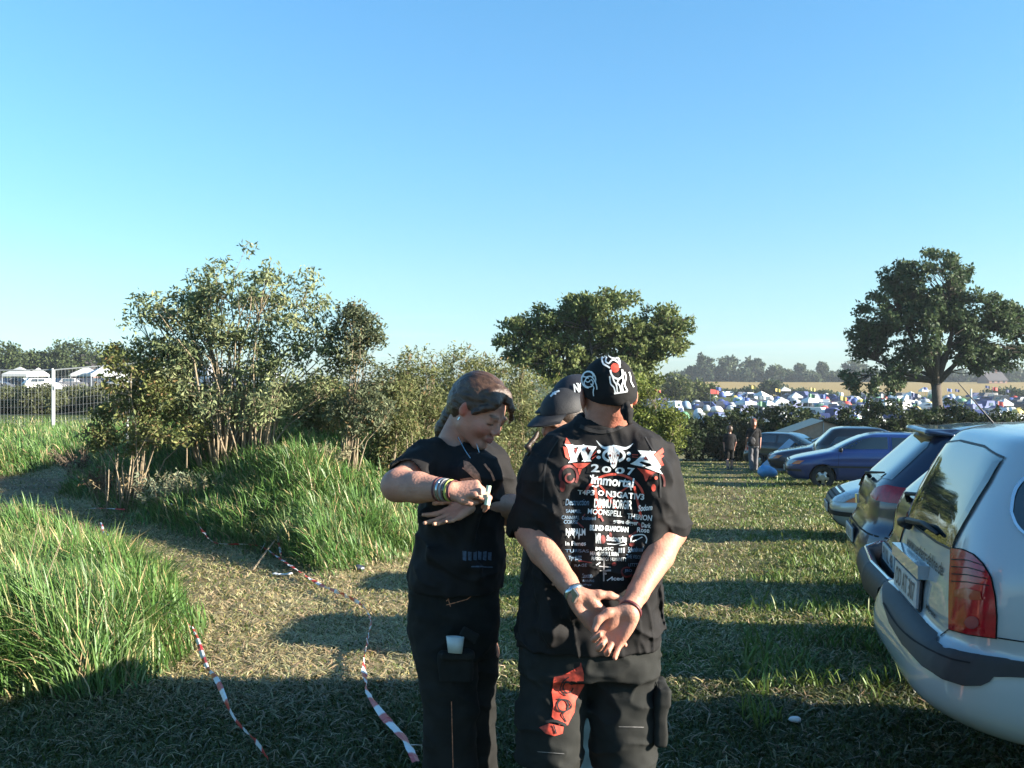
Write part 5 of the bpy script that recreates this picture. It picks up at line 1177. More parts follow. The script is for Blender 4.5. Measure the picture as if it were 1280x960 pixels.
# shirt
f = Field((-.16, 2.70, .66), (.74, 3.36, 1.62), .004)
f.loft([(1.548, P(756, 0, 3.03)[0], 3.045, .074, .068), (1.515, P(756, 0, 3)[0], 3.04, .120, .088), (1.475, P(757, 0, 3)[0], 3.035, .182, .105), (1.42, P(757, 0, 3)[0], 3.03, .200, .122), (1.32, P(755, 0, 3)[0], 3.03, .198, .133), (1.20, P(751, 0, 3)[0], 3.03, .190, .14), (1.10, P(747, 0, 3)[0], 3.03, .197, .145), (.98, P(741, 0, 3)[0], 3.03, .212, .155), (.90, P(739, 0, 3)[0], 3.03, .222, .165), (.845, P(738, 0, 3)[0], 3.03, .220, .165)], .02, n=2.4)
for s_h, e_, g in ((shL, P(661, 662, 2.965), -1), (shR, P(842, 662, 2.985), 1)):
    tp = s_h + np.array([-g * .045, 0, .020]); f.chain([tp, s_h * .8 + e_ * .2 + np.array([g * .006, 0, .008]), e_], [.064, .070, .062], .05)
f.cap(P(752, 520, 3.0) + np.array([0, 0, .02]), P(752, 560, 3.02), .072, .085, .01, 'sub') if False else None
f.cap(hc + hR @ np.array([-.035, 0, -.06]), P(753, 540, 3.035), .064, .074, .004, 'sub')
ribs = [(P(700, 560, 2.9), P(705, 700, 2.86), .012), (P(818, 575, 2.9), P(822, 690, 2.88), .016), (P(835, 600, 2.9), P(826, 650, 2.9), .012), (P(672, 600, 2.9), P(690, 680, 2.88), .012), (P(690, 790, 2.86), P(670, 700, 2.87), .012), (P(800, 790, 2.86), P(824, 730, 2.87), .014), (P(745, 620, 2.86), P(742, 740, 2.86), .006), (P(720, 770, 2.86), P(700, 720, 2.86), .010)]
for a_, b_, r_ in ribs: f.cap(a_ + np.array([0, .022, 0]), b_ + np.array([0, .028, 0]), r_ * 1.6, r_, .055)
f.near(lambda x, y, z: .0075 * fbm(x, y * .6, z * .28, .07, 1, 2) + .006 * fbm(x * .5 + z * .4, y, z - x * .5, .05, 3, 2) + .004 * fbm(x, y, z * .5, .03, 4, 1)+ crease(.007, .16, .2, .07, 2, .5, .3)(x, y, z) + crease(.006, .05, .1, .22, 4, .2, 0)(x, y, z), .04)
for e_, dv in ((P(661, 664, 2.965), P(657, 700, 2.95) - P(668, 640, 2.97)), (P(842, 664, 2.985), P(845, 700, 2.97) - P(840, 640, 2.99))):
    dv = dv / np.linalg.norm(dv); s2 = e_ - dv * .02; f.cap(s2, s2 + dv * .13, .050, .052, 0, 'sub'); f.plane(e_ + dv * .058 + np.array([-.0, 0, 0]), dv) if False else None
f.plane((0, 0, .862), (.04, -.12, -1), 0); f.cap((.245, 3.03, .84), (.245, 3.03, .885), .13, .13, 0, 'sub')
# cut sleeves straight
shirt = sdf_obj('t_shirt', f, MATS['cotton_black'], mr, 1); del f
# collar band
cc = P(753, 527, 3.02)
# shorts
f = Field((-.12, 2.74, .36), (.62, 3.34, .98), .0045)
f.loft([(.97, .245, 3.03, .17, .13), (.86, .24, 3.03, .205, .15), (.76, .238, 3.03, .210, .15)], .02, n=2.4)
f.chain([P(698, 835, 3.02), P(690, 900, 3.0), P(687, 950, 3.0)], [.104, .104, .102], .03); f.chain([P(781, 835, 3.03), P(781, 900, 3.02), P(783, 985, 3.02)], [.108, .106, .100], .03)
f.near(lambda x, y, z: .011 * fbm(x * .7 + z * .4, y, z * .8 - x * .3, .09, 2, 2) + .004 * fbm(x, y, z * 1.6, .045, 5, 2) + crease(.010, .14, .2, .09, 3, -.6, .3)(x, y, z), .04)
f.plane((.11, 0, .475), (-.12, .0, -1)); f.cap((P(684, 0, 3)[0], 3.0, .45), (P(684, 0, 3)[0], 3.0, .56), .085, .085, 0, 'sub'); f.cap((P(787, 0, 3)[0], 3.02, .45), (P(787, 0, 3)[0], 3.02, .56), .085, .085, 0, 'sub')
shorts = sdf_obj('cargo_shorts', f, MATS['canvas_charcoal'], mr, 1); del f
f = Field((.40, 2.88, .44), (.52, 3.14, .86), .005); pc = P(826, 900, 3.0); f.box(pc, (.020, .075, .085), None, .012); f.box(pc + np.array([.008, 0, .07]), (.022, .08, .028), None, .012, .006); f.near(lambda x, y, z: .008 * fbm(x, y, z, .05, 3, 2), .03)
sdf_obj('cargo_pocket', f, MATS['canvas_charcoal'], shorts, 1)
MB().tube([P(823, 858, 2.97), P(827, 872, 2.96), P(824, 890, 2.96)], .003).build('drawstring', MATS['canvas_charcoal'], shorts)
shoes(mr, (anL, anR), (-.1, 1, 0), gz)
# bandana
bq = lambda *p: hc + hR @ np.array(p)
f = Field(hc - .17, hc + .19, .003); f.ell(bq(-.018, 0, .028), (.101, .082, .092), hR); f.ell(bq(-.03, 0, .0), (.094, .080, .080), hR, .01)
nb = hR @ np.array([.36, 0, -1.0]); f.plane(bq(0, 0, .004), nb); f.ell(bq(-.018, 0, .022), (.096, .0765, .085), hR, 0, 'sub')
f.near(lambda x, y, z: .003 * fbm(x, y, z * 1.5, .035, 2, 2), .02)
bandana = sdf_obj('bandana', f, MATS['cotton_black'], mr, 1)
f = Field(P(765, 490, 2.95) - np.array([.06, .12, .13]), P(765, 490, 2.95) + np.array([.16, .12, .08]), .003); kp = P(785, 500, 2.925)
f.ell(kp, (.017, .014, .013)); f.chain([kp, P(790, 515, 2.90), P(790, 527, 2.90)], [.010, .015, .012], .006, flat=((.7, -.7, 0), 1.8)); f.chain([kp, P(782, 514, 2.905), P(784, 524, 2.90)], [.009, .012, .007], .006, flat=((.7, -.7, 0), 1.8)); f.chain([P(770, 500, 2.93), kp, P(797, 497, 2.96)], [.010, .011, .007], .006)
sdf_obj('bandana_knot', f, MATS['cotton_black'], bandana, 1)
# prints: laid on the cloth
bs = bvh_of(shirt); bb_ = bvh_of(bandana)
Z1 = lambda x, y: (695 + x / 8.533, 545 + y / 8.533); Z2 = lambda x, y: (695 + x / 8.533, 640 + y / 8.533); Z3 = lambda x, y: (715 + x / 9.6, 435 + y / 9.6)
def ink(name, polys, m, tr, bv, par, off=.0025, cell=2.2):
    drape(name, poly_bm([[tr(*p) for p in pl] for pl in polys], cell), bv, px_ray, MATS[m], par, off, cell, drop=.04)
def words_(name, items, m, tr, bv, par, off=.0035, cell=2.2):
    bms = []
    for it in items:
        t, x0, y0, x1, y1 = it[:5]; rot = it[5] if len(it) > 5 else 0; bold = it[6] if len(it) > 6 else .01; sh = it[7] if len(it) > 7 else 0
        a_, b_ = tr(x0, y0); c_, d_ = tr(x1, y1); bms.append(text_bm(t, a_, b_, c_, d_, rot, bold, sh))
    drape(name, merge_bm(bms), bv, px_ray, MATS[m], par, off, cell, drop=.04)
W_ = stroke([(158, 105), (200, 292)], 66) + stroke([(272, 130), (205, 290)], 34) + stroke([(285, 118), (345, 286)], 62) + stroke([(420, 140), (350, 285)], 34) + [[(100, 98), (235, 112), (230, 138), (125, 132)], [(235, 112), (452, 130), (430, 165), (245, 140)], [(135, 306), (242, 292), (238, 268), (168, 268)], [(285, 288), (398, 291), (382, 262), (312, 266)]]
A_ = stroke([(1000, 200), (885, 305)], 46) + stroke([(1005, 190), (1120, 375)], 74) + stroke([(920, 272), (1065, 305)], 24) + [[(900, 170), (1092, 184), (1050, 228), (935, 215)], [(818, 312), (880, 282), (992, 338), (950, 345)], [(975, 352), (1090, 325), (1172, 432), (1060, 388)]]
SK = [[(590, 130), (640, 112), (690, 130), (705, 170), (700, 220), (682, 270), (662, 340), (635, 368), (605, 335), (592, 270), (572, 220), (575, 170)]] + stroke(bez([(605, 140), (540, 145), (490, 112), (448, 62)]), [40, 38, 36, 34, 32, 30, 28, 26, 25, 24, 22, 20, 18, 15, 12, 10, 8, 5, 3]) + stroke(bez([(685, 145), (760, 152), (812, 130), (852, 96)]), [40, 38, 36, 34, 32, 30, 28, 26, 25, 24, 22, 20, 18, 15, 12, 10, 8, 5, 3])
DISC = stroke(arc(640, 225, 112, 66, 118, 242), 28) + stroke(arc(640, 225, 112, 66, -62, 62), 28)
RED = [[(185, 310), (385, 305), (330, 345), (292, 370), (265, 442), (245, 370)], [(895, 355), (1082, 405), (1030, 445), (990, 508), (965, 430)], [(1075, 215), (1165, 140), (1180, 190), (1145, 215), (1182, 228), (1150, 262), (1185, 332), (1135, 345), (1100, 262)], [(105, 95), (120, 32), (168, 96)], [(85, 125), (130, 135), (152, 272), (110, 240)]] + stroke(arc(645, 745, 335, 318, 200, 342, 24), 26) + stroke([(480, 545), (530, 600), (660, 800)], 20) + stroke([(800, 560), (620, 680), (430, 860)], 18) + stroke([(430, 560), (480, 900)], 24) + stroke([(860, 560), (940, 900)], 24) + stroke([(840, 215), (905, 218)], 10) + stroke([(840, 240), (900, 245)], 8) + stroke([(400, 230), (450, 180)], 8) + stroke([(400, 262), (450, 225)], 8) + [ball(1072, 575, 24, 42), ball(1098, 468, 16, 18)]
DIM = stroke(arc(150, 450, 95, 110, 150, 400), 30) + stroke(arc(1110, 520, 80, 120, 200, 380), 22) + stroke(arc(160, 470, 45, 45, 0, 280), 22) + [ball(80, 560, 30, 60)]
ink('shirt_print', DIM, 'ink_dim_red', Z1, bs, shirt, .0018); ink('shirt_print', RED, 'ink_red', Z1, bs, shirt, .0024)
ink('shirt_print', W_ + A_ + SK + DISC + [ball(478, 185, 22, 18), ball(475, 245, 24, 19), ball(803, 205, 25, 19), ball(800, 268, 24, 20)], 'ink_white', Z1, bs, shirt, .0034)
ink('shirt_print', [ball(598, 225, 12, 15), ball(684, 222, 12, 15), ball(622, 310, 7, 14), ball(648, 310, 7, 14)] + stroke([(638, 135), (642, 240), (634, 290)], 6) + stroke([(600, 180), (625, 200), (620, 260)], 5) + stroke([(690, 180), (660, 200), (665, 260)], 5) + [[(200, 175), (225, 135), (238, 175), (222, 200)], [(330, 170), (352, 130), (375, 170), (352, 200)], [(960, 265), (985, 235), (1010, 272)]], 'ink_dim_red', Z1, bs, shirt, .0045)
words_('shirt_print', [('2', 392, 320, 482, 405, 0, .03), ('0', 508, 342, 608, 410, 0, .03), ('0', 652, 352, 758, 422, 0, .03), ('7', 782, 355, 866, 440, 6, .03), ('Immortal', 390, 452, 862, 555, 5, .03, .1), ('T4P3 O', 245, 600, 530, 655, 3, .03), ('N3GATIV3', 552, 622, 975, 690, 5, .03)], 'ink_white', Z1, bs, shirt)
ink('shirt_print', stroke(arc(425, 440, 40, 28, 20, 180), 14) + stroke([(400, 560), (440, 572), (470, 552)], 12) + stroke([(820, 560), (828, 600)], 12), 'ink_white', Z1, bs, shirt, .0036)
words_('shirt_print', [('DIMMU BORGIR', 425, 702, 832, 800, 3, .02), ('MOONSPELL', 360, 815, 730, 875, 5, .005), ('THERION', 785, 862, 1056, 922, 6, .02), ('Sodom', 900, 760, 1060, 825, -6, .03, .4)], 'ink_white', Z1, bs, shirt, .0034)
words_('shirt_print', [('Destruction', 110, 695, 375, 768, 0, .01, .2), ('SAMAEL', 115, 812, 288, 850, 2, .01)], 'ink_blue', Z1, bs, shirt, .0034)
words_('shirt_print', [('CANNIBAL', 70, 68, 265, 108, 1, .01), ('CORPSE', 92, 116, 250, 158, 1, .01), ('Enslaved', 300, 76, 440, 116, 1, .01), ('TURISAS', 110, 432, 372, 468, 0, .01), ('Tyr', 140, 508, 210, 554, 0, .02), ('BLITZ', 215, 508, 292, 554, 0, .01), ('RAGE', 215, 592, 350, 620, 0, .01), ('Schandmaul', 785, 405, 962, 462, -4, .01, .3), ('THE VISION', 770, 488, 950, 534, 2, .01), ('LETZTE', 795, 582, 910, 616, 0, .01), ('JBO', 752, 650, 832, 690, 0, .02), ('Saxon', 300, 692, 402, 745, -4, .01), ('RUNNING', 300, 765, 420, 790, 0, .0), ('Belphegor', 300, 810, 395, 835, 0, 0)], 'ink_blue', Z2, bs, shirt, .0034)
words_('shirt_print', [('grave digger', 630, 112, 902, 172, 5, .02), ('Dark', 945, 145, 1045, 198, 6, .02), ('Rose', 895, 195, 1030, 250, 3, .02), ('BLIND GUARDIAN', 380, 178, 795, 240, 3, .04), ('NAPALM', 115, 208, 332, 282, 0, .03), ('Stratovarius', 556, 285, 775, 350, 4, .03), ('In Flames', 110, 345, 338, 392, 0, .02), ('MUSIC', 440, 410, 632, 446, 0, .02), ('III', 690, 420, 752, 470, 0, .03), ('HEAVEN SHALL BURN', 385, 458, 690, 502, 2, .03), ('PERSONS OF HUMANITY', 400, 518, 772, 556, 2, 0), ('Iced', 615, 728, 742, 772, 0, .02), ('MR', 440, 260, 500, 370, 0, .02)], 'ink_white', Z2, bs, shirt, .0034)
ink('shirt_print', stroke(bez([(560, 375), (660, 380), (740, 350), (765, 380), (700, 390)]), 8) + stroke(bez([(820, 350), (840, 290), (960, 275), (1000, 320), (990, 370)]), 12) + stroke(bez([(840, 350), (900, 330), (950, 300)]), 10) + stroke([(565, 775), (620, 735)], 10) + stroke([(445, 605), (485, 575)], 12) + [[(200, 282), (205, 320), (215, 282)], [(250, 282), (262, 325), (270, 282)], [(130, 282), (145, 312), (150, 282)]], 'ink_white', Z2, bs, shirt, .0036)
ink('shirt_print', stroke([(532, 515), (528, 780)], 16) + stroke([(470, 620), (605, 632)], 12) + stroke([(480, 660), (605, 668)], 12) + [ball(548, 695, 16, 14)], 'ink_grey', Z2, bs, shirt, .0036)
ink('shirt_print', stroke([(485, 60), (520, 130)], 22) + stroke([(850, 110), (960, 190)], 24) + stroke([(960, 190), (800, 300)], 22) + [ball(518, 325, 28, 48), ball(835, 380, 34, 22), ball(640, 595, 26, 22)] + stroke(arc(780, 680, 60, 50, 30, 300), 18) + stroke([(275, 180), (310, 200), (240, 140)], 16) + stroke([(250, 560), (400, 580)], 10) + stroke([(290, 100), (330, 50)], 12) + [ball(600, 290, 18, 40)], 'ink_dim_red', Z2, bs, shirt, .0028)
mat('collar_rib', (.017, .016, .017), rough=.85, bump=.3, bscale=500)
ink('collar', stroke(bez([(727, 534), (740, 539), (757, 541), (774, 537), (786, 530)]), 5), 'collar_rib', lambda x, y: (x, y), bs, shirt, .003)
for pts_ in ([(700, 550), (684, 580), (680, 630)], [(810, 548), (826, 580), (830, 625)]): ink('sleeve_seam', stroke(bez(pts_), 1.6), 'ink_black', lambda x, y: (x, y), bs, shirt, .002)
# bandana prints
T1 = stroke(bez([(375, 125), (420, 100), (470, 80), (530, 85), (580, 130), (600, 190)]), 22) + stroke(bez([(380, 130), (400, 190), (440, 215), (480, 240)]), 20) + stroke(bez([(440, 110), (430, 160), (465, 185), (500, 150), (540, 150), (590, 190), (600, 235)]), 18) + stroke(bez([(470, 100), (500, 120), (560, 130)]), 14) + \
     stroke(bez([(485, 265), (500, 320), (540, 360), (590, 370), (630, 330), (625, 260)]), 22) + stroke(bez([(478, 340), (490, 430), (530, 480), (545, 545)]), 16) + stroke(bez([(505, 330), (530, 400), (560, 450), (570, 545)]), 18) + stroke(bez([(590, 370), (570, 420), (600, 460), (615, 540)]), 18) + stroke(bez([(630, 330), (640, 400), (625, 450), (640, 530)]), 18) + stroke(bez([(655, 290), (670, 360), (655, 440), (690, 515)]), 16) + stroke([(530, 550), (690, 520)], 20)
ink('tribal_print', T1, 'ink_white', Z3, bb_, bandana, .003, 1.6); ink('tribal_print', [ball(540, 240, 52, 58)], 'ink_red', Z3, bb_, bandana, .003, 1.6)
ink('tribal_print', stroke(bez([(708, 290), (725, 340), (730, 400), (765, 470)]), 14), 'ink_white', Z3, bb_, bandana, .003, 1.6)
T2 = stroke(arc(225, 380, 85, 100, 90, 380), 16) + stroke(arc(220, 330, 60, 45, 150, 400), 14) + stroke(arc(225, 420, 55, 50, -60, 220), 14) + stroke(bez([(150, 330), (190, 350), (250, 340), (290, 380), (320, 450), (325, 500)]), 14) + stroke(bez([(250, 430), (285, 470), (280, 530), (285, 580)]), 12) + stroke(arc(215, 385, 28, 26, 0, 300), 12)
ink('tribal_print', T2, 'ink_blue' if False else 'ink_white', Z3, bb_, bandana, .003, 1.6)
# shorts flame print
bsh = bvh_of(shorts); Z4 = lambda x, y: (620 + x / 4.74, 780 + y / 4.74)
rr = random.Random(3); out = [(350, 350), (400, 340), (440, 355), (480, 340), (505, 285), (512, 260), (530, 330), (528, 400), (500, 450), (478, 490), (470, 560), (430, 640), (380, 640), (335, 590), (345, 520), (335, 440)]
ink('flame_print', [out, [(260, 655), (320, 630), (360, 640), (405, 650), (400, 690), (350, 705), (300, 690)]], 'ink_red', Z4, bsh, shorts, .003, 4)
ink('flame_print', stroke(arc(430, 410, 28, 34, 0, 330), 9) + stroke(arc(400, 520, 32, 36, 80, 400), 10) + stroke(bez([(370, 480), (430, 490), (450, 530), (400, 570), (420, 620)]), 8) + stroke(bez([(300, 620), (360, 615), (420, 640)]), 16) + stroke([(345, 640), (360, 690)], 9) + stroke(bez([(440, 350), (400, 380), (385, 430), (420, 460)]), 7), 'ink_black', Z4, bsh, shorts, .005, 4)
ink('stitching', stroke([(250, 800), (410, 812)], 3) + stroke([(740, 648), (890, 652)], 3), 'ink_grey', Z4, bsh, shorts, .003, 6)
# watch and wrist strap
def bracelet(name, c, axis, r, wd, th, m, par, ell_=1.0, R0=None):
    a = np.array(axis, float); a /= np.linalg.norm(a); u = np.cross(a, [0, 0, 1]); u /= np.linalg.norm(u); v = np.cross(a, u); V = []; Fc = []; n = 32
    for j in range(n):
        t = 2 * math.pi * j / n; d_ = u * math.cos(t) * ell_ + v * math.sin(t)
        for h_, q in ((-wd / 2, r), (-wd / 2 * .8, r + th), (wd / 2 * .8, r + th), (wd / 2, r)): V.append(c + a * h_ + d_ * q)
    for j in range(n):
        for i in range(4): Fc.append((j * 4 + i, j * 4 + (i + 1) % 4, ((j + 1) % n) * 4 + (i + 1) % 4, ((j + 1) % n) * 4 + i))
    return mesh_obj(name, V, Fc, MATS[m], par, True)
axL = wrL - elL; cL = wrL - axL / np.linalg.norm(axL) * .012
wt = bracelet('wrist_watch', cL, axL, .0285, .016, .003, 'steel', mr); RR = np.array(Vector(axL).to_track_quat('X', 'Z').to_matrix()); MB().box(cL + np.array([-.002, -.033, -.002]), (.014, .004, .016), RR).build('buckle', MATS['steel'], wt)
axR = wrR - elR; cR = wrR2 - axR / np.linalg.norm(axR) * .004 + np.array([0, .006, 0]); bracelet('wrist_strap', cR, axR + np.array([.03, 0, .06]), .031, .010, .003, 'leather_red', mr); bracelet('wrist_strap', cR + np.array([-.008, 0, -.014]), axR + np.array([-.12, 0, .02]), .032, .011, .003, 'leather_red', mr)
# neck chain
MB().tube([P(757 + 18 * math.cos(t), 523 + 4 * math.sin(t), 3.02 - .07 * math.sin(max(0, min(math.pi, t)))) for t in np.linspace(0, math.pi, 14)], .002, 5).build('neck_chain', MATS['gold'], mr)
mr.location.y += .06
print('MAN', time.time() - T0)
# ================= the woman bending over the outstretched arm
D = 3.35; gz = Hs(-.2, D); wr_ = empty('person', (P(572, 0, D)[0], D, gz)); tag(wr_, 'woman with brown ponytail and black clothes looking down at the arm she holds', 'person')
hc = P(601, 512, 3.33); hR = basis((.80, -.60, 0), pitch=rad(30), roll=rad(-6)); q = lambda *p: hc + hR @ np.array(p)
b = Field((-.46, 2.92, gz), (.12, 3.66, 1.72), .004); head(b, hc, hR, .98, female=True)
b.cap(q(-.045, 0, -.05), P(566, 556, 3.38), .045, .054, .03)
b.loft([(1.44, -.20, 3.38, .06, .06), (1.40, -.19, 3.38, .11, .12), (1.30, -.175, 3.38, .11, .13), (1.1, -.17, 3.36, .11, .12), (1.0, -.18, 3.36, .12, .13), (.86, -.19, 3.36, .12, .13)], .03)
sh, el, wr0 = P(534, 580, 3.30), P(500, 604, 3.14), P(565, 610, 3.02)
b.chain([sh, sh * .5 + el * .5, el], [.050, .053, .047], .02); m_ = el * .6 + wr0 * .4; b.chain([el, m_, wr0], [.049, .047, .030], .02)
hand(b, wr0, P(602, 607, 3.0) - wr0, (.25, .55, -.8), (.5, -.85, -.2), .93, curl=((42, 60, 30), (50, 66, 34), (56, 70, 34), (60, 72, 34)), thumb=((.044, .038, .014), (.068, .036, .028), (.088, .024, .036)))
sh2, el2, w2 = P(612, 575, 3.52), P(640, 640, 3.50), P(606, 640, 3.36); b.chain([sh2, el2], [.046, .040], .02); b.chain([el2, w2], [.040, .027], .02); hand(b, w2, P(572, 650, 3.22) - w2, (0, 0, 1), (0, 1, .3), .93, curl=((20, 25, 15),) * 4)
leg_pair(b, P(556, 810, 3.3), P(594, 810, 3.42), P(562, 880, 3.28), P(590, 880, 3.42), np.array([-.20, 3.30, gz + .08]), np.array([-.12, 3.46, gz + .08]), fdir=(.8, -.5, 0))
sdf_obj('body', b, MATS['skin'], wr_, 1, attrs=lambda v: {'tone': skin_tone(v, (.42, .215, .155), [(hc, hR, .98, (.13, .07, .045), (.40, .13, .11))], [(el, .07, .3)])}); del b
def add_eyes(q, par, s=1.0, look=None):
    pass
# hair
hm = np.array([.052, .027, .015])
f = Field(hc + hR @ np.array([-.10, 0, 0]) - .26, hc + .20, .003); f.ell(q(-.020, 0, .034), (.101, .083, .089), hR); f.ell(q(-.05, 0, -.005), (.072, .078, .070), hR, .02)
f.plane(q(.052, 0, .048), hR @ np.array([.80, 0, -.62])); f.ell(q(.085, 0, -.02), (.085, .075, .085), hR, .01, 'sub')
f.cap(q(.040, -.045, .080), q(.072, -.052, .050), .018, .010, .02); f.chain([q(.055, .012, .098), q(.092, .020, .062), q(.098, .040, .030), q(.090, .055, .005)], [.013, .009, .006, .003], .02); f.chain([q(.04, -.01, .095), q(.070, -.04, .065), q(.058, -.064, .035), q(.03, -.076, .0)], [.014, .011, .009, .006], .025)
f.chain([q(-.09, 0, .02), P(566, 520, 3.40), P(556, 535, 3.42), P(548, 556, 3.44)], [.040, .032, .028, .010], .02)
Rh = hR
def strands(x, y, z):
    p = (np.stack([x, y, z], 1) - hc) @ Rh; u = p[:, 0] + p[:, 2] * .5
    return 0.0022 * vnoise(u * .12, p[:, 1] - u * .25, p[:, 2] - p[:, 0] * .3, .008, 3) + .0012 * vnoise(u * .2, p[:, 1], p[:, 2], .0045, 4)
f.near(strands, .02)
sdf_obj('hair', f, MATS['hair'], wr_, 1, attrs=lambda v: {'tone': hm[None, :] * (1 + .45 * vnoise(v[:, 0] * .4, v[:, 1], v[:, 2] * .5, .008, 2)[:, None])}); del f
# t-shirt
f = Field((-.52, 2.95, .92), (.08, 3.70, 1.52), .004)
f.loft([(1.455, P(570, 0, 3.37)[0], 3.38, .066, .07), (1.43, P(569, 0, 3.37)[0], 3.38, .105, .11), (1.38, P(573, 0, 3.37)[0], 3.37, .132, .15), (1.29, P(578, 0, 3.37)[0], 3.36, .140, .155), (1.19, P(578, 0, 3.37)[0], 3.36, .138, .145), (1.08, P(575, 0, 3.37)[0], 3.36, .148, .15), (1.0, P(571, 0, 3.37)[0], 3.36, .155, .155), (.975, P(571, 0, 3.37)[0], 3.36, .152, .155)], .02)
f.ell(P(600, 592, 3.22), (.075, .075, .07), None, .05)
sl_ = P(517, 593, 3.20); f.chain([P(548, 572, 3.34), sh + np.array([0, 0, .008]), sl_], [.060, .070, .068], .04); f.chain([P(600, 570, 3.44), sh2, sh2 * .5 + el2 * .5], [.055, .064, .06], .04)
f.cap(q(-.045, 0, -.06), P(570, 552, 3.36), .055, .066, .004, 'sub')
for a_, b_, r_ in [(P(535, 600, 3.25), P(560, 640, 3.23), .016), (P(530, 640, 3.24), P(570, 660, 3.21), .014), (P(600, 620, 3.2), P(585, 690, 3.2), .014), (P(540, 690, 3.22), P(600, 705, 3.2), .014), (P(545, 560, 3.28), P(530, 590, 3.22), .012)]: f.cap(a_, b_, r_, r_ * .6, .04)
f.near(lambda x, y, z: .008 * fbm(x, y, z * .7 + x * .3, .07, 5, 2) + .003 * fbm(x, y, z, .03, 2, 1) + crease(.008, .14, .2, .08, 1, .5, .2)(x, y, z), .04)
dv = el - sh; dv /= np.linalg.norm(dv); f.cap(sl_ - dv * .005, sl_ + dv * .12, .056, .078, 0, 'sub'); f.cap((-.185, 3.36, .90), (-.185, 3.36, 1.0), .10, .10, 0, 'sub')
ts = sdf_obj('t_shirt', f, MATS['cotton_black'], wr_, 1); del f
# trousers
f = Field((-.50, 3.0, gz), (.16, 3.78, 1.06), .005)
f.loft([(1.04, P(570, 0, 3.37)[0], 3.37, .135, .13), (.93, P(569, 0, 3.37)[0], 3.37, .152, .15), (.83, P(568, 0, 3.37)[0], 3.37, .150, .155), (.76, P(570, 0, 3.37)[0], 3.37, .135, .15)], .02)
f.chain([P(560, 815, 3.30), P(565, 880, 3.28), np.array([-.20, 3.29, .3]), np.array([-.20, 3.30, gz + .04])], [.098, .084, .082, .088], .03); f.chain([P(590, 815, 3.42), P(588, 880, 3.42), np.array([-.13, 3.43, .3]), np.array([-.12, 3.45, gz + .04])], [.095, .082, .082, .088], .03)
f.near(lambda x, y, z: .008 * fbm(x * .8 + z * .5, y, z * .9, .08, 2, 2) + .003 * fbm(x, y, z * 1.8, .04, 5, 2) + crease(.009, .15, .2, .10, 2, -.5, .3)(x, y, z), .04)
tr_ = sdf_obj('trousers', f, MATS['denim_black'], wr_, 1); del f
bt = bvh_of(tr_)
def pk(name, polys, m, off=.003, cell=3): drape(name, poly_bm(polys, cell), bt, px_ray, MATS[m], tr_, off, cell, drop=.06)
pk('stitching', stroke([(560, 745), (583, 726)], 1) + stroke([(560, 750), (585, 743), (597, 734)], 1) + stroke([(560, 735), (565, 752)], 1) + stroke([(566, 868), (568, 955)], .9), 'ink_copper')
f = Field(P(571, 800, 3.17) - .12, P(571, 800, 3.17) + .12, .003); f.box(P(571, 838, 3.20), (.055, .022, .085), None, .015); f.box(P(574, 812, 3.18), (.052, .020, .012), None, .008, .004); f.near(lambda x, y, z: .006 * fbm(x, y, z, .05, 3, 2), .02); sdf_obj('cargo_pocket', f, MATS['denim_black'], tr_, 1)
pf = Field(P(587, 790, 3.17) - .06, P(587, 790, 3.17) + .06, .003); pf.box(P(588, 787, 3.165), (.030, .008, .016), np.array(Matrix.Rotation(rad(30), 3, 'Y')), .005); sdf_obj('pocket_flap', pf, MATS['denim_black'], tr_, 1)
shoes(wr_, (np.array([-.20, 3.30, 0]), np.array([-.12, 3.46, 0])), (.8, -.5, 0), gz)
# printed chest motif, hem lettering, necklace
bw = bvh_of(ts)
def pw(name, polys, m, off=.003, cell=2.5): drape(name, poly_bm(polys, cell), bw, px_ray, MATS[m], ts, off, cell, drop=.05)
pw('shirt_print', [[(581, 574), (588, 576), (594, 582), (600, 590), (603, 600), (598, 600), (590, 592), (582, 585)], [(577, 596), (590, 594), (596, 598), (580, 601)]] + stroke([(580, 583), (600, 594)], 1.5) + stroke([(606, 578), (614, 588), (618, 598)], 2.5), 'ink_copper')
mat('ink_dim_blue', (.04, .07, .12), rough=.7, var=.5, vscale=90); pw('shirt_print', [[(580 + 6 * i, 684 + (i % 3)), (584.5 + 6 * i, 684.5 + (i % 2)), (584 + 6 * i, 696), (580 + 6 * i, 695)] for i in range(6)] + stroke([(590, 703), (616, 704)], 1.5), 'ink_dim_blue')
MB().tube([P(574, 545, 3.24), P(583, 562, 3.20), P(597, 582, 3.17), P(603, 592, 3.16)], .0016, 5).tube([P(603, 592, 3.16), P(602, 570, 3.20), P(597, 553, 3.26)], .0016, 5).build('necklace', MATS['steel'], wr_)
ax = wr0 - el
for k, (t, m) in enumerate([(.80, 'leather_red'), (.86, 'steel'), (.92, 'ink_grey'), (.975, 'lens_black'), (1.0, 'ink_green_yellow'), (1.06, 'leather_red')]):
    if m == 'ink_green_yellow': mat(m, (.45, .50, .12), rough=.6)
    bracelet('bracelet', el + ax * t, ax, .034 - .006 * (t - .8) * 5 * .6, .008, .003, m, wr_)
MB().box(P(607, 617, 2.965), (.006, .004, .005)).build('ring', MATS['steel'], wr_)
MB().tube([q(-.002, -.084, -.034), q(-.002, -.086, -.045)], .003, 6).build('earring', MATS['steel'], wr_)
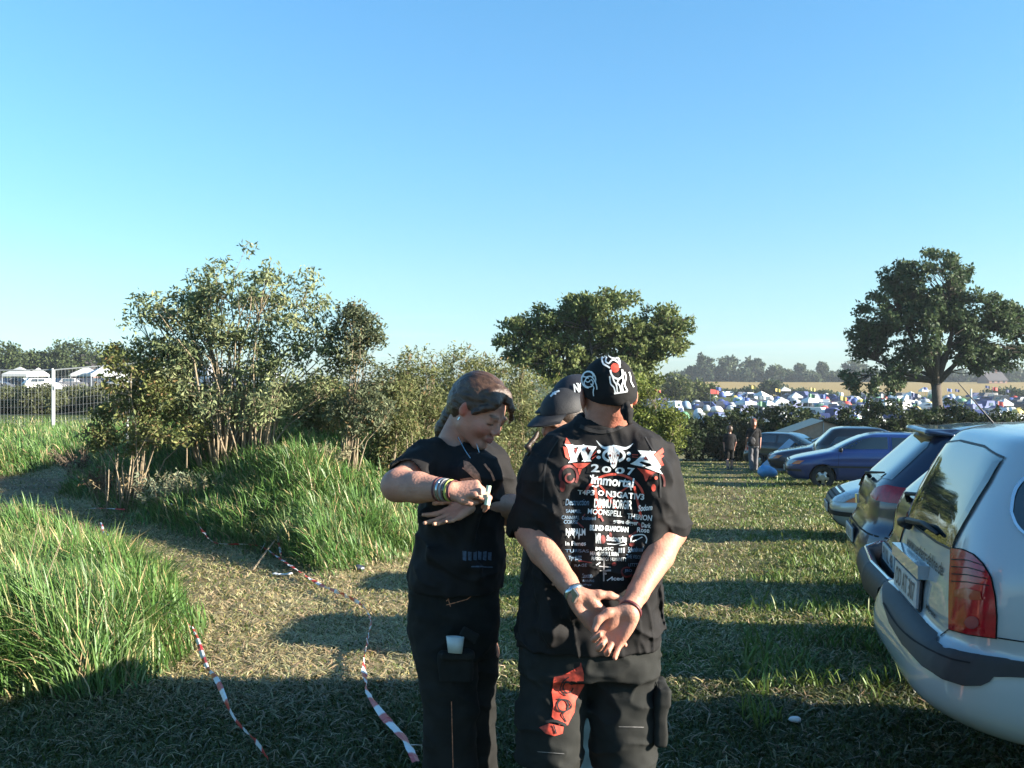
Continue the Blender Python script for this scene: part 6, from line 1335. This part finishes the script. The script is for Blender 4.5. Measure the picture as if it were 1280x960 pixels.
# cup in the thigh pocket: a thing of its own
V = []; Fc = []; cc = P(570.5, 795, 3.145); n = 20
for h_, rr_ in ((-.035, .022), (.016, .0285), (.016, .0265), (-.03, .020)):
    for j in range(n): t = 2 * math.pi * j / n; V.append(cc + np.array([rr_ * math.cos(t), rr_ * math.sin(t) * .9, h_ + .004 * math.cos(t + 2)]))
for i in range(3):
    for j in range(n): Fc.append((i * n + j, i * n + (j + 1) % n, (i + 1) * n + (j + 1) % n, (i + 1) * n + j))
Fc += [tuple(range(n))[::-1], tuple(3 * n + j for j in range(n))]
tag(mesh_obj('plastic_cup', V, Fc, mat('cup_plastic', (.42, .47, .47), rough=.35), None, True), 'pale plastic cup sticking out of the thigh pocket of the woman', 'cup')
# glue stick in her fist
MB().tube([P(612, 604, 2.975), P(610.5, 612, 2.972)], .007, 12).tube([P(611, 618, 2.985), P(609.5, 628, 2.98)], .009, 12).build('glue_stick', mat('stick_green', (.50, .62, .45), rough=.4)); tag(bpy.data.objects['glue_stick'], 'short pale green stick held in the fist of the woman', 'stick')

# ================= the two people in caps behind the man
def cap_on(par, hc, hR, m, brim_m, name='baseball_cap', s=1.0, tilt=0):
    q = lambda *p: hc + hR @ (np.array(p) * s); f = Field(hc - .2, hc + .2, .0035); f.ell(q(-.012, 0, .030), np.array((.105, .085, .092)) * s, hR); f.plane(q(0, 0, .028), hR @ np.array([.10, 0, -1])); f.ell(q(-.012, 0, .02), np.array((.098, .078, .085)) * s, hR, 0, 'sub'); f.near(lambda x, y, z: .002 * fbm(x, y, z, .04, 1, 1), .02)
    c = sdf_obj(name, f, MATS[m], par, 1); V = []; Fc = []; n = 14
    for lay in (0, .0045):
        for i in range(n + 1):
            a = rad(-68 + 136 * i / n); x0, y0 = .088 * math.cos(a), .080 * math.sin(a)
            for j in range(5):
                t = j / 4; x = x0 * (1 + 0) + t * .078 * math.cos(a * .9) ** .6; y = y0 * (1 + .02 * t); z = .036 + lay - .28 * y * y * 10 * .35 - .022 * t * t; V.append(q(x, y, z))
    for l in (0, 1):
        o = l * (n + 1) * 5
        for i in range(n):
            for j in range(4): fc = (o + i * 5 + j, o + (i + 1) * 5 + j, o + (i + 1) * 5 + j + 1, o + i * 5 + j + 1); Fc.append(fc if l else fc[::-1])
    o = (n + 1) * 5
    for i in range(n): Fc.append((i * 5 + 4, (i + 1) * 5 + 4, o + (i + 1) * 5 + 4, o + i * 5 + 4))
    mesh_obj('brim', V, Fc, MATS[brim_m], c, True)
    return c
mat('cap_black', (.009, .010, .013), rough=.7, var=.15, vscale=20, bump=.2, bscale=250); mat('cap_navy', (.007, .009, .016), rough=.7, var=.15, vscale=20, bump=.2, bscale=250)
def cap_px(capo, hcv, bms, m='ink_white', name='cap_emblem'):
    drape(name, merge_bm(bms), bvh_of(capo), px_ray, MATS[m], capo, .003, 1.5, drop=.04)
mat('denim_teal', (.10, .16, .18), rough=.85, var=.2, vscale=20)
# curly-haired person, arm held out to the woman
D = 3.72; gz = Hs(.15, D); pr = empty('person', (P(700, 0, D)[0], D, gz)); tag(pr, 'person with curly hair and black cap holding out a bare arm behind the man', 'person')
hc = P(704, 524, 3.72); hR = basis((-.78, -.62, 0), pitch=rad(14)); q = lambda *p: hc + hR @ np.array(p)
b = Field((-.40, 3.0, gz), (.46, 4.0, 1.66), .0045); head(b, hc, hR, .96)
b.cap(q(-.04, 0, -.05), P(706, 572, 3.78), .048, .055, .03)
b.loft([(1.34, .20, 3.78, .06, .06), (1.30, .20, 3.78, .13, .10), (1.2, .2, 3.78, .14, .10), (1.0, .2, 3.78, .12, .10), (.86, .2, 3.78, .14, .12)], .03)
sh, el, wq = P(668, 598, 3.62), P(668, 634, 3.42), P(590, 629, 3.17); b.chain([sh, el], [.045, .042], .02); b.chain([el, el * .6 + wq * .4, wq], [.042, .041, .026], .02)
hand(b, wq, P(548, 651, 3.08) - wq, (.15, -.35, 1), (-.4, 1, .2), .96, curl=((6, 10, 6), (2, 8, 6), (4, 10, 8), (10, 12, 8)), spread=(8, 2, -5, -12), thumb=((.045, .05, .012), (.072, .068, .012), (.095, .078, .010)))
sh2 = P(738, 598, 3.85); b.chain([sh2, P(745, 680, 3.85), P(748, 750, 3.75)], [.045, .038, .028], .02)
leg_pair(b, P(688, 800, 3.75), P(720, 800, 3.82), P(690, 880, 3.72), P(722, 880, 3.80), np.array([.14, 3.74, gz + .08]), np.array([.26, 3.82, gz + .08]), fdir=(-.7, -.5, 0))
sdf_obj('body', b, MATS['skin'], pr, 1, attrs=lambda v: {'tone': skin_tone(v, (.46, .26, .185), [(hc, hR, .96, (.08, .05, .03), (.36, .12, .10))], [])}); del b
f = Field((-.02, 3.5, .85), (.46, 4.08, 1.42), .006); f.loft([(1.37, .20, 3.78, .065, .065), (1.33, .20, 3.78, .14, .12), (1.22, .20, 3.78, .165, .13), (1.05, .2, 3.78, .155, .13), (.9, .2, 3.78, .175, .14)], .02); f.chain([P(688, 594, 3.7), sh, sh * .55 + el * .45], [.05, .062, .058], .03); f.chain([P(725, 594, 3.82), sh2, P(742, 640, 3.85)], [.05, .062, .058], .03); f.cap(q(-.04, 0, -.06), P(706, 572, 3.76), .053, .063, 0, 'sub'); f.near(lambda x, y, z: .008 * fbm(x, y, z, .07, 3, 2), .04); sdf_obj('t_shirt', f, MATS['cotton_black'], pr, 1)
f = Field((-.02, 3.55, gz), (.42, 4.02, .97), .007); f.loft([(.95, .2, 3.78, .145, .125), (.78, .2, 3.78, .16, .13)], .02); f.chain([P(688, 815, 3.75), P(690, 880, 3.72), np.array([.14, 3.74, gz + .05])], [.088, .07, .07], .03); f.chain([P(720, 815, 3.82), P(722, 880, 3.80), np.array([.26, 3.82, gz + .05])], [.088, .07, .07], .03); f.near(lambda x, y, z: .008 * fbm(x, y, z, .08, 2, 2), .04); sdf_obj('jeans', f, MATS['denim_teal'], pr, 1)
shoes(pr, (np.array([.14, 3.74, 0]), np.array([.26, 3.82, 0])), (-.7, -.5, 0), gz)
f = Field(hc - np.array([.20, .2, .30]), hc + np.array([.2, .22, .16]), .004); f.ell(q(-.02, 0, .02), (.098, .082, .088), hR); f.ell(q(.09, 0, -.03), (.08, .07, .10), hR, .005, 'sub')
rr = random.Random(9)
for k in range(26):
    a = rad(100 + 160 * k / 25); p0 = np.array([.075 * math.cos(a) - .02, .075 * math.sin(a), -.02]); pts = []
    for j in range(8): t = j / 7; pts.append(q(*(p0 * (1 + .35 * t) + np.array([.012 * math.sin(j * 2.1 + k), .014 * math.cos(j * 2.3 + k * 1.7), -.17 * t * (1 - .25 * rr.random())]))))
    f.chain(pts, [.014, .014, .013, .012, .011, .010, .008, .005], .006)
for k in range(3):
    pts = [P(672, 545 - k * 3, 3.66), P(664 + k, 551, 3.64), P(660 - k, 558, 3.63), P(664, 563 + k, 3.62), P(659, 568, 3.63)]; f.chain(pts, [.006, .008, .008, .007, .004], .004)
sdf_obj('hair', f, MATS['hair'], pr, 1, attrs=lambda v: {'tone': np.array([.030, .017, .010])[None, :] * (1 + .4 * vnoise(v[:, 0], v[:, 1], v[:, 2], .01, 2)[:, None])})
c_ = cap_on(pr, hc, hR, 'cap_black', 'cap_black', s=.97); cap_px(c_, hc, [poly_bm(stroke([(688, 496), (693, 491), (699, 489)], 2.2) + stroke([(690, 492), (695, 493)], 2), 2)])
bracelet('bracelet', wq * .93 + el * .07, wq - el, .029, .012, .003, 'leather_red', pr)
# person in the cap with letters and sunglasses
D = 4.08; gz = Hs(.3, D); pn = empty('person', (P(728, 0, D)[0], D, gz)); tag(pn, 'person in lettered dark cap and sunglasses nearest the head of the man', 'person')
hc = P(717, 507, D); hR = basis((-.86, -.50, 0), pitch=rad(12)); q = lambda *p: hc + hR @ np.array(p)
b = Field((-.06, 3.75, gz), (.62, 4.5, 1.74), .0055); head(b, hc, hR, 1.0); b.cap(q(-.04, 0, -.05), P(734, 560, 4.14), .055, .062, .03)
b.loft([(1.42, .31, 4.14, .07, .07), (1.37, .31, 4.14, .16, .11), (1.25, .31, 4.14, .165, .115), (1.0, .31, 4.14, .14, .115), (.86, .31, 4.14, .155, .13)], .03)
for g in (-1, 1): b.chain([np.array([.31 + g * .17, 4.14, 1.36]), np.array([.31 + g * .20, 4.16, 1.10]), np.array([.31 + g * .17, 4.06, .86])], [.05, .042, .028], .02); hand(b, np.array([.31 + g * .17, 4.06, .86]), (0, -.1, -1), (-g, 0, 0), (0, -1, 0), 1.0, curl=((20, 25, 15),) * 4)
leg_pair(b, np.array([.24, 4.12, .84]), np.array([.38, 4.16, .84]), np.array([.24, 4.08, .46]), np.array([.39, 4.12, .46]), np.array([.25, 4.12, gz + .08]), np.array([.40, 4.16, gz + .08]), fdir=(-.6, -.6, 0))
sdf_obj('body', b, MATS['skin'], pn, 1, attrs=lambda v: {'tone': skin_tone(v, (.42, .20, .14), [(hc, hR, 1.0, (.06, .04, .03), (.36, .12, .10))], [])}); del b
f = Field((-.02, 3.8, .84), (.64, 4.45, 1.50), .007); f.loft([(1.44, .31, 4.14, .075, .075), (1.40, .31, 4.14, .17, .13), (1.28, .31, 4.14, .19, .145), (1.05, .31, 4.14, .175, .145), (.88, .31, 4.14, .19, .155)], .02)
for g in (-1, 1): f.chain([np.array([.31 + g * .12, 4.14, 1.38]), np.array([.31 + g * .18, 4.14, 1.34]), np.array([.31 + g * .195, 4.15, 1.20])], [.06, .07, .065], .03)
f.cap(q(-.04, 0, -.06), P(734, 562, 4.12), .06, .07, 0, 'sub'); f.near(lambda x, y, z: .008 * fbm(x, y, z, .07, 3, 2), .04); sdf_obj('t_shirt', f, MATS['cotton_black'], pn, 1)
f = Field((.05, 3.85, .46), (.6, 4.4, .95), .008); f.loft([(.94, .31, 4.14, .16, .14), (.78, .31, 4.14, .17, .145)], .02); f.chain([np.array([.23, 4.12, .82]), np.array([.24, 4.08, .52])], [.095, .09], .03); f.chain([np.array([.39, 4.16, .82]), np.array([.39, 4.12, .52])], [.095, .09], .03); sdf_obj('shorts', f, MATS['canvas_charcoal'], pn, 1)
shoes(pn, (np.array([.25, 4.12, 0]), np.array([.40, 4.16, 0])), (-.6, -.6, 0), gz)
c_ = cap_on(pn, hc, hR, 'cap_navy', 'cap_navy', s=1.02); cap_px(c_, hc, [text_bm('N', 715.5, 480, 721.5, 490, -6, .04), text_bm('Y', 718.5, 479, 725.5, 489, -6, .04)])
sg = MB(); 
for g in (-1, 1): sg.add(*tube_mesh([q(.098 - .004 * abs(t), g * (.031 + .024 * t), -.002) for t in (-.8, -.4, 0, .4, .8)], [.010, .016, .017, .015, .009], 10)); sg.tube([q(.092, g * .052, .006), q(.06, g * .076, .006), q(.0, g * .080, .004)], .0025, 5)
sg.tube([q(.104, .012, .004), q(.104, -.012, .004)], .0025, 5); sg.build('sunglasses', MATS['lens_black'], pn, True)

# ================= two people walking away down the lane
def walker(px, d, h, label, hairc, hair_len, top, legs_m, shorts_, face=(.1, 1, 0), arms=.1, bag=False):
    x = (px - 640) / F * d; gz = Hs(x, d); k = h / 1.75; r = empty('person', (x, d, gz)); tag(r, label, 'person', 'two people walking away down the lane'); O = np.array([x, d, gz]); W = lambda a, b_, c: O + np.array([a, b_, c]) * k
    hc = W(0, .02, 1.635); hR = basis(face, pitch=rad(8)); b = Field(O - [.4, .45, .02], O + [.4, .45, h + .06], .011); head(b, hc, hR, k * 1.02, k=.012); b.cap(hc, W(0, 0, 1.42), .05, .06, .03)
    b.loft([(W(0, 0, 1.44)[2], x, d, .10, .07), (W(0, 0, 1.3)[2], x, d, .14, .09), (W(0, 0, 1.0)[2], x, d, .12, .09), (W(0, 0, .85)[2], x, d, .14, .11)], .03)
    for g in (-1, 1): b.chain([W(g * .17, 0, 1.38), W(g * .23, -.02 - g * arms * .4, 1.12), W(g * .21, .05 + g * arms, .88)], [.045, .038, .026], .02); b.ell(W(g * .21, .05 + g * arms, .82), (.022, .035, .05), None, .02); [b.cap(W(g * .21, .03 + g * arms + j * .014, .80), W(g * .205, .03 + g * arms + j * .016, .745), .010, .008, .004) for j in range(4)]
    A = [W(-.09, -.10, .09), W(.10, .12, .09)]; leg_pair(b, W(-.08, 0, .86), W(.08, 0, .86), W(-.09, .05, .48), W(.10, .09, .48), A[0], A[1], r=(.075, .052, .036))
    sdf_obj('body', b, MATS['skin'], r, 1, attrs=lambda v: {'tone': skin_tone(v, (.42, .21, .15))})
    f = Field(O + np.array([-.42, -.4, .7]), O + np.array([.42, .4, 1.6 * k]), .012); f.loft([(W(0, 0, 1.46)[2], x, d, .10, .085), (W(0, 0, 1.40)[2], x, d, .175, .115), (W(0, 0, 1.25)[2], x, d, .19, .13), (W(0, 0, 1.0)[2], x, d, .175, .13), (W(0, 0, .84)[2], x, d, .19, .14)], .02)
    for g in (-1, 1): f.chain([W(g * .14, 0, 1.39), W(g * .18, -.01, 1.34), W(g * .215, -.015 - g * arms * .25, 1.17)], [.06, .066, .06], .03)
    f.near(lambda a, b_, c: .012 * fbm(a, b_, c * .6, .09, 3, 2), .05); sdf_obj('t_shirt', f, MATS[top], r, 1)
    f = Field(O + np.array([-.4, -.45, 0]), O + np.array([.4, .5, 1.0]), .012); f.loft([(W(0, 0, .95)[2], x, d, .155, .125), (W(0, 0, .80)[2], x, d, .17, .13)], .02); e = .46 if shorts_ else .07
    for g, kn, a in ((-1, W(-.09, .05, .48), A[0]), (1, W(.10, .09, .48), A[1])):
        f.chain([W(g * .085, 0, .82), kn], [.095, .082], .03)
        if not shorts_: f.chain([kn, a], [.080, .075], .03)
    f.near(lambda a, b_, c: .012 * fbm(a, b_, c, .09, 2, 2), .05); sdf_obj('shorts' if shorts_ else 'trousers', f, MATS[legs_m], r, 1); shoes(r, A, (.05, 1, 0), gz)
    q = lambda *p: hc + hR @ (np.array(p) * k); f = Field(hc - np.array([.2, .2, .4]), hc + .2, .008); f.ell(q(-.025, 0, .03), (.122, .108, .108), hR); f.ell(q(-.05, 0, -.03), (.09, .10, .09), hR, .02); f.ell(q(.13, 0, -.03), (.08, .07, .10), hR, .01, 'sub')
    if hair_len: f.chain([q(-.05, 0, .0), q(-.085, 0, -.10), q(-.09, 0, -.10 - hair_len)], [.095, .085, .05], .03, flat=((0, 1, 0), 1.15))
    f.near(lambda a, b_, c: .010 * vnoise(a, b_, c * .4, .03, 3), .03); sdf_obj('hair', f, MATS['hair'], r, 1, attrs=lambda v: {'tone': np.array(hairc)[None, :] * np.ones((len(v), 1))})
    if bag:
        f = Field(W(-.02, -.3, 1.0), W(.02, -.3, 1.0) + .0, .01) if False else Field(O + np.array([-.35, -.35, .7]), O + np.array([.1, .1, 1.5]), .012); f.ell(W(-.10, -.16, 1.02), (.13, .06, .15)); f.near(lambda a, b_, c: .01 * fbm(a, b_, c, .06, 1, 1), .03); o = sdf_obj('shoulder_bag', f, MATS['cap_black'], None, 1); tag(o, 'dark bag hanging at the back of the walker with red-brown hair', 'bag')
        MB().tube([W(-.14, -.14, 1.12), W(.0, -.15, 1.35), W(.12, -.10, 1.45)], .014, 5).build('strap', MATS['cap_black'], o)
walker(912, 35.5, 1.58, 'shorter walker with short brown hair, black t-shirt and dark knee-length shorts', (.06, .035, .02), 0, 'cotton_black', 'denim_black', True, arms=.06)
walker(942, 34.0, 1.80, 'taller walker with long red-brown hair, black t-shirt and grey trousers', (.16, .055, .025), .10, 'cotton_black', 'grey_trousers' if mat('grey_trousers', (.10, .10, .11), rough=.85, var=.2) else '', False, arms=-.09, bag=True)
wr_.location.y -= .07
for n_ in ('plastic_cup', 'glue_stick'): bpy.data.objects[n_].location.y -= .07
pr.location.y -= .03
pn.location.x -= .015; pn.location.y -= .33
print('PEOPLE', time.time() - T0)
# ---------------------------------------------------------------- barrier tape and litter
mat('tape', (0, 0, 0), rough=.35, spec=.5, var=.06, vscale=30, attr='tone')
def tape(name, pxs, label, wd=.015, lift=None, seed=0, parent=None, pts3=None):
    r = np.random.default_rng(seed); pts = pts3 if pts3 is not None else [G(x, y) for x, y in pxs]; pts = [np.array(p, float) for p in pts]; dn = bez(pts, 14); L = np.concatenate([[0], np.cumsum(np.linalg.norm(np.diff(np.array(dn), axis=0), axis=1))]); n = int(L[-1] / .022) + 2
    s = np.linspace(0, L[-1], n); dn = np.array(dn); C = np.stack([np.interp(s, L, dn[:, i]) for i in range(3)], 1); V = []; Fc = []; col = []; tw = np.cumsum(r.normal(size=n) * .16) + .5
    for i in range(n):
        t = C[min(i + 1, n - 1)] - C[max(i - 1, 0)]; t /= np.linalg.norm(t); a = np.cross(t, [0, 0, 1]); a /= np.linalg.norm(a); u = np.cross(a, t); w_ = a * math.cos(tw[i]) + u * math.sin(tw[i]) * .8
        z = (lift[0] + (lift[1] - lift[0]) * min(1, s[i] / 3.0)) if lift else .10 + .02 * math.sin(s[i] * 5 + seed); c = C[i] + np.array([0, 0, z if pts3 is None else 0])
        ww = wd * (.55 + .45 * abs(math.cos(s[i] * 3.1 + seed))); V += [c - w_ * ww, c + np.array([0, 0, .004]), c + w_ * ww]; red = int(s[i] / .14) % 2; k = [.45, .03, .03] if red else [.60, .62, .64]; col += [k] * 3
    for i in range(n - 1):
        for j in (0, 1): Fc.append((i * 3 + j, i * 3 + j + 1, (i + 1) * 3 + j + 1, (i + 1) * 3 + j))
    o = mesh_obj(name, V, Fc, MATS['tape'], parent, False, attrs={'tone': np.array(col)})
    if parent is None: tag(o, label, 'barrier tape')
    return o
tape('barrier_tape', [(233, 772), (237, 790), (246, 820), (258, 850), (272, 880), (290, 915), (312, 945), (335, 985)], 'left red and white barrier tape running down from the grass clump to the bottom edge', seed=1)
t2 = tape('barrier_tape', [(193, 643), (225, 655), (247, 670), (266, 687), (300, 688), (325, 691), (345, 703), (372, 722), (400, 740), (430, 754), (455, 770), (463, 790), (458, 820), (455, 845), (459, 880), (478, 912), (505, 945), (520, 975)], 'long barrier tape curving from the foot of the bank to the feet of the woman', seed=2, lift=(.26, .07), wd=.022)
a_, b_ = G(327, 692), G(345, 672); tape('tape_end', None, '', seed=4, parent=t2, pts3=[a_ + [0, 0, .04], (a_ + b_) / 2 + [0, 0, .10], b_ + [0, 0, .12]]); c_ = G(352, 702); tape('tape_end', None, '', seed=5, parent=t2, pts3=[b_ + [0, 0, .12], (b_ + c_) / 2 + [0, 0, .08], c_ + [0, 0, .03]])
c_ = G(505, 945); tape('tape_end', None, '', seed=6, parent=t2, pts3=[c_ + [0, 0, .04], G(518, 946) + [0, 0, .05], G(534, 946) + [0, 0, .05]])
tape('barrier_tape', [(110, 646), (130, 646), (156, 645)], 'short scrap of red and white tape lying across the end of the straw path', seed=7); tape('barrier_tape', [(126, 665), (133, 678), (141, 692)], 'small upright scrap of red and white tape at the edge of the left grass clump', seed=8)
g1, g2 = G(316, 716), G(347, 685); MB().tube([g1 + [0, 0, .02], (g1 + g2) / 2 + [0, 0, .08], g2 + [0, 0, .12], g2 + np.array([.08, .1, .30])], [.010, .010, .009, .006], 6).build('wooden_stick', MATS['twig']); tag(bpy.data.objects['wooden_stick'], 'thin wooden stick leaning where the barrier tape is knotted', 'stick')
def litter(px, py, label, cat, m, r3, name, seed=0, h=.03):
    p = G(px, py); f = Field(p - .16, p + .16, .008); r = random.Random(seed); f.ell(p + [0, 0, h], r3); f.ell(p + [r3[0] * .6, 0, h], np.array(r3) * .7, None, .02); f.near(lambda x, y, z: .016 * fbm(x, y, z, .05, seed, 2), .05); tag(sdf_obj(name, f, MATS[m], None, 1), label, cat)
mat('paper_white', (.62, .64, .66), rough=.5); mat('plastic_dark', (.03, .035, .05), rough=.3)
litter(150, 813, 'crumpled white paper at the foot of the left grass clump', 'litter', 'paper_white', (.09, .05, .025), 'crumpled_paper', 1); litter(350, 722, 'flat white scrap of plastic beside the knotted tape', 'litter', 'paper_white', (.09, .03, .012), 'plastic_scrap', 2)
litter(448, 714, 'small dark can lying at the foot of the bank', 'can', 'plastic_dark', (.05, .04, .035), 'drink_can', 3); litter(516, 680, 'white paper half hidden in grass behind the elbow of the woman', 'litter', 'paper_white', (.07, .03, .025), 'crumpled_paper', 4)
litter(296, 652, 'black and white wrapper caught in the bank grass', 'litter', 'paper_white', (.05, .03, .05), 'snack_wrapper', 5, h=.30); litter(992, 908, 'tiny pale scrap on the shaded ground by the nearest car', 'litter', 'paper_white', (.025, .02, .01), 'paper_scrap', 6)
print('DONE', time.time() - T0)
# ---------------------------------------------------------------- haze: the air between the camera and the skyline
hb = MB().box((0, 280, 10), (700, 420, 18)).build('haze', None); hb.data.materials.clear()
hm_ = bpy.data.materials.new('haze'); hm_.use_nodes = True; hn = hm_.node_tree; hn.nodes.clear(); ho = hn.nodes.new('ShaderNodeOutputMaterial'); hv = hn.nodes.new('ShaderNodeVolumePrincipled')
hv.inputs['Color'].default_value = (.80, .90, 1, 1); hv.inputs['Density'].default_value = .00022; hv.inputs['Anisotropy'].default_value = .2
hn.links.new(hv.outputs[0], ho.inputs['Volume']); hb.data.materials.append(hm_); tag(hb, kind='stuff')
